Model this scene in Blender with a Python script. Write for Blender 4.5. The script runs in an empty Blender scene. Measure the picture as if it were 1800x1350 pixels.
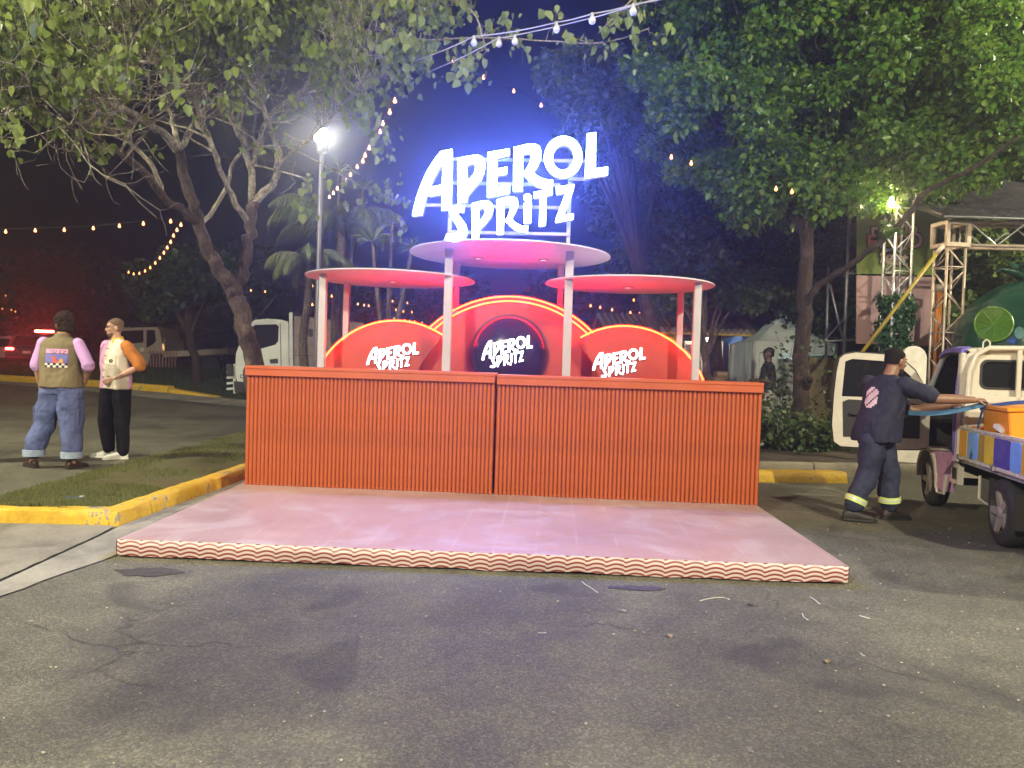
import bpy, bmesh, math, random
import numpy as np
from mathutils import Vector, Matrix, noise
from mathutils.geometry import tessellate_polygon

random.seed(7)
rng = np.random.default_rng(7)
scene = bpy.context.scene
COL = scene.collection
R = math.radians
PI = math.pi

# ------------------------------------------------------------------ camera
FPX, CAM_H, PITCH, ROLL = 1352.0, 1.36, R(1.48), R(1.75)
cam_data = bpy.data.cameras.new('camera')
cam_data.sensor_fit = 'HORIZONTAL'
cam_data.sensor_width = 36.0
cam_data.lens = 36.0 * FPX / 1800.0
cam_data.clip_start = 0.05
cam_data.clip_end = 600
cam = bpy.data.objects.new('camera', cam_data)
COL.objects.link(cam)
CAMR = Matrix.Rotation(PI / 2 - PITCH, 4, 'X') @ Matrix.Rotation(ROLL, 4, 'Z')
cam.matrix_world = Matrix.Translation((0, 0, CAM_H)) @ CAMR
scene.camera = cam

# ------------------------------------------------------------------ world, night sky
world = bpy.data.worlds.new('World')
scene.world = world
world.use_nodes = True
wn = world.node_tree.nodes
bg = wn['Background']
sky = wn.new('ShaderNodeTexSky')
sky.sky_type = 'NISHITA'
sky.sun_disc = False
sky.sun_elevation = R(-4.0)
sky.sun_rotation = R(200)
sky.air_density = 1.0
sky.dust_density = 2.0
sky.ozone_density = 3.0
world.node_tree.links.new(sky.outputs[0], bg.inputs[0])
bg.inputs[1].default_value = 0.012

# dim moonlight from behind the camera
sun_d = bpy.data.lights.new('sun', 'SUN')
sun_d.energy = 0.15
sun_d.angle = R(2.0)
sun_d.color = (1.0, 0.95, 0.85)
sun = bpy.data.objects.new('sun', sun_d)
COL.objects.link(sun)
sun.rotation_euler = (R(48), 0, R(-28))

scene.view_settings.view_transform = 'Standard'
scene.view_settings.look = 'None'
scene.view_settings.exposure = 0.0
scene.view_settings.gamma = 1.0
scene.render.engine = 'CYCLES'
cy = scene.cycles
cy.use_denoising = True
cy.max_bounces = 6
cy.diffuse_bounces = 3
cy.glossy_bounces = 3
cy.transmission_bounces = 4
cy.transparent_max_bounces = 8
cy.volume_bounces = 0
cy.sample_clamp_indirect = 6.0
cy.caustics_reflective = False
cy.caustics_refractive = False

# ------------------------------------------------------------------ pixel and ground helpers
def ray(px, py):
    return (CAMR.to_3x3() @ Vector(((px - 900) / FPX, -(py - 675) / FPX, -1.0)))
CAMP = Vector((0, 0, CAM_H))
def P(px, py, Y):
    d = ray(px, py)
    return CAMP + d * (Y / d.y)
def sst(a, b, x):
    t = min(1.0, max(0.0, (x - a) / (b - a)))
    return t * t * (3 - 2 * t)
def zg(x, y):
    return 0.30 * sst(17, 24, y) + 0.25 * sst(25, 38, y)
def G(px, py, dz=0.0):
    d = ray(px, py)
    t = 1.0
    p = CAMP.copy()
    for i in range(4000):
        p = CAMP + d * t
        if p.z <= zg(p.x, p.y) + dz or p.y > 150:
            break
        t += 0.02 + t * 0.0005
    return p

# ------------------------------------------------------------------ materials
MATS = {}
def newmat(name):
    m = bpy.data.materials.new(name)
    m.use_nodes = True
    nt = m.node_tree
    b = nt.nodes['Principled BSDF']
    return m, nt, b
def nd(nt, kind, **kw):
    n = nt.nodes.new(kind)
    for k, v in kw.items():
        setattr(n, k, v)
    return n
def math_n(nt, op, a, b=None, c=None):
    n = nt.nodes.new('ShaderNodeMath')
    n.operation = op
    for i, v in enumerate((a, b, c)):
        if v is None:
            continue
        if isinstance(v, (int, float)):
            n.inputs[i].default_value = v
        else:
            nt.links.new(v, n.inputs[i])
    return n.outputs[0]
def mixc(nt, fac, a, b, bt='MIX'):
    n = nt.nodes.new('ShaderNodeMix')
    n.data_type = 'RGBA'
    n.blend_type = bt
    for s, v in ((n.inputs[0], fac), (n.inputs[6], a), (n.inputs[7], b)):
        if isinstance(v, (int, float)):
            s.default_value = v
        elif isinstance(v, (tuple, list)):
            s.default_value = (*v[:3], 1)
        else:
            nt.links.new(v, s)
    return n.outputs[2]
def ramp(nt, fac, stops, interp='LINEAR'):
    n = nt.nodes.new('ShaderNodeValToRGB')
    n.color_ramp.interpolation = interp
    els = n.color_ramp.elements
    while len(els) < len(stops):
        els.new(0.5)
    for e, (p, c) in zip(els, stops):
        e.position = p
        e.color = (*c[:3], 1) if isinstance(c, (tuple, list)) else (c, c, c, 1)
    nt.links.new(fac, n.inputs[0])
    return n.outputs[0]
def noise_n(nt, scale, detail=4, rough=0.55, vec=None, dist=0.0):
    n = nt.nodes.new('ShaderNodeTexNoise')
    n.inputs['Scale'].default_value = scale
    n.inputs['Detail'].default_value = detail
    n.inputs['Roughness'].default_value = rough
    n.inputs['Distortion'].default_value = dist
    if vec is None:
        vec = coord(nt)
    nt.links.new(vec, n.inputs['Vector'])
    return n.outputs['Fac']
def coord(nt, kind='Object'):
    for n in nt.nodes:
        if n.type == 'TEX_COORD':
            return n.outputs[kind]
    return nt.nodes.new('ShaderNodeTexCoord').outputs[kind]
def bump(nt, b, h, strength=0.3, dist=0.01):
    n = nt.nodes.new('ShaderNodeBump')
    n.inputs['Strength'].default_value = strength
    n.inputs['Distance'].default_value = dist
    nt.links.new(h, n.inputs['Height'])
    nt.links.new(n.outputs[0], b.inputs['Normal'])

def M(name, col, rough=0.6, metal=0.0, var=0.18, scale=6.0, bmp=0.0, bscale=60.0, coat=0.0, spec=0.5, rvar=0.12, world_c=False, sheen=0.0):
    """plain painted / cloth / metal surface with soft mottling, worn roughness and fine relief"""
    if name in MATS:
        return MATS[name]
    m, nt, b = newmat(name)
    c = coord(nt)
    f = noise_n(nt, scale, 5, 0.6, c)
    col2 = tuple(min(1, x * (1 + var)) for x in col)
    col1 = tuple(x * (1 - var) for x in col)
    cc = ramp(nt, f, [(0.3, col1), (0.7, col2)])
    nt.links.new(cc, b.inputs['Base Color'])
    f2 = noise_n(nt, scale * 3.3, 3, 0.6, c)
    rr = ramp(nt, f2, [(0.3, max(0.03, rough - rvar)), (0.75, min(1, rough + rvar))])
    nt.links.new(rr, b.inputs['Roughness'])
    b.inputs['Metallic'].default_value = metal
    b.inputs['Specular IOR Level'].default_value = spec
    b.inputs['Coat Weight'].default_value = coat
    b.inputs['Coat Roughness'].default_value = 0.06
    if sheen:
        b.inputs['Sheen Weight'].default_value = sheen
    if bmp:
        bump(nt, b, noise_n(nt, bscale, 4, 0.6, c), bmp, 0.01)
    MATS[name] = m
    return m
def EM(name, col, strength, base=(0.8, 0.8, 0.8)):
    if name in MATS:
        return MATS[name]
    m, nt, b = newmat(name)
    b.inputs['Base Color'].default_value = (*base, 1)
    b.inputs['Emission Color'].default_value = (*col, 1)
    b.inputs['Emission Strength'].default_value = strength
    MATS[name] = m
    return m
def GLASS(name='dark_glass', col=(0.012, 0.013, 0.016), rough=0.06):
    if name in MATS:
        return MATS[name]
    m, nt, b = newmat(name)
    b.inputs['Base Color'].default_value = (*col, 1)
    b.inputs['Roughness'].default_value = rough
    b.inputs['Specular IOR Level'].default_value = 0.6
    MATS[name] = m
    return m
def LEAF(name, c1, c2, c3, rough=0.42, transl=0.35):
    if name in MATS:
        return MATS[name]
    m, nt, b = newmat(name)
    g = nt.nodes.new('ShaderNodeNewGeometry')
    cc = ramp(nt, g.outputs['Random Per Island'], [(0.0, c1), (0.55, c2), (0.97, c3), (1.0, tuple(min(1, x * 1.2) for x in c3))])
    n = noise_n(nt, 1.3, 2, 0.5)
    cc2 = mixc(nt, 0.5, cc, ramp(nt, n, [(0.35, tuple(x * 0.7 for x in c2)), (0.7, tuple(x * 1.15 for x in c2))]))
    nt.links.new(cc2, b.inputs['Base Color'])
    b.inputs['Roughness'].default_value = rough
    b.inputs['Specular IOR Level'].default_value = 0.45
    t = nt.nodes.new('ShaderNodeBsdfTranslucent')
    nt.links.new(cc2, t.inputs['Color'])
    mx = nt.nodes.new('ShaderNodeMixShader')
    mx.inputs[0].default_value = transl
    nt.links.new(b.outputs[0], mx.inputs[1])
    nt.links.new(t.outputs[0], mx.inputs[2])
    nt.links.new(mx.outputs[0], nt.nodes['Material Output'].inputs['Surface'])
    MATS[name] = m
    return m

# ------------------------------------------------------------------ mesh builder
class MB:
    def __init__(self):
        self.v = []; self.f = []; self.mi = []
    def add(self, vs, fs, mi=0):
        o = len(self.v)
        self.v.extend([tuple(p) for p in vs])
        for f in fs:
            self.f.append(tuple(i + o for i in f)); self.mi.append(mi)
        return self
    def box(self, c, s, rz=0.0, mi=0, rot=None, bev=0.0):
        cx, cyy, cz = c
        hx, hy, hz = s[0] / 2, s[1] / 2, s[2] / 2
        m = rot.to_3x3() if rot is not None else Matrix.Rotation(rz, 3, 'Z')
        if bev > 0:
            bm = bmesh.new()
            bmesh.ops.create_cube(bm, size=1)
            for v in bm.verts:
                v.co = Vector((v.co.x * s[0], v.co.y * s[1], v.co.z * s[2]))
            bmesh.ops.bevel(bm, geom=bm.edges[:], offset=bev, segments=1, affect='EDGES')
            bm.verts.index_update()
            vs = [m @ v.co + Vector(c) for v in bm.verts]
            fs = [[v.index for v in f.verts] for f in bm.faces]
            bm.free()
            return self.add(vs, fs, mi)
        vs = [m @ Vector((sx * hx, sy * hy, sz * hz)) + Vector(c) for sz in (-1, 1) for sy in (-1, 1) for sx in (-1, 1)]
        fs = [(0, 2, 3, 1), (4, 5, 7, 6), (0, 1, 5, 4), (2, 6, 7, 3), (0, 4, 6, 2), (1, 3, 7, 5)]
        return self.add(vs, fs, mi)
    def tube(self, pts, rad, n=8, mi=0, cap=True):
        pts = [Vector(p) for p in pts]
        if isinstance(rad, (int, float)):
            rad = [rad] * len(pts)
        rings = []
        t0 = (pts[1] - pts[0]).normalized()
        ref = Vector((0, 0, 1)) if abs(t0.z) < 0.9 else Vector((1, 0, 0))
        u = t0.cross(ref).normalized()
        vs = []
        for i, p in enumerate(pts):
            if i == 0: t = pts[1] - pts[0]
            elif i == len(pts) - 1: t = pts[-1] - pts[-2]
            else: t = pts[i + 1] - pts[i - 1]
            if t.length < 1e-9: t = Vector((0, 0, 1))
            t.normalize()
            u = (u - t * u.dot(t))
            if u.length < 1e-6: u = t.orthogonal()
            u.normalize()
            w = t.cross(u)
            for k in range(n):
                a = 2 * PI * k / n
                vs.append(p + (u * math.cos(a) + w * math.sin(a)) * rad[i])
        fs = []
        for i in range(len(pts) - 1):
            for k in range(n):
                a, b2 = i * n + k, i * n + (k + 1) % n
                fs.append((a, b2, b2 + n, a + n))
        if cap:
            fs.append(tuple(reversed(range(n))))
            fs.append(tuple(range((len(pts) - 1) * n, len(pts) * n)))
        return self.add(vs, fs, mi)
    def limb(self, pts, rad, n=12):
        """tube with rounded ends"""
        pts = [Vector(p) for p in pts]
        if isinstance(rad, (int, float)): rad = [rad] * len(pts)
        d0 = (pts[0] - pts[1]).normalized(); d1 = (pts[-1] - pts[-2]).normalized()
        a = [pts[0] + d0 * rad[0] * k for k in (0.95, 0.7)]
        b = [pts[-1] + d1 * rad[-1] * k for k in (0.7, 0.95)]
        return self.tube(a + pts + b, [rad[0] * 0.3, rad[0] * 0.72] + list(rad) + [rad[-1] * 0.72, rad[-1] * 0.3], n)
    def loft(self, secs, n=20, power=2.4):
        """secs: (center, u, v, a, b) elliptical sections"""
        vs = []; fs = []
        for c, u, v, a, b in secs:
            for k in range(n):
                t = 2 * PI * k / n
                ct, st = math.cos(t), math.sin(t)
                x = math.copysign(abs(ct) ** (2 / power), ct) * a
                y = math.copysign(abs(st) ** (2 / power), st) * b
                vs.append(Vector(c) + Vector(u) * x + Vector(v) * y)
        m = len(secs)
        for i in range(m - 1):
            for k in range(n):
                p, q = i * n + k, i * n + (k + 1) % n
                fs.append((p, q, q + n, p + n))
        fs.append(tuple(reversed(range(n))))
        fs.append(tuple(range((m - 1) * n, m * n)))
        return self.add(vs, fs)
    def ball(self, c, r, n=12, m=8, mi=0, rot=None):
        if isinstance(r, (int, float)): r = (r, r, r)
        vs = []; fs = []
        for i in range(1, m):
            th = PI * i / m
            for k in range(n):
                ph = 2 * PI * k / n
                p = Vector((r[0] * math.sin(th) * math.cos(ph), r[1] * math.sin(th) * math.sin(ph), r[2] * math.cos(th)))
                if rot is not None: p = rot @ p
                vs.append(p + Vector(c))
        t = Vector((0, 0, r[2])); bt = Vector((0, 0, -r[2]))
        if rot is not None: t = rot @ t; bt = rot @ bt
        vs.append(t + Vector(c)); vs.append(bt + Vector(c))
        for i in range(m - 2):
            for k in range(n):
                a, b2 = i * n + k, i * n + (k + 1) % n
                fs.append((a, a + n, b2 + n, b2))
        T = len(vs) - 2; B = T + 1
        for k in range(n):
            fs.append((T, k, (k + 1) % n))
            fs.append((B, (m - 2) * n + (k + 1) % n, (m - 2) * n + k))
        return self.add(vs, fs, mi)
    def lathe(self, prof, n=24, c=(0, 0, 0), rot=None, mi=0, cap=True):
        """prof: (radius, height) about local z"""
        vs = []; fs = []
        for r, z in prof:
            for k in range(n):
                a = 2 * PI * k / n
                p = Vector((r * math.cos(a), r * math.sin(a), z))
                if rot is not None: p = rot @ p
                vs.append(p + Vector(c))
        for i in range(len(prof) - 1):
            for k in range(n):
                a, b2 = i * n + k, i * n + (k + 1) % n
                fs.append((a, b2, b2 + n, a + n))
        if cap:
            fs.append(tuple(reversed(range(n))))
            fs.append(tuple(range((len(prof) - 1) * n, len(prof) * n)))
        return self.add(vs, fs, mi)
    def prism(self, outer, holes=(), d0=0.0, d1=0.05, tf=None, mi_front=0, mi_side=0, mi_back=0):
        """extrude a 2-D outline (with holes) between depth d0 (front) and d1; tf(x, y, d) -> point"""
        if tf is None: tf = lambda x, y, d: Vector((x, d, y))
        loops = [list(outer)] + [list(h) for h in holes]
        flat = [p for l in loops for p in l]
        tris = tessellate_polygon([[Vector((p[0], p[1], 0)) for p in l] for l in loops])
        n = len(flat)
        o = len(self.v)
        self.v.extend([tuple(tf(p[0], p[1], d0)) for p in flat])
        self.v.extend([tuple(tf(p[0], p[1], d1)) for p in flat])
        for t in tris:
            self.f.append(tuple(o + i for i in t)); self.mi.append(mi_front)
            self.f.append(tuple(o + n + i for i in reversed(t))); self.mi.append(mi_back)
        s = 0
        for l in loops:
            k = len(l)
            for i in range(k):
                a, b2 = s + i, s + (i + 1) % k
                self.f.append((o + a, o + b2, o + n + b2, o + n + a)); self.mi.append(mi_side)
            s += k
        return self
    def mesh(self, name, smooth=False, fix=True):
        me = bpy.data.meshes.new(name)
        me.from_pydata(self.v, [], self.f)
        me.polygons.foreach_set('material_index', self.mi)
        me.update()
        if fix and len(self.f) < 60000:
            bm = bmesh.new(); bm.from_mesh(me)
            bmesh.ops.recalc_face_normals(bm, faces=bm.faces[:])
            bm.to_mesh(me); bm.free()
        if smooth:
            me.polygons.foreach_set('use_smooth', [True] * len(me.polygons))
            if smooth != 'full':
                me.set_sharp_from_angle(angle=R(smooth if not isinstance(smooth, bool) else 40))
        return me
    def build(self, name, mat, parent=None, smooth=False, world=False, fix=True):
        if world and parent is not None:
            inv = parent.matrix_basis.inverted()
            self.v = [tuple(inv @ Vector(p)) for p in self.v]
        me = self.mesh(name, smooth, fix)
        for m in (mat if isinstance(mat, (list, tuple)) else [mat]):
            me.materials.append(m)
        return link(name, me, parent)
def link(name, me, parent=None):
    o = bpy.data.objects.new(name, me)
    COL.objects.link(o)
    if parent is not None:
        o.parent = parent
    return o
def thing(name, label, cat, loc=(0, 0, 0), rz=0.0, group=None):
    o = bpy.data.objects.new(name, None)
    COL.objects.link(o)
    o.empty_display_size = 0.2
    o.location = loc
    o.rotation_euler = (0, 0, rz)
    o.matrix_basis = Matrix.Translation(loc) @ Matrix.Rotation(rz, 4, 'Z')
    tag(o, label, cat, group)
    return o
def tag(o, label, cat, group=None):
    o['label'] = label
    o['category'] = cat
    if group: o['group'] = group
    return o
def struct(o, kind='structure', label=None):
    o['kind'] = kind
    if label: o['label'] = label
    return o
def add_point(name, loc, power, col, radius=0.1, parent=None, kind='POINT', rot=None, spot=None):
    l = bpy.data.lights.new(name, kind)
    l.energy = power; l.color = col
    l.shadow_soft_size = radius
    if spot:
        l.spot_size = spot; l.spot_blend = 0.6
    o = bpy.data.objects.new(name, l)
    COL.objects.link(o)
    o.location = loc
    if rot: o.rotation_euler = rot
    if parent is not None: o.parent = parent
    return o
_tmp = bpy.data.scenes.new('workbench')
def eval_mesh(o):
    """evaluate one object in a scratch scene, so the big scene is not re-evaluated each time"""
    _tmp.collection.objects.link(o)
    with bpy.context.temp_override(scene=_tmp, view_layer=_tmp.view_layers[0]):
        dg = bpy.context.evaluated_depsgraph_get()
        dg.update()
        out = bpy.data.meshes.new_from_object(o.evaluated_get(dg))
    _tmp.collection.objects.unlink(o)
    return out
def remesh(mb, voxel, wr=0.0, wscale=(9, 9, 4), smooth_it=4, seed=0.0):
    """fuse overlapping closed pieces into one continuous skin; optional cloth creases"""
    me = mb.mesh('tmp')
    o = bpy.data.objects.new('tmp', me)
    md = o.modifiers.new('r', 'REMESH'); md.mode = 'VOXEL'; md.voxel_size = voxel; md.use_smooth_shade = True
    ms = o.modifiers.new('s', 'SMOOTH'); ms.factor = 0.5; ms.iterations = smooth_it
    out = eval_mesh(o)
    bpy.data.objects.remove(o)
    bpy.data.meshes.remove(me)
    if wr:
        n = len(out.vertices)
        co = np.empty(n * 3, np.float32); no = np.empty(n * 3, np.float32)
        out.vertices.foreach_get('co', co); out.vertices.foreach_get('normal', no)
        co = co.reshape(-1, 3); no = no.reshape(-1, 3)
        q = co * np.array(wscale) + np.array([seed, 0, 0])
        dsp = np.empty(n, np.float32)
        for i in range(n):
            v = Vector(q[i])
            dsp[i] = noise.noise(v) + 0.6 * (0.5 - abs(noise.noise(v * 2.1 + Vector((3, 1, 7)))))
        co = co + no * (dsp * wr)[:, None]
        out.vertices.foreach_set('co', co.reshape(-1).astype(np.float32))
        out.update()
    out.polygons.foreach_set('use_smooth', [True] * len(out.polygons))
    return out
def meshobj(name, me, mat, parent):
    me.name = name
    me.materials.clear()
    for m in (mat if isinstance(mat, (list, tuple)) else [mat]): me.materials.append(m)
    return link(name, me, parent)
def text_polys(txt, size=1.0, offset=0.0, extrude=0.004, shear=0.0):
    """lettering mesh from Blender's built-in font, centred, in the XY plane"""
    c = bpy.data.curves.new('t', 'FONT')
    c.body = txt; c.size = size; c.offset = offset; c.extrude = extrude; c.shear = shear
    c.align_x = 'CENTER'; c.align_y = 'CENTER'; c.resolution_u = 3
    o = bpy.data.objects.new('t', c)
    me = eval_mesh(o)
    bpy.data.objects.remove(o); bpy.data.curves.remove(c)
    return me
def put_text(name, txt, size, mat, parent, loc, rz=0.0, offset=0.0, extrude=0.004, tilt=0.0):
    """upright lettering reading along the parent's local x, facing local -y"""
    me = text_polys(txt, size, offset, extrude)
    me.transform(Matrix.Translation(loc) @ Matrix.Rotation(rz, 4, 'Z') @ Matrix.Rotation(PI / 2, 4, 'X') @ Matrix.Rotation(tilt, 4, 'Z'))
    return meshobj(name, me, mat, parent)
def copy_tree(o, parent=None):
    c = o.copy(); COL.objects.link(c)
    if parent is not None: c.parent = parent
    for ch in list(o.children):
        copy_tree(ch, c)
    return c
# ================================================================== SETTING
def asphalt_mat():
    m, nt, b = newmat('asphalt')
    c = coord(nt)
    big = noise_n(nt, 0.55, 5, 0.55, c, 0.4)
    mid = noise_n(nt, 3.2, 5, 0.65, c)
    v = nt.nodes.new('ShaderNodeTexVoronoi'); v.inputs['Scale'].default_value = 105; nt.links.new(c, v.inputs['Vector'])
    v2 = nt.nodes.new('ShaderNodeTexVoronoi'); v2.inputs['Scale'].default_value = 38; nt.links.new(c, v2.inputs['Vector'])
    fine = noise_n(nt, 150, 4, 0.75, c)
    base = ramp(nt, big, [(0.28, (0.095, 0.092, 0.070)), (0.5, (0.140, 0.136, 0.104)), (0.75, (0.180, 0.175, 0.134))])
    base = mixc(nt, 0.6, base, ramp(nt, mid, [(0.3, (0.45, 0.44, 0.42)), (0.7, (1.25, 1.24, 1.18))]), 'MULTIPLY')
    stone = ramp(nt, v.outputs['Color'], [(0.15, (0.55, 0.54, 0.52)), (0.6, (0.95, 0.94, 0.90)), (0.9, (1.7, 1.66, 1.55))])
    base = mixc(nt, 0.75, base, stone, 'MULTIPLY')
    speck = ramp(nt, v2.outputs['Color'], [(0.965, (0, 0, 0)), (0.985, (1, 1, 1))])
    base = mixc(nt, math_n(nt, 'MULTIPLY', speck, 0.4), base, (0.36, 0.34, 0.28))
    base = mixc(nt, math_n(nt, 'MULTIPLY', ramp(nt, fine, [(0.55, 0.0), (0.72, 1.0)]), 0.55), base, (0.022, 0.020, 0.016))
    # oil stains and tyre wear with outlines of their own
    st = noise_n(nt, 0.9, 3, 0.5, c, 1.2)
    base = mixc(nt, math_n(nt, 'MULTIPLY', ramp(nt, st, [(0.62, 0.0), (0.68, 1.0)]), 0.45), base, (0.032, 0.031, 0.030))
    # hairline cracks
    vc = nt.nodes.new('ShaderNodeTexVoronoi'); vc.feature = 'DISTANCE_TO_EDGE'; vc.inputs['Scale'].default_value = 0.42
    wob = nt.nodes.new('ShaderNodeVectorMath'); wob.operation = 'ADD'
    nz = nt.nodes.new('ShaderNodeTexNoise'); nz.inputs['Scale'].default_value = 2.2; nz.inputs['Detail'].default_value = 6
    nt.links.new(c, nz.inputs['Vector']); nt.links.new(c, wob.inputs[0])
    sc = nt.nodes.new('ShaderNodeVectorMath'); sc.operation = 'SCALE'; sc.inputs['Scale'].default_value = 0.55
    nt.links.new(nz.outputs['Color'], sc.inputs[0]); nt.links.new(sc.outputs[0], wob.inputs[1])
    nt.links.new(wob.outputs[0], vc.inputs['Vector'])
    ck = ramp(nt, vc.outputs['Distance'], [(0.0, 1.0), (0.0045, 0.0)])
    ckm = math_n(nt, 'MULTIPLY', ck, ramp(nt, noise_n(nt, 0.7, 2, 0.5, c), [(0.5, 0.0), (0.62, 1.0)]))
    base = mixc(nt, math_n(nt, 'MULTIPLY', ckm, 0.4), base, (0.012, 0.011, 0.009))
    nt.links.new(base, b.inputs['Base Color'])
    nt.links.new(ramp(nt, mid, [(0.3, 0.62), (0.7, 0.86)]), b.inputs['Roughness'])
    b.inputs['Specular IOR Level'].default_value = 0.35
    h = math_n(nt, 'SUBTRACT', math_n(nt, 'ADD', math_n(nt, 'MULTIPLY', v.outputs['Distance'], -0.8), math_n(nt, 'MULTIPLY', fine, 0.6)), math_n(nt, 'MULTIPLY', ckm, 1.5))
    bump(nt, b, h, 0.95, 0.009)
    return m
def concrete_mat(name, col):
    m, nt, b = newmat(name)
    c = coord(nt)
    a = noise_n(nt, 1.4, 6, 0.65, c, 0.6); f = noise_n(nt, 45, 4, 0.7, c)
    base = ramp(nt, a, [(0.3, tuple(x * 0.45 for x in col)), (0.5, col), (0.72, tuple(x * 1.35 for x in col))])
    base = mixc(nt, 0.5, base, ramp(nt, f, [(0.3, (0.6, 0.6, 0.58)), (0.7, (1.2, 1.2, 1.18))]), 'MULTIPLY')
    st = noise_n(nt, 0.8, 4, 0.6, c, 1.5)
    base = mixc(nt, math_n(nt, 'MULTIPLY', ramp(nt, st, [(0.58, 0.0), (0.7, 1.0)]), 0.6), base, (0.12, 0.10, 0.075))
    nt.links.new(base, b.inputs['Base Color'])
    b.inputs['Roughness'].default_value = 0.88
    bump(nt, b, f, 0.35, 0.006)
    return m
def kerb_mat():
    m, nt, b = newmat('yellow_kerb_paint')
    c = coord(nt)
    n1 = noise_n(nt, 5, 6, 0.7, c); n2 = noise_n(nt, 28, 5, 0.75, c)
    col = ramp(nt, n1, [(0.3, (0.46, 0.27, 0.012)), (0.55, (0.66, 0.42, 0.022)), (0.75, (0.72, 0.50, 0.07))])
    col = mixc(nt, 0.35, col, ramp(nt, n2, [(0.35, (0.45, 0.42, 0.35)), (0.65, (1.1, 1.1, 1.1))]), 'MULTIPLY')
    chip = math_n(nt, 'ADD', n1, math_n(nt, 'MULTIPLY', n2, 0.55))
    col = mixc(nt, ramp(nt, chip, [(0.84, 0.0), (0.90, 1.0)]), col, (0.22, 0.20, 0.16))
    sep = nt.nodes.new('ShaderNodeSeparateXYZ'); nt.links.new(c, sep.inputs[0])
    nt.links.new(col, b.inputs['Base Color'])
    nt.links.new(ramp(nt, n2, [(0.3, 0.5), (0.7, 0.8)]), b.inputs['Roughness'])
    bump(nt, b, math_n(nt, 'ADD', n1, n2), 0.5, 0.012)
    return m
def grass_mat(name, c1, c2):
    m, nt, b = newmat(name)
    c = coord(nt)
    a = noise_n(nt, 1.6, 5, 0.6, c); f = noise_n(nt, 70, 4, 0.8, c)
    col = ramp(nt, a, [(0.35, c1), (0.65, c2)])
    col = mixc(nt, 0.7, col, ramp(nt, f, [(0.3, (0.35, 0.35, 0.35)), (0.7, (1.3, 1.3, 1.3))]), 'MULTIPLY')
    nt.links.new(col, b.inputs['Base Color'])
    b.inputs['Roughness'].default_value = 0.9
    bump(nt, b, f, 0.8, 0.03)
    return m
MA = asphalt_mat()
MCON = concrete_mat('concrete_pad', (0.20, 0.185, 0.14))
MCON2 = concrete_mat('concrete_gutter', (0.25, 0.235, 0.185))
MKERB = kerb_mat()
MKGREY = concrete_mat('kerb_concrete', (0.27, 0.24, 0.17))
MSOIL = concrete_mat('soil', (0.050, 0.036, 0.022))
MGRASS = grass_mat('lawn', (0.020, 0.040, 0.009), (0.040, 0.072, 0.018))
MVERGE = grass_mat('verge_turf', (0.115, 0.085, 0.042), (0.120, 0.130, 0.042))

def sheet(name, f, nu, nv, mat, smooth=True):
    mb = MB()
    vs = [f(i / nu, j / nv) for j in range(nv + 1) for i in range(nu + 1)]
    fs = [(j * (nu + 1) + i, j * (nu + 1) + i + 1, (j + 1) * (nu + 1) + i + 1, (j + 1) * (nu + 1) + i) for j in range(nv) for i in range(nu)]
    mb.add(vs, fs)
    return mb.build(name, mat, smooth='full' if smooth else False)
def poly_sheet(name, pts, z, mat, th=0.0):
    mb = MB()
    n = len(pts)
    tr = tessellate_polygon([[Vector((p[0], p[1], 0)) for p in pts]])
    mb.add([(p[0], p[1], z + zg(p[0], p[1])) for p in pts], tr)
    me_o = mb.build(name, mat)
    return me_o
def gy(t):
    return -25 + 225 * (t ** 1.9)
struct(sheet('ground', lambda u, v: (lambda x, y: (x, y, zg(x, y)))((u - 0.5) * 320, gy(v)), 40, 140, MA))

# concrete apron and gutter left of the stage
gl = [(-2.99, 1.5), (-2.93, 4.4), (-2.985, 5.6), (-3.02, 5.99), (-2.90, 8.35), (-2.62, 14), (-2.4, 18)]
gr_ = [(-2.86, 1.5), (-2.84, 3.2), (-2.76, 4.17), (-2.61, 5.1), (-2.50, 7.5), (-2.30, 14), (-2.1, 18)]
gut = []
for i in range(len(gr_) - 1):
    for k in range(6):
        t = k / 6
        gut.append((gr_[i][0] * (1 - t) + gr_[i + 1][0] * t + random.uniform(-.012, .012), gr_[i][1] * (1 - t) + gr_[i + 1][1] * t))
struct(poly_sheet('gutter', gl + gut[::-1], 0.008, MCON2))
struct(poly_sheet('concrete_apron', [(-12, 1.5), (-3.006, 1.5)] + [(-3.006 + .062 * t + .012 * noise.noise(Vector((0, t * 23, 3))), 1.5 + 2.9 * t) for t in [k / 40 for k in range(1, 40)]] + [(-2.944 - .056 * t + .014 * noise.noise(Vector((1, t * 11, 3))), 4.4 + 1.2 * t) for t in [k / 20 for k in range(20)]] + [(-3.000, 5.6), (-3.04, 5.93), (-12, 5.70)], 0.016, MCON))

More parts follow.
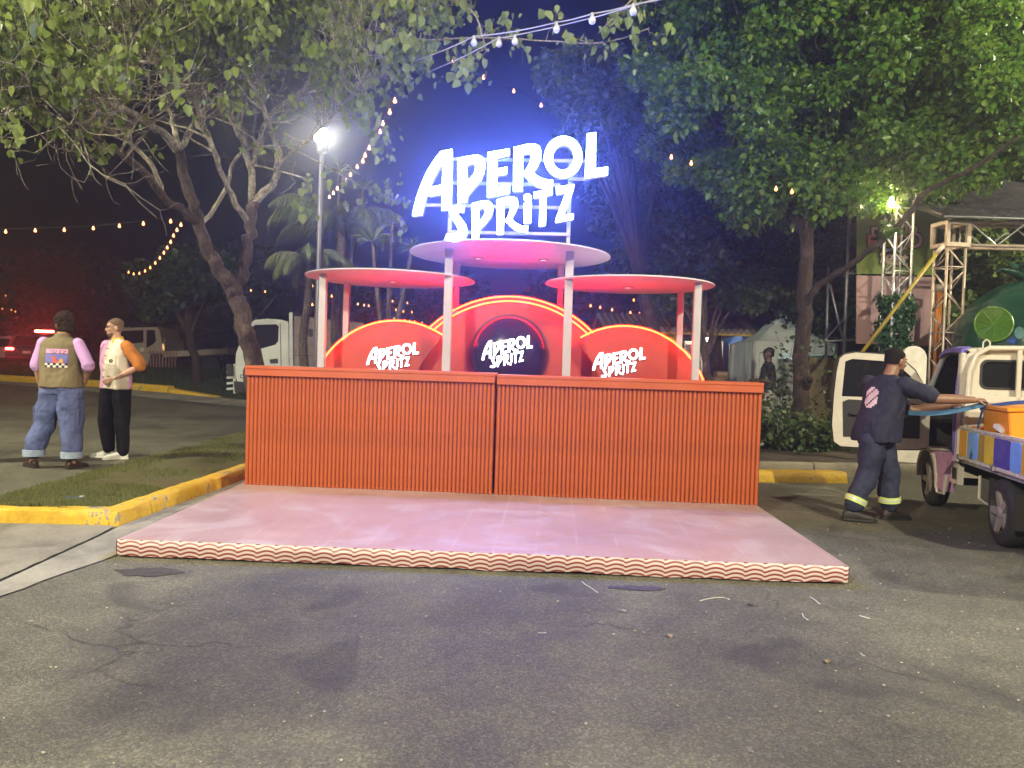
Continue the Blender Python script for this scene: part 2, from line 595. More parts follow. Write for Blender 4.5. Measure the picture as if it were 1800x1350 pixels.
def kerb_run(name, pts, w, h, mat, parent, gap=0.012, wob=0.013, nseg=0.1, slump=0.0):
    """kerb stone along a line; the traffic side is to the right of travel"""
    P2 = [Vector((p[0], p[1], 0)) for p in pts]
    path = []
    for a, b in zip(P2[:-1], P2[1:]):
        n = max(2, int((b - a).length / nseg))
        for k in range(n): path.append(a.lerp(b, k / n))
    path.append(P2[-1])
    prof = [(0, -0.06), (0.004, 0.0), (0.012, h * 0.5), (0.026, h * 0.86), (0.055, h), (w * 0.55, h * 1.01), (w - 0.02, h), (w, h * 0.9), (w, -0.06)]
    vs = []; m = len(prof)
    for i, p in enumerate(path):
        t = (path[min(i + 1, len(path) - 1)] - path[max(i - 1, 0)]).normalized()
        nrm = Vector((-t.y, t.x, 0))
        if slump and i > len(path) - 14: hs = 1 - slump * (i - len(path) + 14) / 13
        else: hs = 1
        for j, (o, z) in enumerate(prof):
            k = noise.noise(Vector((p.x * 3 + j * .37, p.y * 3, j * 1.3))) * wob
            k2 = noise.noise(Vector((p.x * 11 + j, p.y * 11, j * 2.3))) * wob * .6
            q = p + nrm * (o + k)
            vs.append((q.x, q.y, z * hs + (k2 if z > 0 else 0) + zg(q.x, q.y)))
    fs = [(i * m + j, i * m + j + 1, (i + 1) * m + j + 1, (i + 1) * m + j) for i in range(len(path) - 1) for j in range(m - 1)]
    fs += [tuple(range(m)), tuple(reversed(range((len(path) - 1) * m, len(path) * m)))]
    mb = MB(); mb.add(vs, fs)
    return mb.build(name, mat, parent, smooth=50)
def kthing(name, label):
    o = bpy.data.objects.new(name, None); COL.objects.link(o)
    struct(o, 'structure', label)
    return o
kA = kthing('kerb', 'yellow painted kerb round the grass island')
kerb_run('kerb_stone', [(-8.5, 5.72), (-5.8, 5.79), (-4.3, 5.87)], 0.19, 0.125, MKERB, kA)
kerb_run('kerb_stone', [(-4.29, 5.872), (-3.30, 5.925), (-3.10, 5.935)], 0.19, 0.125, MKERB, kA)
kerb_run('kerb_stone', [(-3.09, 5.936), (-3.03, 5.98), (-2.995, 6.45)], 0.19, 0.122, MKERB, kA)
kerb_run('kerb_stone', [(-2.994, 6.462), (-2.935, 7.72)], 0.19, 0.125, MKERB, kA)
kerb_run('kerb_stone', [(-2.934, 7.735), (-2.86, 9.4)], 0.19, 0.125, MKERB, kA)
kerb_run('kerb_stone', [(-2.858, 9.415), (-2.60, 13.0), (-2.45, 16.0)], 0.19, 0.125, MKERB, kA)
kB = kthing('kerb_edging', 'pale concrete edging on the lane side of the grass island')
for y0, y1 in ((6.0, 8.2), (8.215, 10.6), (10.615, 13.2), (13.215, 16.5)):
    x = lambda y: -4.36 - 0.018 * (y - 6.6)
    kerb_run('kerb_stone', [(x(y1), y1), (x(y0), y0)], 0.09, 0.07, MKGREY, kB)
# turf of the island
def isl(u, v):
    y = 6.02 + v * 10.2
    xr = -3.20 + 0.052 * (y - 6.0); xl = -4.40 - 0.018 * (y - 6.6)
    x = xl + (xr - xl) * u
    z = 0.075 + 0.04 * math.sin(PI * u) + 0.02 * noise.noise(Vector((x * 3, y * 3, 0)))
    return (x, y, z)
struct(sheet('island_turf', isl, 24, 120, MVERGE))
def blades(name, n, fpos, h, w, mat, label, seed=1, lean=0.6):
    g = np.random.default_rng(seed)
    vs = np.zeros((n * 4, 3)); 
    base = np.array([fpos(g) for _ in range(n)])
    ang = g.uniform(0, 2 * PI, n); hh = h * g.uniform(0.4, 1.25, n)
    la = g.uniform(0, 2 * PI, n); ll = g.uniform(0.1, lean, n) * hh
    dx = np.cos(ang) * w; dy = np.sin(ang) * w
    vs[0::4] = base + np.stack([-dx, -dy, 0 * dx - .01], 1)
    vs[1::4] = base + np.stack([dx, dy, 0 * dx - .01], 1)
    vs[2::4] = base + np.stack([dx * .6 + np.cos(la) * ll * .4, dy * .6 + np.sin(la) * ll * .4, hh * .65], 1)
    vs[3::4] = base + np.stack([np.cos(la) * ll, np.sin(la) * ll, hh], 1)
    fs = [(4 * i, 4 * i + 1, 4 * i + 2, 4 * i + 3) for i in range(n)]
    me = bpy.data.meshes.new(name); me.from_pydata(vs.tolist(), [], fs); me.materials.append(mat)
    o = link(name, me); struct(o, 'stuff', label)
    o['category'] = 'grass'
    return o
MBLADE = LEAF('grass_blade', (0.075, 0.100, 0.022), (0.13, 0.145, 0.040), (0.24, 0.19, 0.085), 0.7, 0.3)
MBLADE2 = LEAF('lawn_blade', (0.022, 0.045, 0.010), (0.040, 0.075, 0.017), (0.06, 0.095, 0.025), 0.7, 0.3)
def pos_isl(g):
    while True:
        u = g.uniform(0.0, 1.0); v = g.uniform(0, 1) ** 1.6
        x, y, z = isl(u, v)
        if noise.noise(Vector((x * 1.7, y * 1.7, 4))) + 0.6 * (v < .12) + 0.35 * g.uniform(-1, 1) + (0.5 - u) * .5 > 0.10:
            return (x, y, z)
blades('grass', 26000, pos_isl, 0.034, 0.0042, MBLADE, 'patchy short grass growing on the kerbed island')

# far lane: concrete strip, yellow kerb and rising lawn
K1 = G(100, 676); K2 = G(378, 699)
kd = (K2 - K1).normalized()
KF = K1 - kd * 30
kC = kthing('far_kerb', 'yellow painted kerb along the far lawn')
km = K1 + (K2 - K1) * 0.72
kerb_run('kerb_stone', [(KF.x, KF.y), (km.x, km.y)], 0.25, 0.20, MKERB, kC, nseg=.5)
km2 = km + kd * 0.06
kerb_run('kerb_stone', [(km2.x, km2.y), (K2.x, K2.y)], 0.25, 0.20, MKERB, kC, nseg=.2, slump=0.9)
sd = Vector((kd.y, -kd.x, 0))
def fst(u, v):
    p = KF + (K2 + kd * 9 - KF) * u + sd * (0.02 + 1.1 * v)
    return (p.x, p.y, zg(p.x, p.y) + 0.012)
struct(sheet('far_gutter', fst, 60, 3, MCON2))
def fl(u, v):
    p = KF + (K2 + kd * 14 - KF) * u - sd * (0.2 + 12 * v)
    edge = sst(0.62, 0.72, u)
    return (p.x, p.y, zg(p.x, p.y) + 0.14 * (1 - edge) + 0.015 + 0.28 * sst(0, .7, v))
struct(sheet('lawn', fl, 90, 24, MGRASS))
def pos_lawn(g):
    u = 0.36 + 0.5 * g.uniform(0, 1); v = g.uniform(0, 1)
    return fl(u, v)
blades('lawn_grass', 24000, pos_lawn, 0.09, 0.011, MBLADE2, 'mown green grass on the far rising lawn', 5)

# right-hand kerbs and planting bed
kD = kthing('bed_kerb', 'kerb in front of the planting bed')
kerb_run('kerb_stone', [(4.22, 9.56), (3.11, 9.43), (1.9, 9.30)][::-1], 0.24, 0.135, MKERB, kD)
kE = kthing('bed_edging', 'bare concrete kerb behind the yellow one')
for x0, x1 in ((0.5, 2.6), (2.62, 4.02), (4.04, 5.9), (5.92, 8.2), (8.22, 11)):
    kerb_run('kerb_stone', [(x0, 9.72 + .1 * x0), (x1, 9.72 + .1 * x1)], 0.2, 0.17, MKGREY, kE)
def bed(u, v):
    x = 0.5 + 11 * u; y = 9.92 + 0.1 * x + 3.4 * v
    return (x, y, 0.13 + 0.07 * math.sin(PI * v) + 0.05 * noise.noise(Vector((x * 2.5, y * 2.5, 0))))
struct(sheet('planting_bed', bed, 90, 28, MSOIL))
# ================================================================== STAGE AND BAR
TH = math.atan2(7.12 - 7.38, 4.88)
BAR = Vector((-0.11, 7.25, 0.0))          # middle of the bar front, on the ground
STZ = 0.12
def L2(px, py, c):
    """where a sight line meets the vertical plane local y = c of the bar frame -> local (x, z)"""
    d = ray(px, py)
    n = Vector((-math.sin(TH), math.cos(TH), 0))
    t = (c - (CAMP - BAR).dot(n)) / d.dot(n)
    q = CAMP + d * t - BAR
    e = Vector((math.cos(TH), math.sin(TH), 0))
    return q.dot(e), q.z

def stripe_mat(name, axis):
    m, nt, b = newmat(name)
    c = coord(nt)
    sep = nt.nodes.new('ShaderNodeSeparateXYZ'); nt.links.new(c, sep.inputs[0])
    x = sep.outputs[0]
    y = sep.outputs[2] if axis == 'z' else sep.outputs[1]
    wob = noise_n(nt, 1.1, 2, 0.5, c)
    ph = math_n(nt, 'FRACT', math_n(nt, 'MULTIPLY', math_n(nt, 'ADD', x, math_n(nt, 'MULTIPLY', wob, 0.05)), 7.8))
    # skewed scallop: quick rise, long fall
    s1 = math_n(nt, 'SINE', math_n(nt, 'MULTIPLY', math_n(nt, 'POWER', ph, 0.6), 2 * PI))
    off = math_n(nt, 'MULTIPLY', s1, 0.0082)
    t = math_n(nt, 'FRACT', math_n(nt, 'MULTIPLY', math_n(nt, 'ADD', y, off), 1 / 0.0285))
    d = math_n(nt, 'ABSOLUTE', math_n(nt, 'SUBTRACT', t, 0.5))
    f = ramp(nt, d, [(0.19, 1.0), (0.27, 0.0)])
    grime = noise_n(nt, 2.2, 6, 0.65, c, 0.5)
    dirt = ramp(nt, grime, [(0.35, (0.86, 0.82, 0.80)), (0.7, (1, 1, 1))])
    col = mixc(nt, f, (0.58, 0.475, 0.455), (0.22, 0.048, 0.042))
    col = mixc(nt, 0.8, col, dirt, 'MULTIPLY')
    if axis == 'y':
        seam = math_n(nt, 'ABSOLUTE', math_n(nt, 'SUBTRACT', math_n(nt, 'FRACT', math_n(nt, 'ADD', math_n(nt, 'MULTIPLY', x, 3.55), math_n(nt, 'MULTIPLY', wob, 0.04))), 0.5))
        sm = math_n(nt, 'MULTIPLY', ramp(nt, seam, [(0.0, 1.0), (0.05, 0.0)]), ramp(nt, noise_n(nt, 3.5, 3, 0.6, c), [(0.4, 0.0), (0.62, 0.28)]))
        col = mixc(nt, sm, col, (0.66, 0.56, 0.52))
        sc = noise_n(nt, 1.3, 6, 0.7, c, 1.4)
        col = mixc(nt, math_n(nt, 'MULTIPLY', ramp(nt, sc, [(0.52, 0.0), (0.64, 1.0)]), 0.5), col, (0.46, 0.38, 0.36))
        nt.links.new(ramp(nt, sc, [(0.3, 0.28), (0.7, 0.52)]), b.inputs['Roughness'])
    else:
        b.inputs['Roughness'].default_value = 0.42
    nt.links.new(col, b.inputs['Base Color'])
    bump(nt, b, grime, 0.12, 0.01)
    return m
MST_T = stripe_mat('striped_vinyl_top', 'y')
MST_F = stripe_mat('striped_vinyl_skirt', 'z')
FL, FR = Vector((-2.585, 5.08, 0)), Vector((2.21, 4.945, 0))
st = thing('stage_platform', 'low platform wrapped in pink and red wavy striped vinyl before the bar', 'platform', BAR, TH)
inv = st.matrix_basis.inverted()
fl_, fr_ = inv @ FL, inv @ FR
bl_, br_ = Vector((-2.50, 0.16, 0)), Vector((2.42, 0.16, 0))
mb = MB()
for (a, b2, nn) in ((0, 0, 0),):
    NX, NY = 60, 26
    vs = []
    for j in range(NY + 1):
        for i in range(NX + 1):
            u, v = i / NX, j / NY
            p = (fl_ * (1 - u) + fr_ * u) * (1 - v) + (bl_ * (1 - u) + br_ * u) * v
            z = STZ + 0.0022 * noise.noise(Vector((p.x * 2.5, p.y * 2.5, 0)))
            vs.append((p.x, p.y, z))
    fs = [(j * (NX + 1) + i, j * (NX + 1) + i + 1, (j + 1) * (NX + 1) + i + 1, (j + 1) * (NX + 1) + i) for j in range(NY) for i in range(NX)]
    mb.add(vs, fs)
mb.build('top', MST_T, st, smooth='full')
def skirt(p, q, n, name):
    mb = MB(); vs = []
    t = (q - p).normalized(); nrm = Vector((t.y, -t.x, 0))
    for i in range(n + 1):
        c = p.lerp(q, i / n)
        w = 0.006 * noise.noise(Vector((c.x * 4, c.y * 4, 2)))
        low = 0.012 + 0.012 * (noise.noise(Vector((c.x * 3.1, 5, c.y * 3))) + 0.4 * noise.noise(Vector((c.x * 11, 2, c.y * 7))))
        vs += [tuple(c + nrm * 0.001 + Vector((0, 0, STZ + .0022 * noise.noise(Vector((c.x * 2.5, c.y * 2.5, 0)))))), tuple(c + nrm * (0.010 + w * .4) + Vector((0, 0, STZ - 0.006))), tuple(c + nrm * (0.012 + w) + Vector((0, 0, STZ * .5))), tuple(c + nrm * (0.009 + 1.4 * w) + Vector((0, 0, max(0.004, low))))]
    fs = [(4 * i + k, 4 * i + 4 + k, 4 * i + 5 + k, 4 * i + 1 + k) for i in range(n) for k in range(3)]
    mb.add(vs, fs)
    return mb.build(name, MST_F, st, smooth='full')
skirt(fl_, fr_, 150, 'front_skirt')
skirt(bl_, fl_, 60, 'side_skirt')
skirt(fr_, br_, 60, 'side_skirt')
mb = MB()
for x in (-2.2, -1.1, 0, 1.1, 2.0): mb.box((x, -1.0, 0.05), (0.09, 2.2, 0.09))
mb.build('joist', M('dark_timber', (0.05, 0.035, 0.02), 0.8), st)
mb = MB(); mb.box((0.0, 1.36, 0.055), (4.7, 2.36, 0.10)); mb.build('rear_deck', M('dark_timber', (0.05, 0.035, 0.02), 0.8), st)

MOR = M('terracotta_slat', (0.40, 0.085, 0.018), 0.48, var=0.16, scale=3.0, bmp=0.12, bscale=40, rvar=.14)
MOR2 = M('terracotta_panel', (0.43, 0.088, 0.024), 0.46, var=0.10, scale=2.0, bmp=0.05)
MORD = M('counter_backing', (0.26, 0.05, 0.014), 0.7)
def slat_mesh(h, w=0.0335, d=0.019):
    mb = MB()
    n = 6
    pr = [(-w / 2, 0)] + [(-w / 2 * math.cos(PI * k / n), -d * (math.sin(PI * k / n) ** 0.7)) for k in range(1, n)] + [(w / 2, 0)]
    vs = [(x, y, z) for z in (0, h) for x, y in pr]
    m = len(pr)
    fs = [(k, k + 1, m + k + 1, m + k) for k in range(m - 1)] + [tuple(reversed(range(m))), tuple(range(m, 2 * m))]
    mb.add(vs, fs)
    me = mb.mesh('slat', smooth=50); me.materials.append(MOR)
    return me
CH = 1.15
def counter(x0, x1, label, n, rz=0.0, dy=0.0, dz=0.0):
    w = x1 - x0
    org = st.matrix_basis @ Vector((x0, dy, STZ))
    t = thing('bar_counter', label, 'bar counter', org, TH + rz, 'halves of the bar front')
    mb = MB(); mb.box((w / 2, 0.055, CH / 2 + 0.001), (w, 0.05, CH - 0.09)); mb.build('backing_panel', MORD, t)
    mb = MB(); mb.box((w / 2, 0.17, CH - 0.015 + dz), (w, 0.40, 0.03), bev=0.004); mb.build('counter_top', MOR2, t)
    mb = MB(); mb.box((w / 2, -0.001, CH - 0.062 + dz), (w, 0.046, 0.063), bev=0.003); mb.build('top_rail', MOR2, t)
    for xx in (0.013, w - 0.013):
        mb = MB(); mb.box((xx, 0.19, CH / 2 - 0.02), (0.026, 0.32, CH - 0.04)); mb.build('end_panel', MOR2, t)
    mb = MB(); mb.box((w / 2, 0.20, 0.45), (w - 0.06, 0.24, 0.02)); mb.build('inner_shelf', MORD, t)
    me = slat_mesh(CH - 0.098)
    for k in range(n):
        s = link('slat', me, t)
        s.location = ((k + 0.5) * w / n, 0.0305 + random.uniform(-.0012, .0012), 0.003)
        s.rotation_euler = (random.uniform(-.0010, .0010), random.uniform(-.0009, .0009), random.uniform(-.05, .05))
    return t
counter(-2.45, -0.050, 'left half of the ribbed terracotta bar counter, ends beside the grass island', 62)
counter(-0.030, 2.432, 'right half of the ribbed terracotta bar counter, ends beside the planting bed', 62, R(-0.5), -0.004, -0.012)

# ------------------------------------------------------------------ canopy: posts and three round roofs
MWH = M('white_painted_steel', (0.46, 0.43, 0.46), 0.42, var=0.07, scale=4)
MDISC = M('white_disc_pink_lit', (0.74, 0.66, 0.72), 0.42, var=0.06, scale=2.5)  # white discs; the lilac tint stands in for pink light on their undersides
cn = thing('canopy_frame', 'white square posts carrying three round white canopy discs above the bar', 'canopy', BAR, TH)
YF, YR, YC = 1.02, 2.05, 1.53
fpost = [L2(567, 560, YF)[0], L2(787, 560, YF)[0], L2(998, 560, YF)[0], L2(1224, 580, YF)[0]]
rpost = [L2(609, 560, YR)[0], L2(803, 500, YR)[0], L2(985, 505, YR)[0], L2(1195, 560, YR)[0]]
ZS = L2(690, 491, YC)[1]; ZC = L2(897, 450, YC)[1]
print('disc z', ZS, ZC, fpost, rpost)
def post(x, y, z1, s):
    mb = MB(); mb.box((x, y, (STZ + z1) / 2), (s, s, z1 - STZ), bev=0.004); mb.build('post', MWH, cn)
    mb = MB(); mb.box((x, y, STZ + 0.006), (s + 0.08, s + 0.08, 0.012)); mb.build('base_plate', MWH, cn)
for i, x in enumerate(fpost):
    post(x, YF, (ZS if i in (0, 3) else ZC) - 0.012, 0.075 if i in (0, 3) else 0.088)
for i, x in enumerate(rpost):
    post(x, YR, (ZS if i in (0, 3) else ZC) - 0.012, 0.07)
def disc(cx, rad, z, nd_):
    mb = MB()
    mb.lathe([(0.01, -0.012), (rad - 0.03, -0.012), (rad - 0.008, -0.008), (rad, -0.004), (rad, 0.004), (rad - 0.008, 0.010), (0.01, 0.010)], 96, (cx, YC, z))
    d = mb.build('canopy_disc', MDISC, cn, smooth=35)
    for sx, sy in nd_:
        mb = MB(); mb.lathe([(0.062, -0.013), (0.062, -0.022), (0.045, -0.024), (0.040, -0.014)], 20, (cx + sx, YC + sy, z)); mb.build('downlight_ring', MWH, d, smooth=30)
        mb = MB(); mb.lathe([(0.039, -0.0135), (0.039, -0.018)], 16, (cx + sx, YC + sy, z)); mb.build('downlight_lens', EM('downlight_lens', (1.0, 0.92, 0.85), 1.6), d)
xl0, xl1 = L2(543, 484, YC)[0], L2(834, 492, YC)[0]
xc0, xc1 = L2(723, 440, YC)[0], L2(1073, 450, YC)[0]
xr0, xr1 = L2(959, 496, YC)[0], L2(1254, 500, YC)[0]
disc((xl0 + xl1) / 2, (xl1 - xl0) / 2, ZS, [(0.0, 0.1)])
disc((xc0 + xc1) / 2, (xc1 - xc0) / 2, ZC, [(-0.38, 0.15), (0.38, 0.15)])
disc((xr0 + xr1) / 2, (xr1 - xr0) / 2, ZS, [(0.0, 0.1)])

# ------------------------------------------------------------------ lettering, outlines drawn in a 1800 x 1080 box
def ell(cx, cyy, rx, ry, n=36, tilt=0.0):
    return [(cx + rx * math.cos(2 * PI * k / n) * math.cos(tilt) - ry * math.sin(2 * PI * k / n) * math.sin(tilt), cyy + rx * math.cos(2 * PI * k / n) * math.sin(tilt) + ry * math.sin(2 * PI * k / n) * math.cos(tilt)) for k in range(n)]
GLY = [
 ('letter_a', [(112,718),(122,660),(145,570),(180,470),(225,370),(280,280),(335,208),(380,198),(427,190),(424,480),(418,668),(343,676),(346,546),(243,562),(262,490),(348,470),(352,302),(318,350),(280,420),(245,500),(215,590),(200,650),(188,712)], []),
 ('letter_p', [(470,262),(530,249),(590,238),(640,238),(675,262),(688,310),(680,370),(655,430),(600,500),(548,560),(545,605),(473,617)], [[(543,320),(585,305),(608,312),(612,340),(600,380),(575,415),(545,440)]]),
 ('letter_e', [(707,215),(880,186),(880,238),(783,262),(783,345),(860,330),(858,385),(780,400),(780,490),(882,472),(880,540),(705,572)], []),
 ('letter_r', [(910,524),(915,175),(1010,152),(1080,148),(1115,165),(1130,205),(1125,270),(1100,330),(1070,370),(1090,395),(1130,418),(1180,432),(1222,435),(1218,512),(1150,505),(1090,480),(1040,445),(989,384),(1025,330),(1048,280),(1050,238),(1030,222),(986,232),(983,520)], []),
 ('letter_o', ell(1305,252,150,166,40,0.15), [ell(1305,256,84,100,32,0.15)]),
 ('letter_l', [(1495,68),(1563,58),(1560,345),(1657,330),(1655,395),(1476,420)], []),
 ('letter_s', [(525,640),(515,690),(480,685),(470,705),(500,740),(535,790),(548,850),(530,890),(490,918),(430,922),(365,908),(388,858),(440,862),(470,848),(475,825),(455,780),(415,725),(405,680),(430,645),(470,632)], []),
 ('letter_p', [(582,620),(650,602),(710,600),(742,620),(750,665),(735,720),(690,780),(640,830),(635,893),(585,898)], [[(640,665),(672,655),(690,668),(685,700),(665,735),(638,765)]]),
 ('letter_r', [(780,590),(850,570),(910,565),(942,585),(948,630),(930,680),(905,725),(900,745),(930,775),(975,795),(1025,795),(1022,850),(975,848),(915,825),(845,758),(870,715),(888,670),(885,640),(865,628),(838,636),(832,860),(783,866)], []),
 ('letter_i', [(995,618),(1052,608),(1050,770),(997,778)], []),
 ('letter_i_dot', ell(1023,573,30,31,20), []),
 ('letter_t', [(1072,530),(1140,520),(1217,506),(1219,549),(1172,558),(1165,792),(1115,800),(1122,568),(1075,577)], []),
 ('letter_z', [(1250,490),(1392,468),(1385,510),(1310,712),(1385,700),(1383,745),(1243,770),(1250,735),(1325,535),(1252,548)], []),
]
MLW = EM('sign_face_white', (0.115, 0.185, 1.0), 175.0)
MLB = EM('sign_halo_blue', (0.03, 0.07, 1.0), 45.0)
MLS = M('letter_return_white', (0.7, 0.7, 0.75), 0.4)
def letters(parent, mapf, depth, front, side, back, y0):
    for nm, out, holes in GLY:
        mb = MB()
        mb.prism([mapf(*p) for p in out], [[mapf(*p) for p in h] for h in holes], 0, 1, lambda x, z, d: Vector((x, y0 + d * depth, z)), 0, 1, 2)
        mb.build(nm, [front, side, back], parent, smooth=False)
YS = 0.50
sg = thing('illuminated_sign', 'large glowing white APEROL SPRITZ letters on a white tube frame above the bar', 'sign', BAR, TH)
def big(zx, zy):
    return L2(700 + zx / 4.5, 220 + zy / 4.5, YS)
letters(sg, big, 0.09, MLW, MLS, MLB, YS)
mb = MB()
YQ = 0.66
ZU = L2(900, 281, YQ)[1]
fbx = [L2(791, 380, YQ)[0], L2(1000, 380, YQ)[0]]
for x in fbx:
    mb = MB(); mb.box((x, YQ, (ZU + ZC) / 2 + .006), (0.04, 0.04, ZU - ZC), bev=.003); mb.build('frame_upright', MWH, sg)
def bar_(px0, py0, px1, py1):
    a = L2(px0, py0, YQ - 0.035); b2 = L2(px1, py1, YQ - 0.035)
    z = (a[1] + b2[1]) / 2
    mb = MB(); mb.box(((a[0] + b2[0]) / 2, YQ - 0.036, z), (b2[0] - a[0], 0.03, 0.032), bev=.003); mb.build('frame_bar', MWH, sg)
bar_(795, 278, 1030, 285); bar_(793, 321, 985, 326); bar_(745, 366, 1000, 360); bar_(790, 408, 1001, 412); bar_(1000, 314, 1035, 316)

# ------------------------------------------------------------------ round lit backdrops with neon rims
MRED = M('red_backdrop_paint', (0.40, 0.046, 0.018), 0.42, var=0.08, scale=2)
MREDE = M('red_backdrop_edge', (0.40, 0.045, 0.02), 0.5)
MNEON = EM('neon_tube', (1.0, 0.014, 0.0025), 72.0, (0.25, 0.02, 0.01))
MLW2 = EM('logo_face_white', (0.93, 0.95, 1.0), 6.0)
def arc(cx, cz, r, a0, a1, n):
    return [(cx + r * math.cos(a0 + (a1 - a0) * k / n), cz + r * math.sin(a0 + (a1 - a0) * k / n)) for k in range(n + 1)]
def dpanel(label, pc, prad, yl, a0, a1, cut=None, tubes=1, logo=None):
    cx, cz = L2(pc[0], pc[1], yl)
    rad = L2(pc[0] + prad, pc[1], yl)[0] - cx
    t = thing('backdrop_disc', label, 'backdrop', BAR, TH, 'round red backdrops behind the bar')
    ab = math.asin((STZ + 0.002 - cz) / rad)
    out = arc(cx, cz, rad, ab, PI - ab, 90)
    if cut:
        (qx, qz, qr) = cut
        keep = [p for p in out if (p[0] - qx) ** 2 + (p[1] - qz) ** 2 > qr * qr]
        # rim points outside the cut circle, then follow the cut back down
        if qx > cx:      # cut on the right
            th0 = math.atan2(keep[0][1] - qz, keep[0][0] - qx)
            zc = STZ + 0.002
            th1 = PI - math.asin((zc - qz) / qr)
            if th0 < 0: th0 += 2 * PI
            cutp = [(qx + qr * math.cos(th1 + (th0 - th1) * k / 24), qz + qr * math.sin(th1 + (th0 - th1) * k / 24)) for k in range(24)]
            out = cutp + keep
        else:
            th0 = math.atan2(keep[-1][1] - qz, keep[-1][0] - qx)
            th1 = math.asin((STZ + 0.002 - qz) / qr)
            cutp = [(qx + qr * math.cos(th0 + (th1 - th0) * k / 24), qz + qr * math.sin(th0 + (th1 - th0) * k / 24)) for k in range(1, 25)]
            out = keep + cutp
    mb = MB(); mb.prism(out, [], 0, 1, lambda x, z, d: Vector((x, yl + d * 0.06, z)), 0, 1, 1)
    mb.build('backdrop_board', [MRED, MREDE], t)
    for k in range(tubes):
        r2 = rad + 0.016 - k * 0.052
        pts = [(x, yl - 0.014, z) for x, z in arc(cx, cz, r2, a0, a1, 70)]
        mb = MB(); mb.tube(pts, 0.0105, 8); nt_ = mb.build('neon_tube', MNEON, t, smooth='full')
    if logo:
        x0, y0, s = logo
        letters(t, lambda zx, zy: L2(x0 + (zx - 112) / 4.5 * s, y0 + (zy - 58) / 4.5 * s, yl - 0.03), 0.028, MLW2, MLS, MLS, yl - 0.03)
    return t, cx, cz, rad
tC, ccx, ccz, crad = dpanel('tallest red disc backdrop with a double neon rim, in the middle', (893, 726), 203, 1.62, R(42), R(138), None, 2)
qc = (ccx - 0.0, ccz, crad * 0.845)
dpanel('left red disc backdrop with a lit white logo and neon rim', (695, 717), 150, 1.40, R(57), R(152), qc, 1, (644, 602, 0.268))
dpanel('right red disc backdrop with a lit white logo and neon rim', (1095, 722), 148, 1.40, R(21), R(122), qc, 1, (1041, 611, 0.272))
# glossy navy dome with the logo
m_, nt, b = newmat('navy_gloss')
b.inputs['Base Color'].default_value = (0.014, 0.010, 0.055, 1)
b.inputs['Roughness'].default_value = 0.16
b.inputs['Coat Weight'].default_value = 0.4
b.inputs['Coat Roughness'].default_value = 0.03
bump(nt, b, noise_n(nt, 2.5, 2, 0.5), 0.25, 0.03)
MNAVY = m_
dm = thing('logo_dome', 'glossy dark navy dome with a white logo in the centre of the tallest backdrop', 'dome', BAR, TH)
dx, dz = L2(895, 622, 1.60)
dr = L2(895 + 69, 622, 1.60)[0] - dx
mb = MB()
rotd = Matrix.Rotation(PI / 2, 3, 'X')
prof = [(dr * 1.012, -0.017), (dr * 1.012, 0.008), (dr * .985, 0.012)]
mb.lathe(prof, 64, (dx, 1.60, dz), rotd); mb.build('rim', M('dome_rim', (0.05, 0.03, 0.07), 0.5), dm, smooth=30)
mb = MB()
mb.lathe([(dr * math.cos(a) * .985 + .0005, dr * .55 * math.sin(a)) for a in [PI / 2 * k / 14 for k in range(15)]], 64, (dx, 1.588, dz), rotd)
mb.build('shell', MNAVY, dm, smooth='full')
def dome_map(zx, zy):
    px = 846 + (zx - 112) / 4.5 * 0.262; py = 589 + (zy - 58) / 4.5 * 0.30
    return L2(px, py, 1.34)
for nm, out, holes in GLY:
    mb = MB()
    def onshell(x, z, d):
        rr = min(0.98, math.hypot(x - dx, z - dz) / dr)
        return Vector((x, 1.588 - dr * .55 * math.sqrt(1 - rr * rr) - 0.012 + d * 0.012, z))
    mb.prism([dome_map(*p) for p in out], [[dome_map(*p) for p in h] for h in holes], 0, 1, onshell, 0, 1, 1)
    mb.build(nm, [MLW2, MLS], dm)
# ================================================================== STREET LAMPS
MGALV = M('galvanised_steel', (0.20, 0.20, 0.205), 0.45, metal=0.6, var=0.15)
def street_lamp(loc, h, label, power, arm=(0.0, 0.0), rad=0.13, col=(1.0, 0.97, 0.86), es=60):
    t = thing('street_lamp', label, 'street lamp', loc)
    mb = MB(); mb.tube([(0, 0, 0), (0, 0, 0.35), (0, 0, 0.36), (0, 0, h - 0.32)], [0.11, 0.10, 0.075, 0.05], 14); mb.build('pole', MGALV, t, smooth=40)
    mb = MB(); mb.lathe([(0.05, h - 0.32), (0.10, h - 0.28), (0.11, h - 0.16)], 20); mb.build('collar', MGALV, t, smooth=30)
    mb = MB(); mb.ball((0, 0, h), rad, 20, 12); g = mb.build('globe', EM('lamp_globe', col, es), t, smooth='full')
    mb = MB(); mb.lathe([(0.005, h + rad + .03), (0.04, h + rad + .015), (0.10, h + rad * .8)][::-1], 20); mb.build('cap', MGALV, t, smooth=30)
    return t
lp = P(567, 240, 14.0)
street_lamp((lp.x, lp.y, 0), lp.z, 'lit globe street lamp on a tall pole behind the left canopy disc', 0, rad=0.14, es=600)
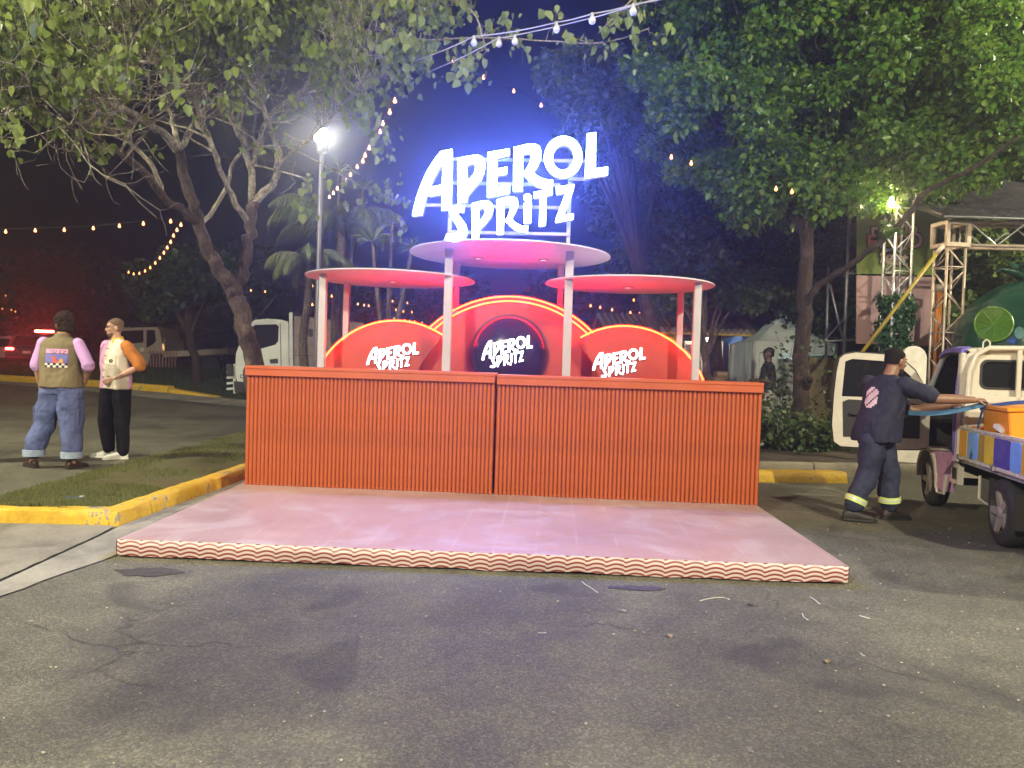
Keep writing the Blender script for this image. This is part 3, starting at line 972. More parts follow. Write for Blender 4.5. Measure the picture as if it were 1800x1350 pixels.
def flood_lamp(loc, h, label, power, col=(1.0, 0.92, 0.67)):
    """unseen car-park mast: shoebox head with its light just below the lens"""
    t = thing('street_lamp', label, 'street lamp', loc, 0, 'street lamps of the car park')
    mb = MB(); mb.tube([(0, 0, 0), (0, 0, 0.35), (0, 0, 0.36), (0, 0, h)], [0.11, 0.10, 0.075, 0.05], 14); mb.build('pole', MGALV, t, smooth=40)
    mb = MB(); mb.box((0, .35, h + .03), (.30, .70, .12), bev=.02); hd = mb.build('lamp_head', MGALV, t)
    mb = MB(); mb.box((0, .40, h - .035), (.22, .46, .01)); mb.build('lens', EM('flood_lens', col, 60), hd)
    add_point('lamp_light', (0, .40, h - .16), power, col, 0.14, t)
    return t
flood_lamp((-5.2, -4.6, 0), 7.0, 'street lamp mast behind the camera on the island side', 7700)
flood_lamp((6.5, -3.4, 0), 7.5, 'street lamp mast behind the camera on the pickup side', 7400)
flood_lamp((-11.0, 5.5, 0), 7.0, 'unseen lamp mast added to light the lane, left of the standing men', 5600)  # out of view, added to brighten the lane and the men
flood_lamp((13.5, 8.5, 0), 7.5, 'unseen lamp mast added to light the right side, beyond the parked pickup', 6000)  # out of view, added to brighten kiosk, tent, truss and banners
# ================================================================== TREES
def bark_mat(name, c1, c2, c3):
    m, nt, b = newmat(name)
    c = coord(nt)
    mp = nt.nodes.new('ShaderNodeMapping'); mp.inputs['Scale'].default_value = (1, 1, .28); nt.links.new(c, mp.inputs['Vector'])
    v = nt.nodes.new('ShaderNodeTexVoronoi'); v.feature = 'DISTANCE_TO_EDGE'; v.inputs['Scale'].default_value = 24; nt.links.new(mp.outputs[0], v.inputs['Vector'])
    n1 = noise_n(nt, 22, 6, .75, mp.outputs[0], .8); n2 = noise_n(nt, 5, 4, .6, c)
    col = ramp(nt, n1, [(.32, c1), (.52, c2), (.70, c3)])
    col = mixc(nt, .65, col, ramp(nt, v.outputs['Distance'], [(0, (.25, .22, .2)), (.12, (1.1, 1.1, 1.1))]), 'MULTIPLY')
    col = mixc(nt, ramp(nt, n2, [(.55, 0.0), (.68, .6)]), col, tuple(x * 1.5 for x in c3))
    nt.links.new(col, b.inputs['Base Color']); b.inputs['Roughness'].default_value = .9
    h = math_n(nt, 'ADD', math_n(nt, 'MULTIPLY', n1, .8), math_n(nt, 'MINIMUM', v.outputs['Distance'], .15))
    bump(nt, b, h, 1.0, .035)
    return m
MBARK = M('bark_brown', (0.105, 0.070, 0.042), 0.85, var=0.45, scale=9, bmp=0.9, bscale=26)
MBARKP = bark_mat('bark_pale', (.040, .026, .017), (.105, .080, .055), (.20, .175, .13))
MBARKD = bark_mat('bark_dark', (.012, .008, .006), (.034, .021, .014), (.075, .050, .035))
def leaf_mesh(name, pos, nrm, direc, size, mat, parent, wid=0.42, g=None):
    """pos, nrm, direc: (n,3); six-point pointed leaves folded along the midrib"""
    n = len(pos)
    d = direc / (np.linalg.norm(direc, axis=1, keepdims=True) + 1e-9)
    s = np.cross(d, nrm); s /= (np.linalg.norm(s, axis=1, keepdims=True) + 1e-9)
    u = np.cross(s, d)
    L = size[:, None]
    W = L * wid
    v = np.zeros((n, 6, 3))
    v[:, 0] = pos
    v[:, 1] = pos + d * L * .28 + s * W + u * L * .10
    v[:, 2] = pos + d * L * .68 + s * W * .72 + u * L * .07
    v[:, 3] = pos + d * L - u * L * .10
    v[:, 4] = pos + d * L * .68 - s * W * .72 + u * L * .07
    v[:, 5] = pos + d * L * .28 - s * W + u * L * .10
    me = bpy.data.meshes.new(name)
    me.vertices.add(n * 6); me.vertices.foreach_set('co', v.reshape(-1))
    idx = np.array([0, 1, 2, 3, 0, 3, 4, 5])
    loops = (np.arange(n)[:, None] * 6 + idx[None]).reshape(-1)
    me.loops.add(n * 8); me.loops.foreach_set('vertex_index', loops.astype(np.int32))
    me.polygons.add(n * 2); me.polygons.foreach_set('loop_start', np.arange(0, n * 8, 4, dtype=np.int32))
    me.update(calc_edges=True)
    me.materials.append(mat)
    return link(name, me, parent)
def spline(pts, n):
    """Catmull-Rom through pts (Vectors with radius as 4th component)"""
    out = []
    q = [pts[0]] + list(pts) + [pts[-1]]
    for i in range(1, len(q) - 2):
        for k in range(n):
            t = k / n
            a, b, c, d = (np.array(x) for x in q[i - 1:i + 3])
            out.append(0.5 * ((2 * b) + (-a + c) * t + (2 * a - 5 * b + 4 * c - d) * t * t + (-a + 3 * b - 3 * c + d) * t ** 3))
    out.append(np.array(pts[-1]))
    return out
class Tree:
    def __init__(self, name, label, base, group=None, seed=1):
        self.t = thing(name, label, 'tree', base, 0, group)
        self.base = np.array(base)
        self.mb = MB(); self.g = np.random.default_rng(seed); self.tw = []
    def limb(self, pts, n=5, sides=9, gnarl=0.02):
        sp = spline(pts, n)
        w = [p[:3] + self.g.normal(0, gnarl, 3) * min(1, p[3] * 12) - self.base for p in sp]
        self.mb.tube(w, [max(0.004, p[3]) for p in sp], sides, 1 if pts[0][3] < .062 else 0)
        return sp
    def twig(self, p, d, L, r, depth, up=0.15, spread=0.7, kids=4, tipleaf=True):
        """recursive side branch; stores leaf spots along its thin ends"""
        g = self.g
        pts = [np.array([*p, r])]
        q = np.array(p, float); d = d / np.linalg.norm(d)
        m = 4
        for k in range(m):
            d = d + g.normal(0, 0.22, 3) + np.array([0, 0, up * 0.4])
            d /= np.linalg.norm(d)
            q = q + d * L / m
            pts.append(np.array([*q, r * (1 - 0.75 * (k + 1) / m)]))
        self.mb.tube([x[:3] - self.base for x in pts], [max(.0025, x[3]) for x in pts], 5 if depth > 0 else 3, 1, cap=False)
        if depth > 0:
            for k in range(kids):
                i = g.integers(1, m + 1)
                dd = d + g.normal(0, spread, 3) + np.array([0, 0, up])
                self.twig(pts[i][:3], dd, L * g.uniform(.45, .75), r * .45, depth - 1, up, spread, kids)
        else:
            for x in pts[1:]:
                self.tw.append((x[:3], d))
        return pts
    def finish(self, barkm, twigm=None):
        self.mb.build('trunk', [barkm, twigm or barkm], self.t, smooth='full', fix=False)

def droop_leaves(tr, per, size, mat, jit=0.10, wid=0.40, droop=0.9, name='crown', frac=1.0):
    g = tr.g
    c = np.array([x[0] for x in tr.tw]); n0 = len(c)
    if frac < 1: c = c[g.uniform(0, 1, n0) < frac]
    c = np.repeat(c, per, 0)
    n = len(c)
    pos = c + g.normal(0, jit, (n, 3)) - tr.base
    d = g.normal(0, .55, (n, 3)); d[:, 2] -= droop
    nr = g.normal(0, 1, (n, 3)); nr[:, 1] -= 0.8; nr[:, 2] += .3
    sz = size * g.uniform(.4, 1.5, n)
    return leaf_mesh(name, pos, nr, d, sz, mat, tr.t, wid)

# --------------------------------------------------- left tree: several stems, drooping heart-shaped leaves
def V4(px, py, Y, r):
    p = P(px, py, Y); return np.array([p.x, p.y, p.z, r])
tb = P(446, 640, 10.2)
T1 = Tree('forked_tree', 'forked tree with slender pale limbs and drooping leaves, rooted behind the left counter', (tb.x + .08, tb.y, 0.1), None, 11)
trunk = T1.limb([np.array([tb.x + .22, tb.y, 0.05, .21]), np.array([tb.x + .10, tb.y, 0.7, .14]), V4(446, 640, 10.2, .122), V4(430, 575, 10.2, .115), V4(416, 525, 10.2, .115), V4(404, 500, 10.2, .105)], 5, 12)
LIMBS = [
 ([(404,502,10.2,.10),(372,455,10.1,.085),(350,393,10.0,.075),(330,333,9.9,.070),(313,263,9.8,.060)], 0),
 ([(313,263,9.8,.055),(283,233,9.4,.046),(233,200,8.8,.040),(187,180,8.3,.034),(110,140,7.6,.026),(30,90,7.0,.016),(-60,40,6.6,.01)], 1),
 ([(313,263,9.8,.040),(303,215,9.8,.030),(293,167,9.8,.026),(283,130,9.7,.02),(270,60,9.4,.014),(262,-30,9.2,.008)], 1),
 ([(313,263,9.8,.048),(340,222,10.0,.040),(370,185,10.2,.034),(400,162,10.4,.030),(443,143,10.5,.024),(500,110,10.4,.014),(560,60,10,.008)], 1),
 ([(348,392,10.0,.062),(320,370,9.7,.052),(290,347,9.4,.046),(243,293,8.9,.042),(183,253,8.3,.036),(117,207,7.6,.030),(57,177,7.1,.022),(0,163,6.7,.018),(-80,150,6.3,.010)], 1),
 ([(285,342,9.4,.035),(272,300,9.3,.030),(240,262,9.2,.026),(190,225,8.9,.020),(120,195,8.5,.014),(40,195,8.2,.008)], 1),
 ([(412,515,10.2,.10),(428,470,10.3,.085),(436,430,10.4,.078),(441,380,10.5,.072),(446,350,10.6,.066)], 0),
 ([(438,395,10.5,.046),(418,362,10.3,.042),(393,310,10.1,.038),(367,243,9.8,.034),(352,205,9.5,.026),(330,150,9.0,.018),(300,70,8.4,.010)], 1),
 ([(443,355,10.6,.050),(441,300,10.7,.046),(428,255,10.7,.042),(410,215,10.6,.038),(393,173,10.5,.032),(377,100,10.2,.022),(365,20,9.9,.012)], 1),
 ([(441,300,10.7,.040),(455,250,10.8,.036),(475,203,10.9,.034),(533,157,11.0,.030),(573,110,10.8,.024),(630,70,10.2,.016),(700,30,9.6,.010)], 1),
 ([(446,352,10.6,.060),(477,327,10.5,.050),(490,290,10.3,.046),(487,257,10.2,.040),(467,205,9.9,.034),(440,147,9.5,.028),(400,130,9.2,.022),(330,118,8.7,.018),(260,110,8.2,.016),(170,95,7.7,.012)], 1),
 ([(490,288,10.3,.030),(515,268,10.0,.024),(545,243,9.6,.020),(600,185,9.0,.014),(640,140,8.6,.009)], 1),
 ([(350,393,10.0,.034),(372,375,10.4,.03),(400,325,10.6,.028),(410,285,10.8,.024),(440,262,11.0,.018),(500,258,11.3,.014),(560,285,11.6,.010),(640,330,11.9,.008),(700,360,12.0,.005)], 2),
 ([(450,290,10.5,.02),(490,300,10.2,.016),(540,315,10.0,.010)], 2),
 ([(183,253,8.3,.02),(165,275,8.2,.016),(150,270,8.0,.012),(110,262,7.9,.008)], 2),
 ([(640,70,10.2,.014),(690,66,9.4,.012),(760,70,8.8,.010),(850,66,8.2,.009),(960,72,7.9,.008),(1060,75,7.7,.007),(1140,50,7.5,.006)], 3),
 ([(760,-20,8.4,.014),(830,20,8.2,.011),(850,70,8.0,.008),(855,92,7.9,.005)], 3),
 ([(1140,-30,7.6,.010),(1090,20,7.6,.008),(1050,60,7.7,.006)], 3),
]
g1 = T1.g
for pts, kind in LIMBS:
    sp = T1.limb([V4(*p) for p in pts], 5, 8 if pts[0][3] > .03 else 6)
    if kind == 0: continue
    n = len(sp)
    if kind == 1:
        for i in range(int(n * .42), n, 1):
            f = i / n
            for _ in range(2 if f > .6 else 1):
                d = (sp[min(i + 1, n - 1)] - sp[max(i - 1, 0)])[:3]
                d = d / (np.linalg.norm(d) + 1e-6) * .7 + g1.normal(0, .6, 3) + np.array([0, -.15, .40])
                T1.twig(sp[i][:3], d, g1.uniform(.55, 1.15), max(.006, sp[i][3] * .55), 2 if f > .45 else 1, 0.14, .75, 3)
        d = (sp[-1] - sp[-2])[:3]
        T1.twig(sp[-1][:3], d, .9, sp[-1][3], 2, .1, .8, 4)
    else:
        for i in range(int(n * .35), n, 2 if kind == 3 else 2):
            d = g1.normal(0, .7, 3) + np.array([0.1, -.1, -.15 if kind == 3 else 0.1])
            T1.twig(sp[i][:3], d, g1.uniform(.22, .45), .005, 0 if kind == 3 else 1, -.1, .8, 2)
# extra shoots that carry the canopy over and in front of the frame's top edge
for k in range(26):
    px = g1.uniform(-80, 640); py = g1.uniform(-140, 60) - (40 if px > 430 else 0)
    p = P(px, py, g1.uniform(7.6, 10.5))
    T1.twig(np.array(p), g1.normal(0, .7, 3) + np.array([0, 0, -.1]), g1.uniform(.6, 1.0), .008, 2, .02, .8, 3)
MLF1 = LEAF('leaf_left_tree', (0.09, 0.14, 0.022), (0.17, 0.235, 0.040), (0.32, 0.37, 0.085), 0.48, 0.38)
def to_px(v):
    q = CAMR.to_3x3().transposed() @ (Vector(v) - CAMP)
    if q.z > -.1: return (-999, -999)
    return (900 + FPX * q.x / -q.z, 675 - FPX * q.y / -q.z)
def airy(v):
    """the crown is bare inside: leaves thin out below the leafy upper tier and leave the lamp head free"""
    x, y = to_px(v)
    if y < -60: return True
    if 528 < x < 606 and 195 < y < 300: return False
    lim = 100 + 90 * max(0, 1 - x / 260.0) - 40 * (430 < x < 520)
    if x > 560: lim = 210 if x < 760 else 130
    if 520 < x < 720 and y > 270: return True
    q = Vector(v)
    gap = noise.noise(q * 1.15) + .55 * noise.noise(q * 2.7 + Vector((5, 2, 1)))
    if gap < -.10 and x < 700: return False        # windows of sky between the leaf masses
    k = (y - lim) / 110
    if k > .86 and y < 285: return g1.uniform(0, 1) < .16
    return g1.uniform(0, 1) > k * .9 + .02
T1.tw = [x for x in T1.tw if airy(x[0])]
# leafy boughs overhead (behind the picture plane) that dapple the asphalt
dap = []
for px, py, rr0 in [(690,1120,.34),(800,1170,.24),(1290,1160,.26),(1330,1250,.22),(700,1335,.26),(450,1050,.22)]:
    q = G(px, py); h_ = Vector((-5.2, -4.2, 6.85)); c_ = q.lerp(h_, .50 + .1 * g1.uniform(-1, 1))
    for k in range(4): dap.append((np.array(c_) + g1.normal(0, rr0 * .42, 3), rr0 * .42))
droop_leaves(T1, 4, 0.088, MLF1, 0.062, 0.40, 1.3, frac=.52)

# --------------------------------------------------- clumpy broad crowns
def clump_leaves(tr, clumps, per, size, mat, wid=0.42, name='crown', flat=.75):
    """clumps: (centre, radius); leaves sit on and just inside each lumpy shell"""
    g = tr.g
    C = np.array([c for c, r in clumps]); Rr = np.array([r for c, r in clumps])
    cnt = np.maximum(12, (per * (Rr / Rr.mean()) ** 2).astype(int))
    ci = np.repeat(np.arange(len(C)), cnt); n = len(ci)
    d = g.normal(0, 1, (n, 3)); d /= np.linalg.norm(d, axis=1, keepdims=True)
    rad = Rr[ci] * (1 - 0.62 * g.uniform(0, 1, n) ** 2.0) * (1 + .22 * np.sin(d[:, 0] * 5 + ci) * np.cos(d[:, 1] * 4 + ci * 2))
    pos = C[ci] + d * rad[:, None] * np.array([1, 1, flat])
    pos -= tr.base
    dirn = d * .6 + g.normal(0, .6, (n, 3)); dirn[:, 2] -= .25
    nr = d * .5 + g.normal(0, .5, (n, 3)); nr[:, 2] += .6
    return leaf_mesh(name, pos, nr, dirn, size * g.uniform(.45, 1.5, n), mat, tr.t, wid)
def crown_clumps(g, ellipsoids, n, rmin, rmax, shell=0.55):
    out = []
    w = np.array([e[1][0] * e[1][1] + e[1][0] * e[1][2] for e in ellipsoids]); w = w / w.sum()
    for k in range(n):
        e = ellipsoids[g.choice(len(ellipsoids), p=w)]
        d = g.normal(0, 1, 3); d /= np.linalg.norm(d)
        r = g.uniform(shell, 1.0)
        out.append((np.array(e[0]) + d * np.array(e[1]) * r, g.uniform(rmin, rmax)))
    return out
def E3(px, py, Y, rx, ry, rz):
    p = P(px, py, Y); return (np.array(p), np.array([rx, ry, rz]))

clump_leaves(T1, dap, 90, 0.105, MLF1, .42, 'overhead_bough')
T1.finish(bark_mat('bark_reddish', (.018, .011, .008), (.055, .034, .024), (.11, .08, .06)), bark_mat('bark_limb', (.12, .10, .065), (.29, .26, .18), (.46, .43, .33)))

# --------------------------------------------------- right tree
rb = G(1408, 800)
Yt = 12.3
b0 = P(1408, 800, Yt)
T2 = Tree('broad_tree', 'big leafy tree with a dark straight trunk in the planting bed', (b0.x, Yt, 0.12), None, 21)
T2.limb([np.array([b0.x + .03, Yt, 0.0, .26]), V4(1404, 760, Yt, .150), V4(1406, 690, Yt, .130), V4(1410, 600, Yt, .122), V4(1415, 520, Yt, .116), V4(1418, 430, Yt, .105), V4(1420, 340, Yt, .095), V4(1425, 240, Yt, .10), V4(1440, 120, Yt, .07), V4(1450, 0, Yt, .05)], 5, 12)
RL = [[(1412,545,12.3,.065),(1440,500,12.0,.050),(1490,470,11.6,.045),(1540,430,11.2,.042),(1590,385,10.9,.040),(1625,340,10.7,.038),(1660,322,10.5,.034),(1720,290,10.2,.03),(1790,240,9.9,.02)],
      [(1418,420,12.3,.07),(1380,350,12.2,.06),(1320,280,12.0,.05),(1250,210,11.8,.035),(1180,160,11.6,.02)],
      [(1420,360,12.3,.07),(1470,280,12.4,.055),(1540,200,12.5,.045),(1620,110,12.6,.03),(1700,30,12.6,.02)],
      [(1423,300,12.3,.06),(1370,200,12.6,.045),(1310,110,12.8,.03),(1260,20,13,.02)],
      [(1430,220,12.3,.06),(1500,120,11.6,.045),(1560,30,11,.03)]]
for pts in RL: T2.limb([V4(*p) for p in pts], 5, 8)
T2.limb([V4(1412,690,12.3,.06), V4(1420,672,12.1,.075), V4(1423,665,12.0,.06)], 4, 8)
g2 = T2.g
ell2 = [E3(1480,90,12.2,2.6,1.9,1.35), E3(1290,190,12.2,1.55,1.4,1.15), E3(1690,120,11.8,2.0,1.8,1.7), E3(1350,310,12.4,1.05,1.0,.75), E3(1580,270,12.0,1.35,1.2,.75), E3(1220,90,12.8,1.2,1.2,1.0), E3(1760,250,11.2,1.1,1.0,.55), E3(1450,-60,12,3.4,2.4,1.2)]
cl2 = crown_clumps(g2, ell2, 430, .20, .46, .35)
cl2 += [(np.array(P(px, py, Y)), r) for px, py, Y, r in [(1566,396,11.0,.12),(1574,412,10.95,.08),(1440,360,12,.35),(1480,345,11.9,.3),(1300,370,12.2,.3),(1270,335,12.2,.3),(1520,350,11.8,.3),(1660,330,11,.25),(1200,300,12.6,.3),(1160,255,12.9,.3)]]
MLF2 = LEAF('leaf_right_tree', (0.035, 0.105, 0.012), (0.095, 0.21, 0.024), (0.27, 0.34, 0.045), 0.34, 0.30)
clump_leaves(T2, cl2, 310, 0.086, MLF2, .38)
for c, r in cl2[::3]:
    d = np.array(c) - np.array(P(1430, 300, 12.3))
    T2.twig(np.array(c) - d * .22, d, np.linalg.norm(d) * .25 + .15, .012, 1, .1, .6, 2)
T2.finish(MBARKD)

# --------------------------------------------------- tree lit by the sign, to the left of the big one and farther back
def simple_tree(name, label, px, py_base, Y, ells, ncl, per, size, mat, bark, r0, seed, rmin=.3, rmax=.6, group='trees standing behind the bar', lean=0.0, wid=.42, shell=.4):
    b = P(px, py_base, Y)
    z0 = zg(b.x, Y) - 0.05
    tr = Tree(name, label, (b.x, Y, z0), group, seed)
    cc = np.mean([e[0] for e in ells], axis=0)
    tr.limb([np.array([b.x, Y, z0, r0 * 1.4]), np.array([b.x + lean * .2, Y, z0 + .8, r0]), np.array([(b.x + cc[0]) / 2, Y, (z0 + cc[2]) / 2, r0 * .8]), np.array([cc[0], Y, cc[2], r0 * .4])], 5, 9)
    for e in ells:
        for k in range(3):
            tip = np.array(e[0]) + tr.g.normal(0, .35, 3) * e[1]
            mid = np.array([(b.x + cc[0]) / 2, Y, (z0 + cc[2]) / 2])
            m2 = (mid + tip) / 2 + np.array([0, 0, .25])
            tr.limb([np.array([*mid, r0 * .5]), np.array([*m2, r0 * .3]), np.array([*tip, r0 * .08])], 4, 6)
    cl = crown_clumps(tr.g, ells, ncl, rmin, rmax, shell)
    clump_leaves(tr, cl, per, size, mat, wid)
    tr.finish(bark)
    return tr
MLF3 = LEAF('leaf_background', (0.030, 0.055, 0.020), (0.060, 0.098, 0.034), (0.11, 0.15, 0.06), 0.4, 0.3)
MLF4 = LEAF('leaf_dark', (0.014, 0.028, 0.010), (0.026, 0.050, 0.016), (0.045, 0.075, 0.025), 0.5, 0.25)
simple_tree('leafy_tree', 'blue-lit leafy tree just right of the glowing sign', 1190, 660, 14.6, [E3(1075,190,14.4,.95,.9,.75), E3(1010,120,14.2,.75,.7,.30), E3(1130,260,14.6,1.0,.9,.8), E3(1050,215,14.2,.65,.6,.4)], 95, 260, .10, MLF3, MBARKD, .13, 31, .20, .42)
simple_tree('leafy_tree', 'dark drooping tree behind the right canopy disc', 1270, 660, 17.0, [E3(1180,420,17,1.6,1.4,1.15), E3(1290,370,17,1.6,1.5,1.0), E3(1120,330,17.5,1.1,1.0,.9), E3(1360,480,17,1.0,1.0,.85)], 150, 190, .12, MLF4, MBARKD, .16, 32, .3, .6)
simple_tree('leafy_tree', 'low branchy tree between the kiosk and the dark drooping tree', 1250, 640, 15.6, [E3(1225,470,15.6,.75,.7,.40), E3(1290,510,15.6,.55,.6,.45), E3(1180,520,15.8,.6,.6,.35)], 50, 150, .09, MLF3, MBARKP, .07, 33, .18, .34, lean=.3)
simple_tree('leafy_tree', 'brightly lit leafy tree seen through the truss gate', 1760, 640, 16.5, [E3(1725,500,16.5,.75,.9,.85), E3(1705,580,16.2,.55,.6,.6), E3(1700,420,16.6,.5,.6,.45)], 80, 210, .115, LEAF('leaf_lime', (0.07, 0.12, 0.02), (0.14, 0.21, 0.04), (0.28, 0.34, 0.09), .4, .35), MBARKP, .10, 34, .2, .38)
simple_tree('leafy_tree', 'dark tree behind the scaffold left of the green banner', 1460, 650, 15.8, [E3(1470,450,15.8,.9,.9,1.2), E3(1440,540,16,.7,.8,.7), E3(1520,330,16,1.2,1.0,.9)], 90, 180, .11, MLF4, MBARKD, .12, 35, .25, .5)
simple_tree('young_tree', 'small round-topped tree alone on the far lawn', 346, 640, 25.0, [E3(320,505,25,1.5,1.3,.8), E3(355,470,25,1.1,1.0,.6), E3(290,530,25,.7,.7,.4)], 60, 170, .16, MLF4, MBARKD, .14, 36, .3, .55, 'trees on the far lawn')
# far unlit trees closing the view
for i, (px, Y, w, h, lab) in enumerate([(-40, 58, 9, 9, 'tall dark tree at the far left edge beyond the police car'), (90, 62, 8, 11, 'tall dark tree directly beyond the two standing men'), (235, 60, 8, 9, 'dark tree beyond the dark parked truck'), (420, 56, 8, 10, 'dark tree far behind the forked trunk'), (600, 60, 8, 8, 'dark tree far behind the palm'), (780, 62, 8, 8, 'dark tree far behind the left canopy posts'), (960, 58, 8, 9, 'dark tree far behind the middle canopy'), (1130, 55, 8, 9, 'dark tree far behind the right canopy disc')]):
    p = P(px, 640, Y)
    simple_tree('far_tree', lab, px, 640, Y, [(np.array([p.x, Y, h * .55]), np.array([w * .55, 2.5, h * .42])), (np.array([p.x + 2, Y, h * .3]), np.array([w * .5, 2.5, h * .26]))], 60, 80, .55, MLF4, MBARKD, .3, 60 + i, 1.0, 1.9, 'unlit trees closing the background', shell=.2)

# --------------------------------------------------- palm and spiky-headed trees behind the left canopy
MFR = LEAF('palm_leaflet', (0.070, 0.095, 0.030), (0.115, 0.145, 0.045), (0.18, 0.205, 0.075), 0.45, 0.3)
def palm(name, label, top, Y, zbase_r, fronds, seed):
    g = np.random.default_rng(seed)
    tp = P(top[0], top[1], Y)
    z0 = zg(tp.x, Y)
    t = thing(name, label, 'palm', (tp.x, Y, z0), 0, 'palms behind the bar')
    mb = MB()
    H = tp.z - z0
    pts = [(0.05 * math.sin(k * .8), 0, H * k / 12) for k in range(13)]
    mb.tube(pts, [zbase_r * (1.25 - .04 * k + (.06 if k % 2 else 0)) for k in range(13)], 12); mb.build('trunk', MBARKP, t, smooth='full')
    for (az, el, L, sag) in fronds:
        mb = MB()
        d = Vector((math.cos(az), math.sin(az), 0))
        p = Vector((0, 0, H)); e = el
        rp = [p.copy()]
        n = 16
        for k in range(n):
            e -= sag / n * (0.5 + k / n)
            p = p + (d * math.cos(e) + Vector((0, 0, 1)) * math.sin(e)) * (L / n)
            rp.append(p.copy())
        mb.tube(rp, [.016 * (1 - k / (n + 1)) + .003 for k in range(n + 1)], 5, 0)
        side = Vector((-d.y, d.x, 0))
        for k in range(2, n + 1):
            tan = (rp[k] - rp[k - 1]).normalized()
            for s in (-1, 1):
                for q in range(3):
                    o = rp[k - 1].lerp(rp[k], q / 3)
                    ll = L * .30 * math.sin(PI * min(1, .18 + .8 * k / n)) * g.uniform(.85, 1.1) + .05
                    ld = (side * s * .75 + tan * .55 + Vector((0, 0, -.55 - .5 * g.uniform(0, 1)))).normalized()
                    w = tan * .013
                    m1 = o + ld * ll * .5 + Vector((0, 0, .03)); tipp = o + ld * ll + Vector((0, 0, -.10 * ll / .5))
                    mb.add([o - w, o + w, m1 + w * 1.2, tipp, m1 - w * 1.2], [(0, 1, 2, 4), (4, 2, 3)], 1)
        mb.build('frond', [MBARKP, MFR], t, fix=False)
    return t
gp = np.random.default_rng(5)
palm('palm_tree', 'tall palm with drooping fronds behind the street lamp pole', (598, 395), 17.5, .11, [(a, gp.uniform(.35, 1.0), gp.uniform(1.5, 2.0), gp.uniform(1.9, 2.5)) for a in np.arange(0, 2 * PI, .42)], 1)
palm('palm_tree', 'shorter palm whose fronds hang over the white truck', (540, 455), 16.5, .09, [(a, gp.uniform(.2, .8), gp.uniform(1.0, 1.4), gp.uniform(1.7, 2.3)) for a in np.arange(.2, 2 * PI + .2, .48)], 2)
def spiky(heads, base, Y, label, seed):
    g = np.random.default_rng(seed)
    b = P(base[0], base[1], Y); z0 = zg(b.x, Y)
    t = thing('spiky_tree', label, 'tree', (b.x, Y, z0), 0, 'spiky-headed trees behind the bar')
    mb = MB()
    hp = [P(x, y, Y + g.uniform(-.4, .4)) - Vector((b.x, Y, z0)) for x, y, r in heads]
    for h in hp:
        m = Vector((h.x * .35, h.y * .4, h.z * .55))
        mb.tube([(0, 0, 0), m * .5, m, m.lerp(h, .6) + Vector((0, 0, -.08)), h], [.10, .085, .06, .045, .035], 8)
    mb.build('trunk', MBARKP, t, smooth='full')
    for h, (x, y, r) in zip(hp, heads):
        R0 = r / FPX * Y
        mb = MB()
        for k in range(60):
            d = Vector(g.normal(0, 1, 3)); d.z = abs(d.z) * .8 - .15; d.normalize()
            s = d.cross(Vector(g.normal(0, 1, 3))).normalized() * .016
            L = R0 * g.uniform(.7, 1.15)
            m = h + d * L * .6; tipp = h + d * L + Vector((0, 0, -.22 * L))
            mb.add([h - s * .6, h + s * .6, m + s, tipp, m - s], [(0, 1, 2, 4), (4, 2, 3)])
        mb.build('leaf_rosette', MFR, t, fix=False)
    return t
spiky([(655,425,48),(725,438,32),(690,395,30)], (680, 600), 16.0, 'spiky-leaved tree with forked stem above the left backdrop', 3)
spiky([(597,300,38),(640,330,26)], (590, 600), 18.5, 'spiky-leaved tree top beside the street lamp', 4)

# --------------------------------------------------- shrub and weeds at the foot of the right tree
def shrub(loc, r, h, n, size, label, seed, mat):
    tr = Tree('shrub', label, loc, 'shrubs in the planting bed', seed)
    tr.t['category'] = 'shrub'
    for k in range(n):
        d = tr.g.normal(0, 1, 3); d[2] = abs(d[2]) * h / r + .4
        tr.twig(np.array(loc), d, tr.g.uniform(.5, 1.0) * h, .008, 1, .2, .6, 4)
    c = np.array([x[0] for x in tr.tw]); c = np.repeat(c, 3, 0); m = len(c)
    pos = c + tr.g.normal(0, .06, (m, 3)) - tr.base
    pos[:, 2] = np.maximum(pos[:, 2], 0.01)
    dd = tr.g.normal(0, .7, (m, 3)); nr = tr.g.normal(0, .5, (m, 3)); nr[:, 2] += 1
    leaf_mesh('foliage', pos, nr, dd, size * tr.g.uniform(.6, 1.2, m), mat, tr.t)
    tr.mb.build('stem', MBARKD, tr.t, fix=False)
MLF5 = LEAF('leaf_shrub', (0.035, 0.065, 0.016), (0.065, 0.105, 0.026), (0.11, 0.15, 0.05), .45, .3)
for px, py, r, h, n, lab in [(1375, 800, .55, .75, 16, 'leafy shrub between the counter end and the tree trunk'), (1440, 805, .45, .55, 12, 'leafy shrub just right of the tree trunk'), (1400, 812, .4, .4, 9, 'low weeds at the very foot of the tree'), (1350, 800, .35, .5, 8, 'thin shrub hard by the end of the counter')]:
    p = P(px, py, 11.6)
    shrub((p.x, 11.6, .17), r, h, n, .085, lab, 70 + px, MLF5)
p = P(1405, 690, 13.0)
shrub((p.x - .3, 12.8, .17), .5, 1.5, 12, .085, 'taller leafy bush behind the dark trunk', 90, MLF5)
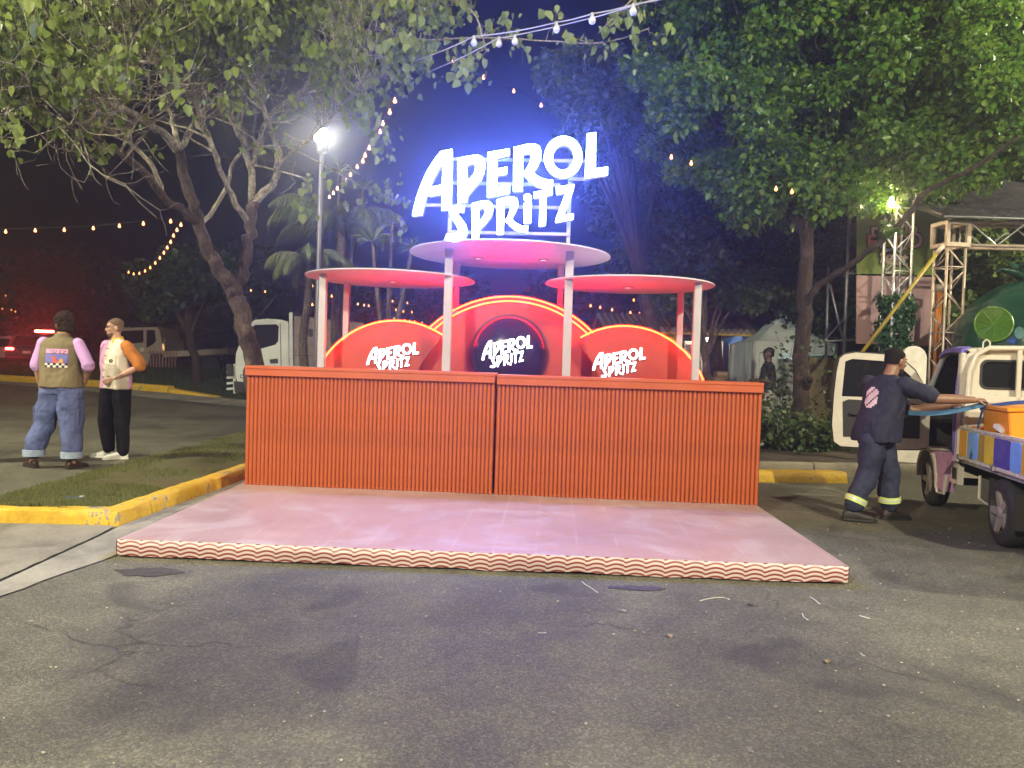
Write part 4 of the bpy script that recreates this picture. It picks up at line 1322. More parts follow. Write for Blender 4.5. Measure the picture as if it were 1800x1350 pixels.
# ================================================================== VEHICLES
MTYRE = M('tyre_rubber', (0.018, 0.017, 0.016), 0.82, var=0.3, scale=10, bmp=0.4, bscale=50)
MALLOY = M('alloy_wheel', (0.42, 0.38, 0.34), 0.42, metal=0.5, var=0.2)
MTW = M('truck_white', (0.58, 0.54, 0.46), 0.26, var=0.07, scale=3, coat=0.5)
MTD = M('truck_dark_plastic', (0.014, 0.013, 0.014), 0.55)
MCHAS = M('chassis_black', (0.020, 0.018, 0.016), 0.75)
MPUR = M('wrap_violet', (0.16, 0.12, 0.48), 0.35, var=.1)
MLIL = M('wrap_lilac', (0.45, 0.25, 0.42), 0.35, var=.15)
MCHR = M('bright_metal', (0.6, 0.6, 0.6), 0.25, metal=0.9)
GL = GLASS()
def rrect(x0, z0, x1, z1, r, n=5):
    out = []
    for cx, cz, a in ((x1 - r, z1 - r, 0), (x0 + r, z1 - r, PI / 2), (x0 + r, z0 + r, PI), (x1 - r, z0 + r, 1.5 * PI)):
        for k in range(n + 1):
            t = a + PI / 2 * k / n
            out.append((cx + r * math.cos(t), cz + r * math.sin(t)))
    return out
def wheel(t, c, r, w, side, spokes=5):
    """axle along local x; side = -1 shows its face towards -x"""
    rot = Matrix.Rotation(PI / 2 * side, 3, 'Y')
    mb = MB()
    prof = [(r * .66, -w / 2), (r * .78, -w / 2 - .004), (r * .93, -w * .46), (r, -w * .32), (r * 1.004, -w * .1), (r * 1.004, w * .1), (r, w * .32), (r * .93, w * .46), (r * .78, w / 2 + .004), (r * .66, w / 2), (r * .66, -w / 2)]
    mb.lathe(prof, 40, c, rot, 0, False)
    ty = mb.build('wheel', MTYRE, t, smooth=40)
    mb = MB()
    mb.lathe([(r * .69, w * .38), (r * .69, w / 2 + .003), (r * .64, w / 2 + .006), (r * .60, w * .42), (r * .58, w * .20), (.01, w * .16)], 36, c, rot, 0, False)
    mb.build('rim', M('rim_dark', (0.06, 0.055, 0.05), .6, metal=.4), ty, smooth=40)  # dark metal dish behind the spokes
    mb = MB()
    for k in range(spokes):
        a = 2 * PI * k / spokes + .3
        ca, sa = math.cos(a), math.sin(a)
        def q(rr, ww, d):
            return rot @ Vector((rr * ca - ww * sa, rr * sa + ww * ca, d)) + Vector(c)
        r1, r2 = r * .12, r * .655
        w1, w2 = r * .13, r * .085
        d1, d2 = w / 2 - .004, w / 2 + .004
        mb.add([q(r1, -w1, d1), q(r1, w1, d1), q(r2, w2, d2), q(r2, -w2, d2), q(r1, -w1, d1 - .035), q(r1, w1, d1 - .035), q(r2, w2, d2 - .02), q(r2, -w2, d2 - .02)],
               [(0, 1, 2, 3), (4, 7, 6, 5), (0, 4, 5, 1), (1, 5, 6, 2), (2, 6, 7, 3), (3, 7, 4, 0)])
    mb.lathe([(r * .19, w * .3), (r * .19, w / 2 - .002), (r * .12, w / 2 + .008), (.005, w / 2 + .009)], 20, c, rot)
    mb.build('spokes', MALLOY, ty, smooth=30)
    return ty
TA = math.atan2(4.51 - 4.07, 8.13 - 6.24)
trz = -TA
rd = Vector((math.cos(TA), -math.sin(TA), 0)); fd = Vector((math.sin(TA), math.cos(TA), 0))
TO = Vector((4.07, 6.24, 0)) + rd * 0.64
tk = thing('mini_truck', 'small white pickup truck with open door and colourful bed sides', 'truck', TO, trz)
for x, s in ((-.63, -1), (.63, 1)):
    for y in (0.0, 1.94):
        wheel(tk, (x, y, .272), .272, .155, s)
# chassis
mb = MB()
for x in (-.33, .33): mb.box((x, .75, .44), (.08, 3.2, .12))
for y in (-.6, 0, .6, 1.2): mb.box((0, y, .44), (.66, .07, .08))
mb.tube([(-.55, 0, .272), (.55, 0, .272)], .045, 10); mb.tube([(-.55, 1.94, .272), (.55, 1.94, .272)], .04, 10)
mb.build('chassis', MCHAS, tk)
mb = MB(); mb.box((-.52, .60, .36), (.16, .30, .20), bev=.01); mb.build('battery_box', M('battery_grey', (.10, .095, .09), .6), tk)
mb = MB(); mb.tube([(-.61, .74, .48), (-.61, .74, .27), (-.61, .46, .25), (-.61, .46, .48)], .012, 6); mb.build('box_guard', MTW, tk)
mb = MB(); mb.box((-.66, 1.18, .44), (.05, .20, .20)); mb.box((-.66, 1.18, .44), (.06, .12, .11), mi=1); mb.build('bracket', [MTW, MTD], tk)
mb = MB(); mb.box((-.56, .33, .40), (.22, .02, .22)); mb.build('mud_flap', MCHAS, tk)
mb = MB(); mb.box((-.62, -.34, .33), (.20, .012, .28)); mb.build('mud_flap', MCHAS, tk)
# load bed
mb = MB(); mb.box((0, .05, .595), (1.40, 1.88, .05)); mb.build('bed_floor', M('bed_floor', (.25, .24, .22), .6), tk)
def gate(x):
    mb = MB(); mb.box((x, .05, .755), (.028, 1.86, .26), bev=.006)
    gt = mb.build('side_gate', MTW, tk)
    for z in (.895, .615):
        mb = MB(); mb.box((x, .05, z), (.044, 1.88, .03), bev=.006); mb.build('gate_rail', MTW, gt)
    return gt
gl_ = gate(-.70); gate(.70)
mb = MB(); mb.box((0, -.90, .755), (1.38, .028, .28)); mb.build('tail_gate', MTW, tk)
cols = [((0.66, 0.36, 0.015), .78, .975, 0), ((0.16, 0.36, 0.78), .50, .765, 1), ((0.34, 0.20, 0.03), .35, .49, 0), ((0.62, 0.44, 0.03), .14, .345, 0), ((0.055, 0.04, 0.30), -.20, .135, 0), ((0.16, 0.36, 0.78), -.42, -.205, 1), ((0.66, 0.36, 0.015), -.70, -.425, 0)]
for i, (c, y0, y1, rnd) in enumerate(cols):
    mb = MB()
    o = rrect(y0, .637, y1, .872, .05 if rnd else .012, 4)
    mb.prism(o, [], 0, 1, lambda y, z, d: Vector((-.7145 - .004 * (1 - d), y, z)))
    mb.build('colour_panel', M('panel_%d' % i, c, .38, var=.12), gl_)
for y in (.93, .10):
    mb = MB(); mb.box((-.728, y, .62), (.03, .07, .05), bev=.008); mb.build('latch', MCHR, gl_)
# cab shell
mb = MB()
mb.prism([(-.70, .56), (.70, .56), (.70, 1.40), (.66, 1.58), (.60, 1.635), (-.60, 1.635), (-.66, 1.58), (-.70, 1.40)][::-1], [rrect(-.53, 1.275, .53, 1.525, .06)], 0, 1, lambda x, z, d: Vector((x, 1.06 + .03 * d, z)))
mb.build('cab_rear_panel', MTW, tk)
mb = MB(); mb.prism(rrect(-.535, 1.27, .535, 1.53, .06), [], 0, 1, lambda x, z, d: Vector((x, 1.078 + .006 * d, z))); rw = mb.build('rear_window', GL, tk)
mb = MB(); mb.prism(rrect(-.545, 1.26, .545, 1.54, .065), [rrect(-.525, 1.28, .525, 1.52, .055)], 0, 1, lambda x, z, d: Vector((x, 1.052 + .02 * d, z))); mb.build('window_seal', MTD, rw)
mb = MB(); mb.box((0.12, 1.056, 1.43), (.50, .003, .06)); mb.build('window_strip', M('strip_pink', (.62, .30, .25), .5), rw)  # strip for the red lettering that shows in the rear glass
put_text('strip_lettering', 'AMA', .075, M('strip_red', (.5, .02, .03), .5), rw, (-.03, 1.0530, 1.43), 0, .002, .0006)
for z in (1.17, 1.02):
    mb = MB(); mb.box((0, 1.055, z), (1.24, .012, .018)); mb.build('pressed_rib', MTW, tk)
mb = MB()
mb.loft([((0, y, z), (1, 0, 0), (0, 0, 1), w, .028) for y, z, w in ((1.055, 1.622, .655), (1.2, 1.634, .665), (1.5, 1.636, .665), (1.74, 1.622, .655))], 20, 3.5)
mb.build('cab_roof', MTW, tk, smooth=50)
mb = MB()   # far side, floor, nose
mb.prism([(1.06, .56), (2.36, .56), (2.40, .95), (1.78, 1.62), (1.06, 1.62)], [[(1.18, 1.06), (2.14, 1.06), (1.74, 1.52), (1.18, 1.52)]], 0, 1, lambda y, z, d: Vector((.70 - .03 * d, y, z)))
mb.build('far_side_panel', MTW, tk)
mb = MB(); mb.prism([(1.18, 1.06), (2.14, 1.06), (1.74, 1.52), (1.18, 1.52)], [], 0, 1, lambda y, z, d: Vector((.69 - .004 * d, y, z))); mb.build('far_side_window', GL, tk)
mb = MB(); mb.box((0, 1.70, .56), (1.36, 1.3, .05)); mb.box((0, 2.37, .75), (1.40, .06, .42), bev=.02); mb.build('cab_floor', MTD, tk)
mb = MB(); mb.add([(-.66, 2.37, .97), (.66, 2.37, .97), (.62, 1.78, 1.60), (-.62, 1.78, 1.60), (-.66, 2.36, .965), (.66, 2.36, .965), (.62, 1.77, 1.595), (-.62, 1.77, 1.595)], [(0, 1, 2, 3), (7, 6, 5, 4), (0, 4, 5, 1), (1, 5, 6, 2), (2, 6, 7, 3), (3, 7, 4, 0)]); mb.build('windscreen', GL, tk)
mb = MB(); mb.tube([(-.69, 2.34, .95), (-.68, 2.14, 1.18), (-.66, 1.94, 1.42), (-.64, 1.80, 1.575), (-.635, 1.68, 1.612)], [.035, .032, .030, .030, .028], 8); mb.build('front_pillar', M('pillar_grey', (.40, .41, .46), .35), tk, smooth='full')
mb = MB(); mb.box((-.685, 1.10, 1.08), (.05, .085, 1.04), bev=.012); mb.build('rear_pillar', MTW, tk)
mb = MB(); mb.tube([(-.713, 1.145, .62), (-.715, 1.15, 1.0), (-.70, 1.16, 1.30), (-.675, 1.18, 1.5)], [.016] * 4, 6); mb.build('pillar_wrap', MPUR, tk, smooth='full')
mb = MB(); mb.loft([((-.65, y, z), (1, 0, .3), (0, 0, 1), .045, .026) for y, z in ((1.12, 1.628), (1.4, 1.640), (1.66, 1.628), (1.8, 1.585))], 12, 3); mb.build('roof_edge_wrap', MPUR, tk, smooth=50)
# front wheel arch and step
mb = MB()
aro = [(1.94 + .36 * math.cos(PI * k / 14), .272 + .36 * math.sin(PI * k / 14)) for k in range(15)]
ari = [(1.94 + .315 * math.cos(PI * k / 14), .272 + .315 * math.sin(PI * k / 14)) for k in range(14, -1, -1)]
mb.prism(aro + ari, [], 0, 1, lambda y, z, d: Vector((-.735 + .20 * d, y, z))); mb.build('wheel_arch', MTW, tk, smooth=40)
mb = MB(); mb.prism([(1.575, .25), (1.64, .50), (1.70, .60), (1.14, .64), (1.14, .56), (1.40, .40), (1.44, .22)], [], 0, 1, lambda y, z, d: Vector((-.72 + .12 * d, y, z))); mb.build('step_panel', MLIL, tk)
mb = MB(); mb.tube([(-.735, 1.57, .27), (-.735, 1.50, .20), (-.735, 1.30, .22), (-.735, 1.24, .40)], .014, 6); mb.build('step_bar', MTW, tk)
# interior
mb = MB(); mb.box((-.30, 1.42, .85), (.46, .42, .16), bev=.04); mb.box((-.30, 1.20, 1.15), (.44, .10, .50), bev=.04); mb.build('seat', M('seat_grey', (.05, .05, .055), .8), tk)
mb = MB(); mb.box((0, 2.10, .98), (1.28, .34, .20), bev=.04); mb.build('dashboard', MTD, tk)
mb = MB()
sw = [(-.30 + .17 * math.cos(a), 1.88 + .06 * math.sin(a), 1.14 + .16 * math.sin(a)) for a in [2 * PI * k / 20 for k in range(21)]]
mb.tube(sw, .014, 6); mb.tube([(-.30, 1.88, 1.14), (-.30, 2.05, 1.02)], .02, 6); mb.build('steering_wheel', MTD, tk)
# door swung open
hg = Vector((-.715, 1.93, 0))
dt = Matrix.Translation(hg) @ Matrix.Rotation(R(94), 4, 'Z').inverted()
mb = MB()
def dtf(x, z, d):      # x from hinge outwards (towards the rear when shut), d = thickness
    return dt @ Vector((-.055 * d, -x, z))
DO = [(0.0, .62), (.10, .585), (.40, .57), (.86, .575), (.93, .62), (.955, .80), (.95, 1.10), (.93, 1.40), (.905, 1.535), (.86, 1.575), (.75, 1.60), (.45, 1.585), (.30, 1.545), (.16, 1.42), (.0, 1.15)]
mb.prism(DO, [[(.10, 1.12), (.87, 1.12), (.85, 1.50), (.78, 1.53), (.48, 1.515), (.33, 1.48), (.2, 1.36)]], 0, 1, dtf)
dr_ = mb.build('door', MTW, tk)
mb = MB(); mb.prism([(.09, 1.11), (.88, 1.11), (.86, 1.51), (.78, 1.54), (.48, 1.525), (.33, 1.49), (.19, 1.36)], [], 0, 1, lambda x, z, d: dtf(x, z, .42 + .1 * d)); mb.build('window_pane', GL, dr_)
for s_, e_ in ((-.12, 0), (1.0, 1.12)):
    mb = MB(); mb.prism([(.09, .70), (.84, .68), (.86, 1.06), (.80, 1.09), (.10, 1.07)], [], 0, 1, lambda x, z, d: dtf(x, z, s_ + (e_ - s_) * d)); mb.build('trim_panel', MTD, dr_)
o2 = [(x * 1.0 + (.012 if x > .5 else -.008), z + (.014 if z > 1.2 else -.012)) for x, z in DO]
mb = MB(); mb.prism(o2, [[(x * .975 + .012, (z - 1.08) * .965 + 1.08) for x, z in DO]], 0, 1, lambda x, z, d: dtf(x, z, .35 + .3 * d)); mb.build('door_seal', MTD, dr_)
mb = MB(); mb.tube([dtf(.55, .92, 1.2), dtf(.56, .92, 1.6), dtf(.78, .93, 1.6), dtf(.79, .93, 1.2)], .012, 6); mb.tube([dtf(.55, .92, -.2), dtf(.56, .92, -.6), dtf(.78, .93, -.6), dtf(.79, .93, -.2)], .012, 6); mb.build('pull_handle', MTD, dr_)
# guard frame behind the cab
mb = MB()
fr = [(-.665, 1.0, .64), (-.665, 1.0, 1.15), (-.655, 1.0, 1.42), (-.60, 1.0, 1.58), (-.50, 1.0, 1.645), (0, 1.0, 1.655), (.50, 1.0, 1.645), (.60, 1.0, 1.58), (.655, 1.0, 1.42), (.665, 1.0, 1.15), (.665, 1.0, .64)]
mb.tube(fr, .024, 8); gf = mb.build('guard_frame', MTW, tk, smooth='full')
for x in (-.24, .24):
    mb = MB(); mb.box((x, 1.0, 1.40), (.042, .03, .50), bev=.005); mb.build('guard_bar', MTW, gf)
mb = MB(); mb.box((0, 1.0, 1.165), (1.30, .03, .07), bev=.005); mb.build('guard_rail', MTW, gf)
for x in (-.52, .52):
    mb = MB(); mb.tube([(x - .03, 1.0, 1.64), (x - .028, 1.0, 1.70), (x, 1.0, 1.725), (x + .028, 1.0, 1.70), (x + .03, 1.0, 1.64)], .008, 6); mb.build('rope_hook', MTW, gf)
mb = MB(); mb.box((0, 1.005, .90), (1.30, .02, .46)); mb.build('headboard', MTW, gf)
# goods on the bed
MORB = M('orange_crate', (0.78, 0.27, 0.012), .45, var=.10, scale=3)
def on_bed(x, y, z): return tk.matrix_basis @ Vector((x, y, z))
cr = thing('orange_crate', 'large tilted orange crate lying in the pickup bed', 'crate', on_bed(-.20, .42, .64), trz - R(3))
rt = Matrix.Rotation(R(-5), 4, 'Y')
mb = MB()
mb.box((0, 0, .26), (.80, .70, .45), rot=rt, bev=.012); mb.build('crate_body', MORB, cr)
mb = MB(); mb.box((-.02, 0, .50), (.83, .73, .035), rot=rt, bev=.008); mb.build('crate_lid', MORB, cr)
cr2 = thing('orange_crate', 'small deep orange box leaning behind the large crate near the cab', 'crate', on_bed(-.52, .885, .622), trz)
mb = MB(); mb.box((0, 0, .15), (.24, .12, .28), rot=Matrix.Rotation(R(4), 4, 'X'), bev=.01); mb.build('crate_body', M('deep_orange', (.62, .13, .015), .5), cr2)
pp = thing('paper_wad', 'crumpled white paper resting on the pickup bed rail', 'paper', on_bed(-.62, .28, .912))
mb = MB(); mb.box((0, 0, .03), (.06, .12, .035), rz=.5, rot=Matrix.Rotation(R(20), 4, 'X')); mb.build('sheet', M('paper', (.75, .75, .72), .7), pp)
MSTR = M('blue_strap', (0.05, 0.14, 0.38), .7, var=.15)

# --------------------------------------------------- white truck parked far left
Yw = 22.0
def PL(px, py, Y):    # pixel -> world point on the plane at distance Y, as (x, z)
    p = P(px, py, Y); return (p.x, p.z)
wb = P(470, 700, Yw)
wt = thing('box_truck', 'white truck with a boarded grey body parked behind the forked tree', 'truck', (wb.x, Yw, zg(wb.x, Yw)))
def wl(pts): return [(PL(x, y, Yw)[0] - wb.x, PL(x, y, Yw)[1] - zg(wb.x, Yw)) for x, y in pts]
def wpr(name, pts, mat, d0, d1, holes=(), parent=None, smooth=False):
    mb = MB(); mb.prism(wl(pts), [wl(h) for h in holes], 0, 1, lambda x, z, d: Vector((x, d0 + (d1 - d0) * d, z)))
    return mb.build(name, mat, parent or wt, smooth=smooth)
MWT = M('cab_white', (0.62, 0.64, 0.58), .28, var=.06, coat=.4)
win = [(428,612),(434,592),(441,576),(448,571),(486,570),(490,574),(489,600),(484,606),(440,618)]
wpr('cab', [(419,678),(413,655),(415,620),(424,598),(432,580),(440,567),(450,562),(470,560),(496,562),(507,566),(508,690),(419,692)], MWT, 0, 1.9, [win], smooth=25)
wpr('side_window', win, GL, .05, .07)
wpr('far_side_window', win, GL, 1.83, 1.85)
wpr('windscreen', [(424,622),(434,592),(441,574),(442,575),(436,594),(426,623)], GL, .12, 1.78)
wpr('door_seam', [(492,568),(493.2,568),(496,690),(494.5,690)], MTD, -.004, .01)
wpr('door_handle', [(474,632),(488,630),(489,638),(476,639)], MTD, -.03, .01)
wpr('bumper', [(412,670),(436,672),(437,692),(414,690)], MTD, -.06, 1.95)
wpr('steering_wheel', [(447,598),(455,590),(460,598),(455,606)], M('wheel_tan', (.35, .25, .06), .5), .5, .53)
for y in range(642, 692, 10):
    wpr('guard_rung', [(396,y),(411,y-1),(411,y+3),(396,y+4)], MWT, .1, 1.8)
wpr('guard_post', [(408,640),(413,640),(414,692),(409,692)], MWT, .05, .2)
wpr('mirror', [(404,640),(411,640),(412,660),(405,660)], MTD, -.25, -.05)
put_text('door_lettering', 'C', .16, MTD, wt, (wl([(425,662)])[0][0], -.006, wl([(425,662)])[0][1]), 0, .004, .002)
wpr('body_post', [(509,550),(515,549),(517,700),(510,700)], MWT, -.05, 1.95)
bd = [(517,555),(562,560),(640,568),(642,700),(517,700)]
MBRD = M('grey_board', (.27, .24, .20), .85, var=.25, scale=5, bmp=.2)
vent = [[(531,577),(539,577),(539,591),(531,591)], [(542,578),(550,578),(550,592),(542,592)]]
wpr('cargo_body', bd, MBRD, .0, 1.9, vent)
for v in vent: wpr('vent', v, MTD, .05, .07)
wpr('board_seam', [(517,624),(640,627),(640,628),(517,625)], MTD, -.003, .01)
for px in (440, 600):
    x = wl([(px, 690)])[0][0]
    for y in (.12, 1.75):
        tw_ = MB(); rot = Matrix.Rotation(PI / 2, 3, 'X'); tw_.lathe([(.22, -.1), (.36, -.1), (.40, -.05), (.40, .05), (.36, .1), (.22, .1)], 28, (x, y, .40), rot); w_ = tw_.build('wheel', MTYRE, wt, smooth=40)
        tw_ = MB(); tw_.lathe([(.23, -.06), (.23, .07), (.10, .10), (.02, .10)], 20, (x, y, .40), rot); tw_.build('rim', MALLOY, w_, smooth=30)

# --------------------------------------------------- dark truck beyond the lawn
Yd = 31.0
db = P(245, 645, Yd); dz0 = zg(db.x, Yd) + .2
dk = thing('flatbed_truck', 'unlit pale-cabbed flatbed truck parked beyond the far lawn', 'truck', (db.x, Yd, dz0))
def dpr(name, pts, mat, d0, d1, holes=(), parent=None):
    f = lambda l: [(PL(x, y, Yd)[0] - db.x, PL(x, y, Yd)[1] - dz0) for x, y in l]
    mb = MB(); mb.prism(f(pts), [f(h) for h in holes], 0, 1, lambda x, z, d: Vector((x, d0 + (d1 - d0) * d, z)))
    return mb.build(name, mat, parent or dk)
MDK = M('dusty_cab', (.34, .29, .22), .5, var=.15)
w1 = [(209,582),(252,580),(252,602),(208,606)]; w2 = [(257,580),(272,580),(274,600),(268,606),(257,612)]
dpr('cab', [(204,640),(203,600),(207,580),(214,576),(276,575),(281,582),(287,615),(286,622),(266,622),(262,630),(260,642)], MDK, 0, 1.8, [w1, w2])
dpr('windscreen', w1, GL, .05, .08); dpr('side_window', w2, GL, .05, .08)
dpr('headlamp', [(246,612),(253,611),(253,618),(246,619)], M('lamp_lens', (.7, .65, .5), .2), -.03, .02)
dpr('side_marker', [(286,604),(289,610),(288,617),(286,612)], EM('amber_marker', (1, .45, .12), 1.2), -.02, .05)
dpr('bumper', [(203,630),(246,630),(246,646),(203,646)], MTD, -.06, 1.85)
dpr('load_bed', [(288,618),(400,612),(400,622),(288,628)], MDK, 0, 1.8)
dpr('rear_rack', [(288,595),(290,595),(290,618),(288,618)], MDK, 0, 1.8)
for px in (272, 370):
    x = PL(px, 640, Yd)[0] - db.x
    mb = MB(); mb.lathe([(.2, -.1), (.36, -.1), (.40, -.05), (.40, .05), (.36, .1), (.2, .1)], 24, (x, .12, .34), Matrix.Rotation(PI / 2, 3, 'X')); w_ = mb.build('wheel', MTYRE, dk, smooth=40)
    mb = MB(); mb.lathe([(.21, -.06), (.21, .07), (.02, .10)], 16, (x, .12, .34), Matrix.Rotation(PI / 2, 3, 'X')); mb.build('rim', MALLOY, w_)
# picket barrier in front of it
Yp = 28.5
fb = P(285, 640, Yp)
zf = fl(0.62, .45)[2]
fz = P(285, 641, Yp).z
pk = thing('picket_barrier', 'short barrier of thin pinkish pickets on the far lawn', 'barrier', (fb.x, Yp, fz))
for k in range(9):
    x = PL(264 + 5.6 * k, 640, Yp)[0] - fb.x
    mb = MB(); mb.box((x, 0, .22), (.045, .02, .62), rot=Matrix.Rotation(R(-5 + k * 1.6), 4, 'Y')); mb.build('picket', M('picket_wood', (.22, .13, .11), .8), pk)
mb = MB(); mb.box((0, .02, .42), (1.05, .02, .05)); mb.build('rail', M('picket_wood', (.22, .13, .11), .8), pk)

# --------------------------------------------------- police car with red lights, and a pale car beside it
def suv(name, label, px, py, Y, body, lit, cat='car', rz=0.0):
    b = P(px, py, Y)
    t = thing(name, label, cat, (b.x, Y, b.z), rz)
    z0 = 0
    mb = MB()
    W = .93
    secs = [(0.0, .50, .30, W * .97), (0.02, .95, .55, W)]
    side = [(0.0, .38), (-.02, .62), (.0, .98), (.12, 1.05), (.30, 1.52), (.42, 1.60), (2.1, 1.62), (2.9, 1.08), (4.2, .98), (4.45, .80), (4.45, .38)]
    mb.prism(side, [], 0, 1, lambda y, z, d: Vector(((2 * d - 1) * W * (1 - .14 * max(0, (z - 1.0)) / .6), y, z)))
    mb.build('body', body, t, smooth=25)
    mb = MB(); mb.add([(-.72, .125, 1.09), (.72, .125, 1.09), (.64, .285, 1.47), (-.64, .285, 1.47), (-.72, .10, 1.10), (.72, .10, 1.10), (.64, .255, 1.48), (-.64, .255, 1.48)], [(4, 5, 6, 7), (3, 2, 1, 0), (0, 1, 5, 4), (1, 2, 6, 5), (2, 3, 7, 6), (3, 0, 4, 7)]); mb.build('rear_window', GL, t)
    mb = MB(); mb.box((0, -.06, .48), (1.80, .14, .20), bev=.03); mb.build('bumper', MTD, t)
    mb = MB(); mb.box((0, -.03, .80), (.34, .02, .11)); mb.build('number_plate', M('plate', (.6, .6, .55), .5), t)
    for s in (-1, 1):
        mb = MB(); mb.box((s * .74, -.01, .93), (.34, .10, .10), bev=.02); mb.build('taillight', EM('taillight_lit' if lit else 'taillight_off', (1, .03, .02), 110 if lit else .4, (.4, .02, .02)), t)
        for y in (.85, 3.5):
            wheel(t, (s * .82, y, .34), .34, .2, s)
    if lit:
        mb = MB(); mb.box((0, 1.1, 1.68), (1.15, .30, .05), bev=.01); lb = mb.build('light_bar', MTD, t)
        mb = MB(); mb.box((.14, .97, 1.74), (.82, .10, .10), bev=.02); mb.build('light_bar_lens', EM('red_beacon', (1, .035, .02), 220), lb)
    return t
suv('police_car', 'dark police car seen from behind with glowing red roof bar and taillights', 47, 652, 33, M('police_dark', (.05, .05, .06), .3, coat=.5), True)
suv('parked_car', 'pale grey car at the far left edge beside the police car', -14, 650, 36, M('car_pale', (.42, .36, .36), .35, coat=.5), False)
# ================================================================== PEOPLE
def skinm(n, c): return M('skin_' + n, c, .5, var=.10, scale=12)
def yawv(a):     # facing vector and right-hand vector for a heading (0 = away from camera, +90 = to the left of the picture)
    f = Vector((-math.sin(a), math.cos(a), 0)); r = Vector((math.cos(a), math.sin(a), 0))
    return f, r
def ease(a, b, t): return a + (b - a) * t
def add_hand(mb, wrist, direc, palm_n, curl=0.5, s=1.0, side=1):
    d = Vector(direc).normalized(); n = Vector(palm_n); n = (n - d * n.dot(d)).normalized(); w = d.cross(n).normalized() * side
    wrist = Vector(wrist)
    mb.loft([(wrist - d * .02, w, n, .024, .02), (wrist + d * .02, w, n, .034, .018), (wrist + d * .06, w, n, .041, .016), (wrist + d * .088, w, n, .040, .014)], 12, 2.6)
    for k, (o, L) in enumerate(((-.030, .068), (-.010, .078), (.011, .072), (.030, .056))):
        p = wrist + d * .080 + w * o
        a = 0; q = [p - d * .012, p]
        for sgm in (.42, .33, .25):
            a += curl * (.9 if sgm < .4 else .7)
            p = p + (d * math.cos(a) + n * math.sin(a)) * L * sgm * s
            q.append(p)
        mb.limb(q, [.0095, .0095, .009, .0085, .0075], 8)
    p = wrist + d * .018 - w * .032
    q = [p + w * .012, p, p + (d * .6 - w * .75 + n * .25) * .032, p + (d * .9 - w * .6 + n * .45) * .058]
    mb.limb(q, [.012, .012, .0105, .009], 8)
def head_parts(t, c, yaw, pitch, skin, hairm, style, sc=1.0, beard=None):
    """head + face under one frame; returns the bmesh pieces that belong to the continuous body"""
    Rm = Matrix.Rotation(yaw, 3, 'Z') @ Matrix.Rotation(pitch, 3, 'X')
    c = Vector(c)
    X, Yv, Z = Rm @ Vector((1, 0, 0)), Rm @ Vector((0, 1, 0)), Rm @ Vector((0, 0, 1))
    def at(x, y, z): return c + (X * x + Yv * y + Z * z) * sc
    secs = [(-.118, .024, .028, .046), (-.108, .040, .044, .040), (-.085, .052, .066, .026), (-.05, .062, .083, .012), (-.01, .069, .092, .004), (.03, .0745, .097, -.004), (.065, .072, .093, -.008), (.092, .058, .074, -.012), (.109, .036, .045, -.014), (.116, .012, .014, -.014)]
    mb = MB()
    mb.loft([(at(0, yo, z), X, Yv, a * sc, b * sc) for z, a, b, yo in secs], 24, 2.2)
    mb.loft([(at(0, .080, .016), X, Yv, .008 * sc, .012 * sc), (at(0, .094, -.005), X, Yv, .010 * sc, .016 * sc), (at(0, .104, -.026), X, Yv, .015 * sc, .018 * sc), (at(0, .092, -.038), X, Yv, .014 * sc, .012 * sc)], 10, 2)
    mb.ball(at(0, .078, .030), (.055 * sc, .022 * sc, .012 * sc), 12, 8, rot=Rm)          # brow
    mb.ball(at(0, .086, -.064), (.024 * sc, .014 * sc, .011 * sc), 10, 6, rot=Rm)         # lips
    mb.ball(at(0, .070, -.100), (.026 * sc, .020 * sc, .018 * sc), 10, 6, rot=Rm)         # chin
    for s in (-1, 1):
        mb.ball(at(s * .075, -.006, -.008), (.011 * sc, .022 * sc, .033 * sc), 10, 8, rot=Rm @ Matrix.Rotation(s * .35, 3, 'Z'))
        mb.ball(at(s * .045, .072, -.025), (.022 * sc, .018 * sc, .018 * sc), 8, 6, rot=Rm)   # cheek
    ex = MB()
    for s in (-1, 1): ex.ball(at(s * .031, .0865, .008), (.0135 * sc, .010 * sc, .008 * sc), 10, 6, rot=Rm)
    hb = MB()
    def hair_shell(f, zlo, back, top=1.0, ns=0.0, fr=20):
        hs = [(zlo, .066, .058, -.034 - back), (.0, .0745, .066, -.030 - back * .6), (.03, .078, .078, -.022), (.055, .078, .092, -.012), (.080, .072, .088, -.011), (.104, .054, .064, -.014), (.122 * top, .026, .030, -.014), (.128 * top, .006, .006, -.014)]
        hb.loft([(at(0, yo, z), X, Yv, a * f * sc, b * f * sc) for z, a, b, yo in hs], 26, 2.1)
    if style == 'buzz': hair_shell(1.015, -.045, .0)
    elif style == 'short': hair_shell(1.035, -.030, .002, 1.03)
    elif style == 'curly':
        hair_shell(1.16, -.085, .012, 1.18)
        g = random.Random(3)
        for k in range(170):
            u = g.uniform(0, 2 * PI); v = math.acos(g.uniform(-.45, 1))
            x, y, z = math.sin(v) * math.cos(u) * .088, math.sin(v) * math.sin(u) * .098 - .028, math.cos(v) * .105 + .035
            if y > .05 and z < .06: continue
            hb.ball(at(x, y, z), .017 * sc * g.uniform(.7, 1.2), 7, 5)
    elif style == 'cap':
        hair_shell(1.02, -.05, 0)
    if beard:
        bb = MB()
        bs = [(-.120, .025, .029, .047), (-.108, .0415, .046, .0405), (-.085, .0532, .0672, .0268), (-.066, .0575, .074, .020), (-.052, .058, .060, .010)]
        bb.loft([(at(0, yo, z), X, Yv, a * sc, b * sc) for z, a, b, yo in bs], 24, 2.2)
        bb.ball(at(0, .0895, -.046), (.026 * sc, .010 * sc, .006 * sc), 10, 6, rot=Rm)
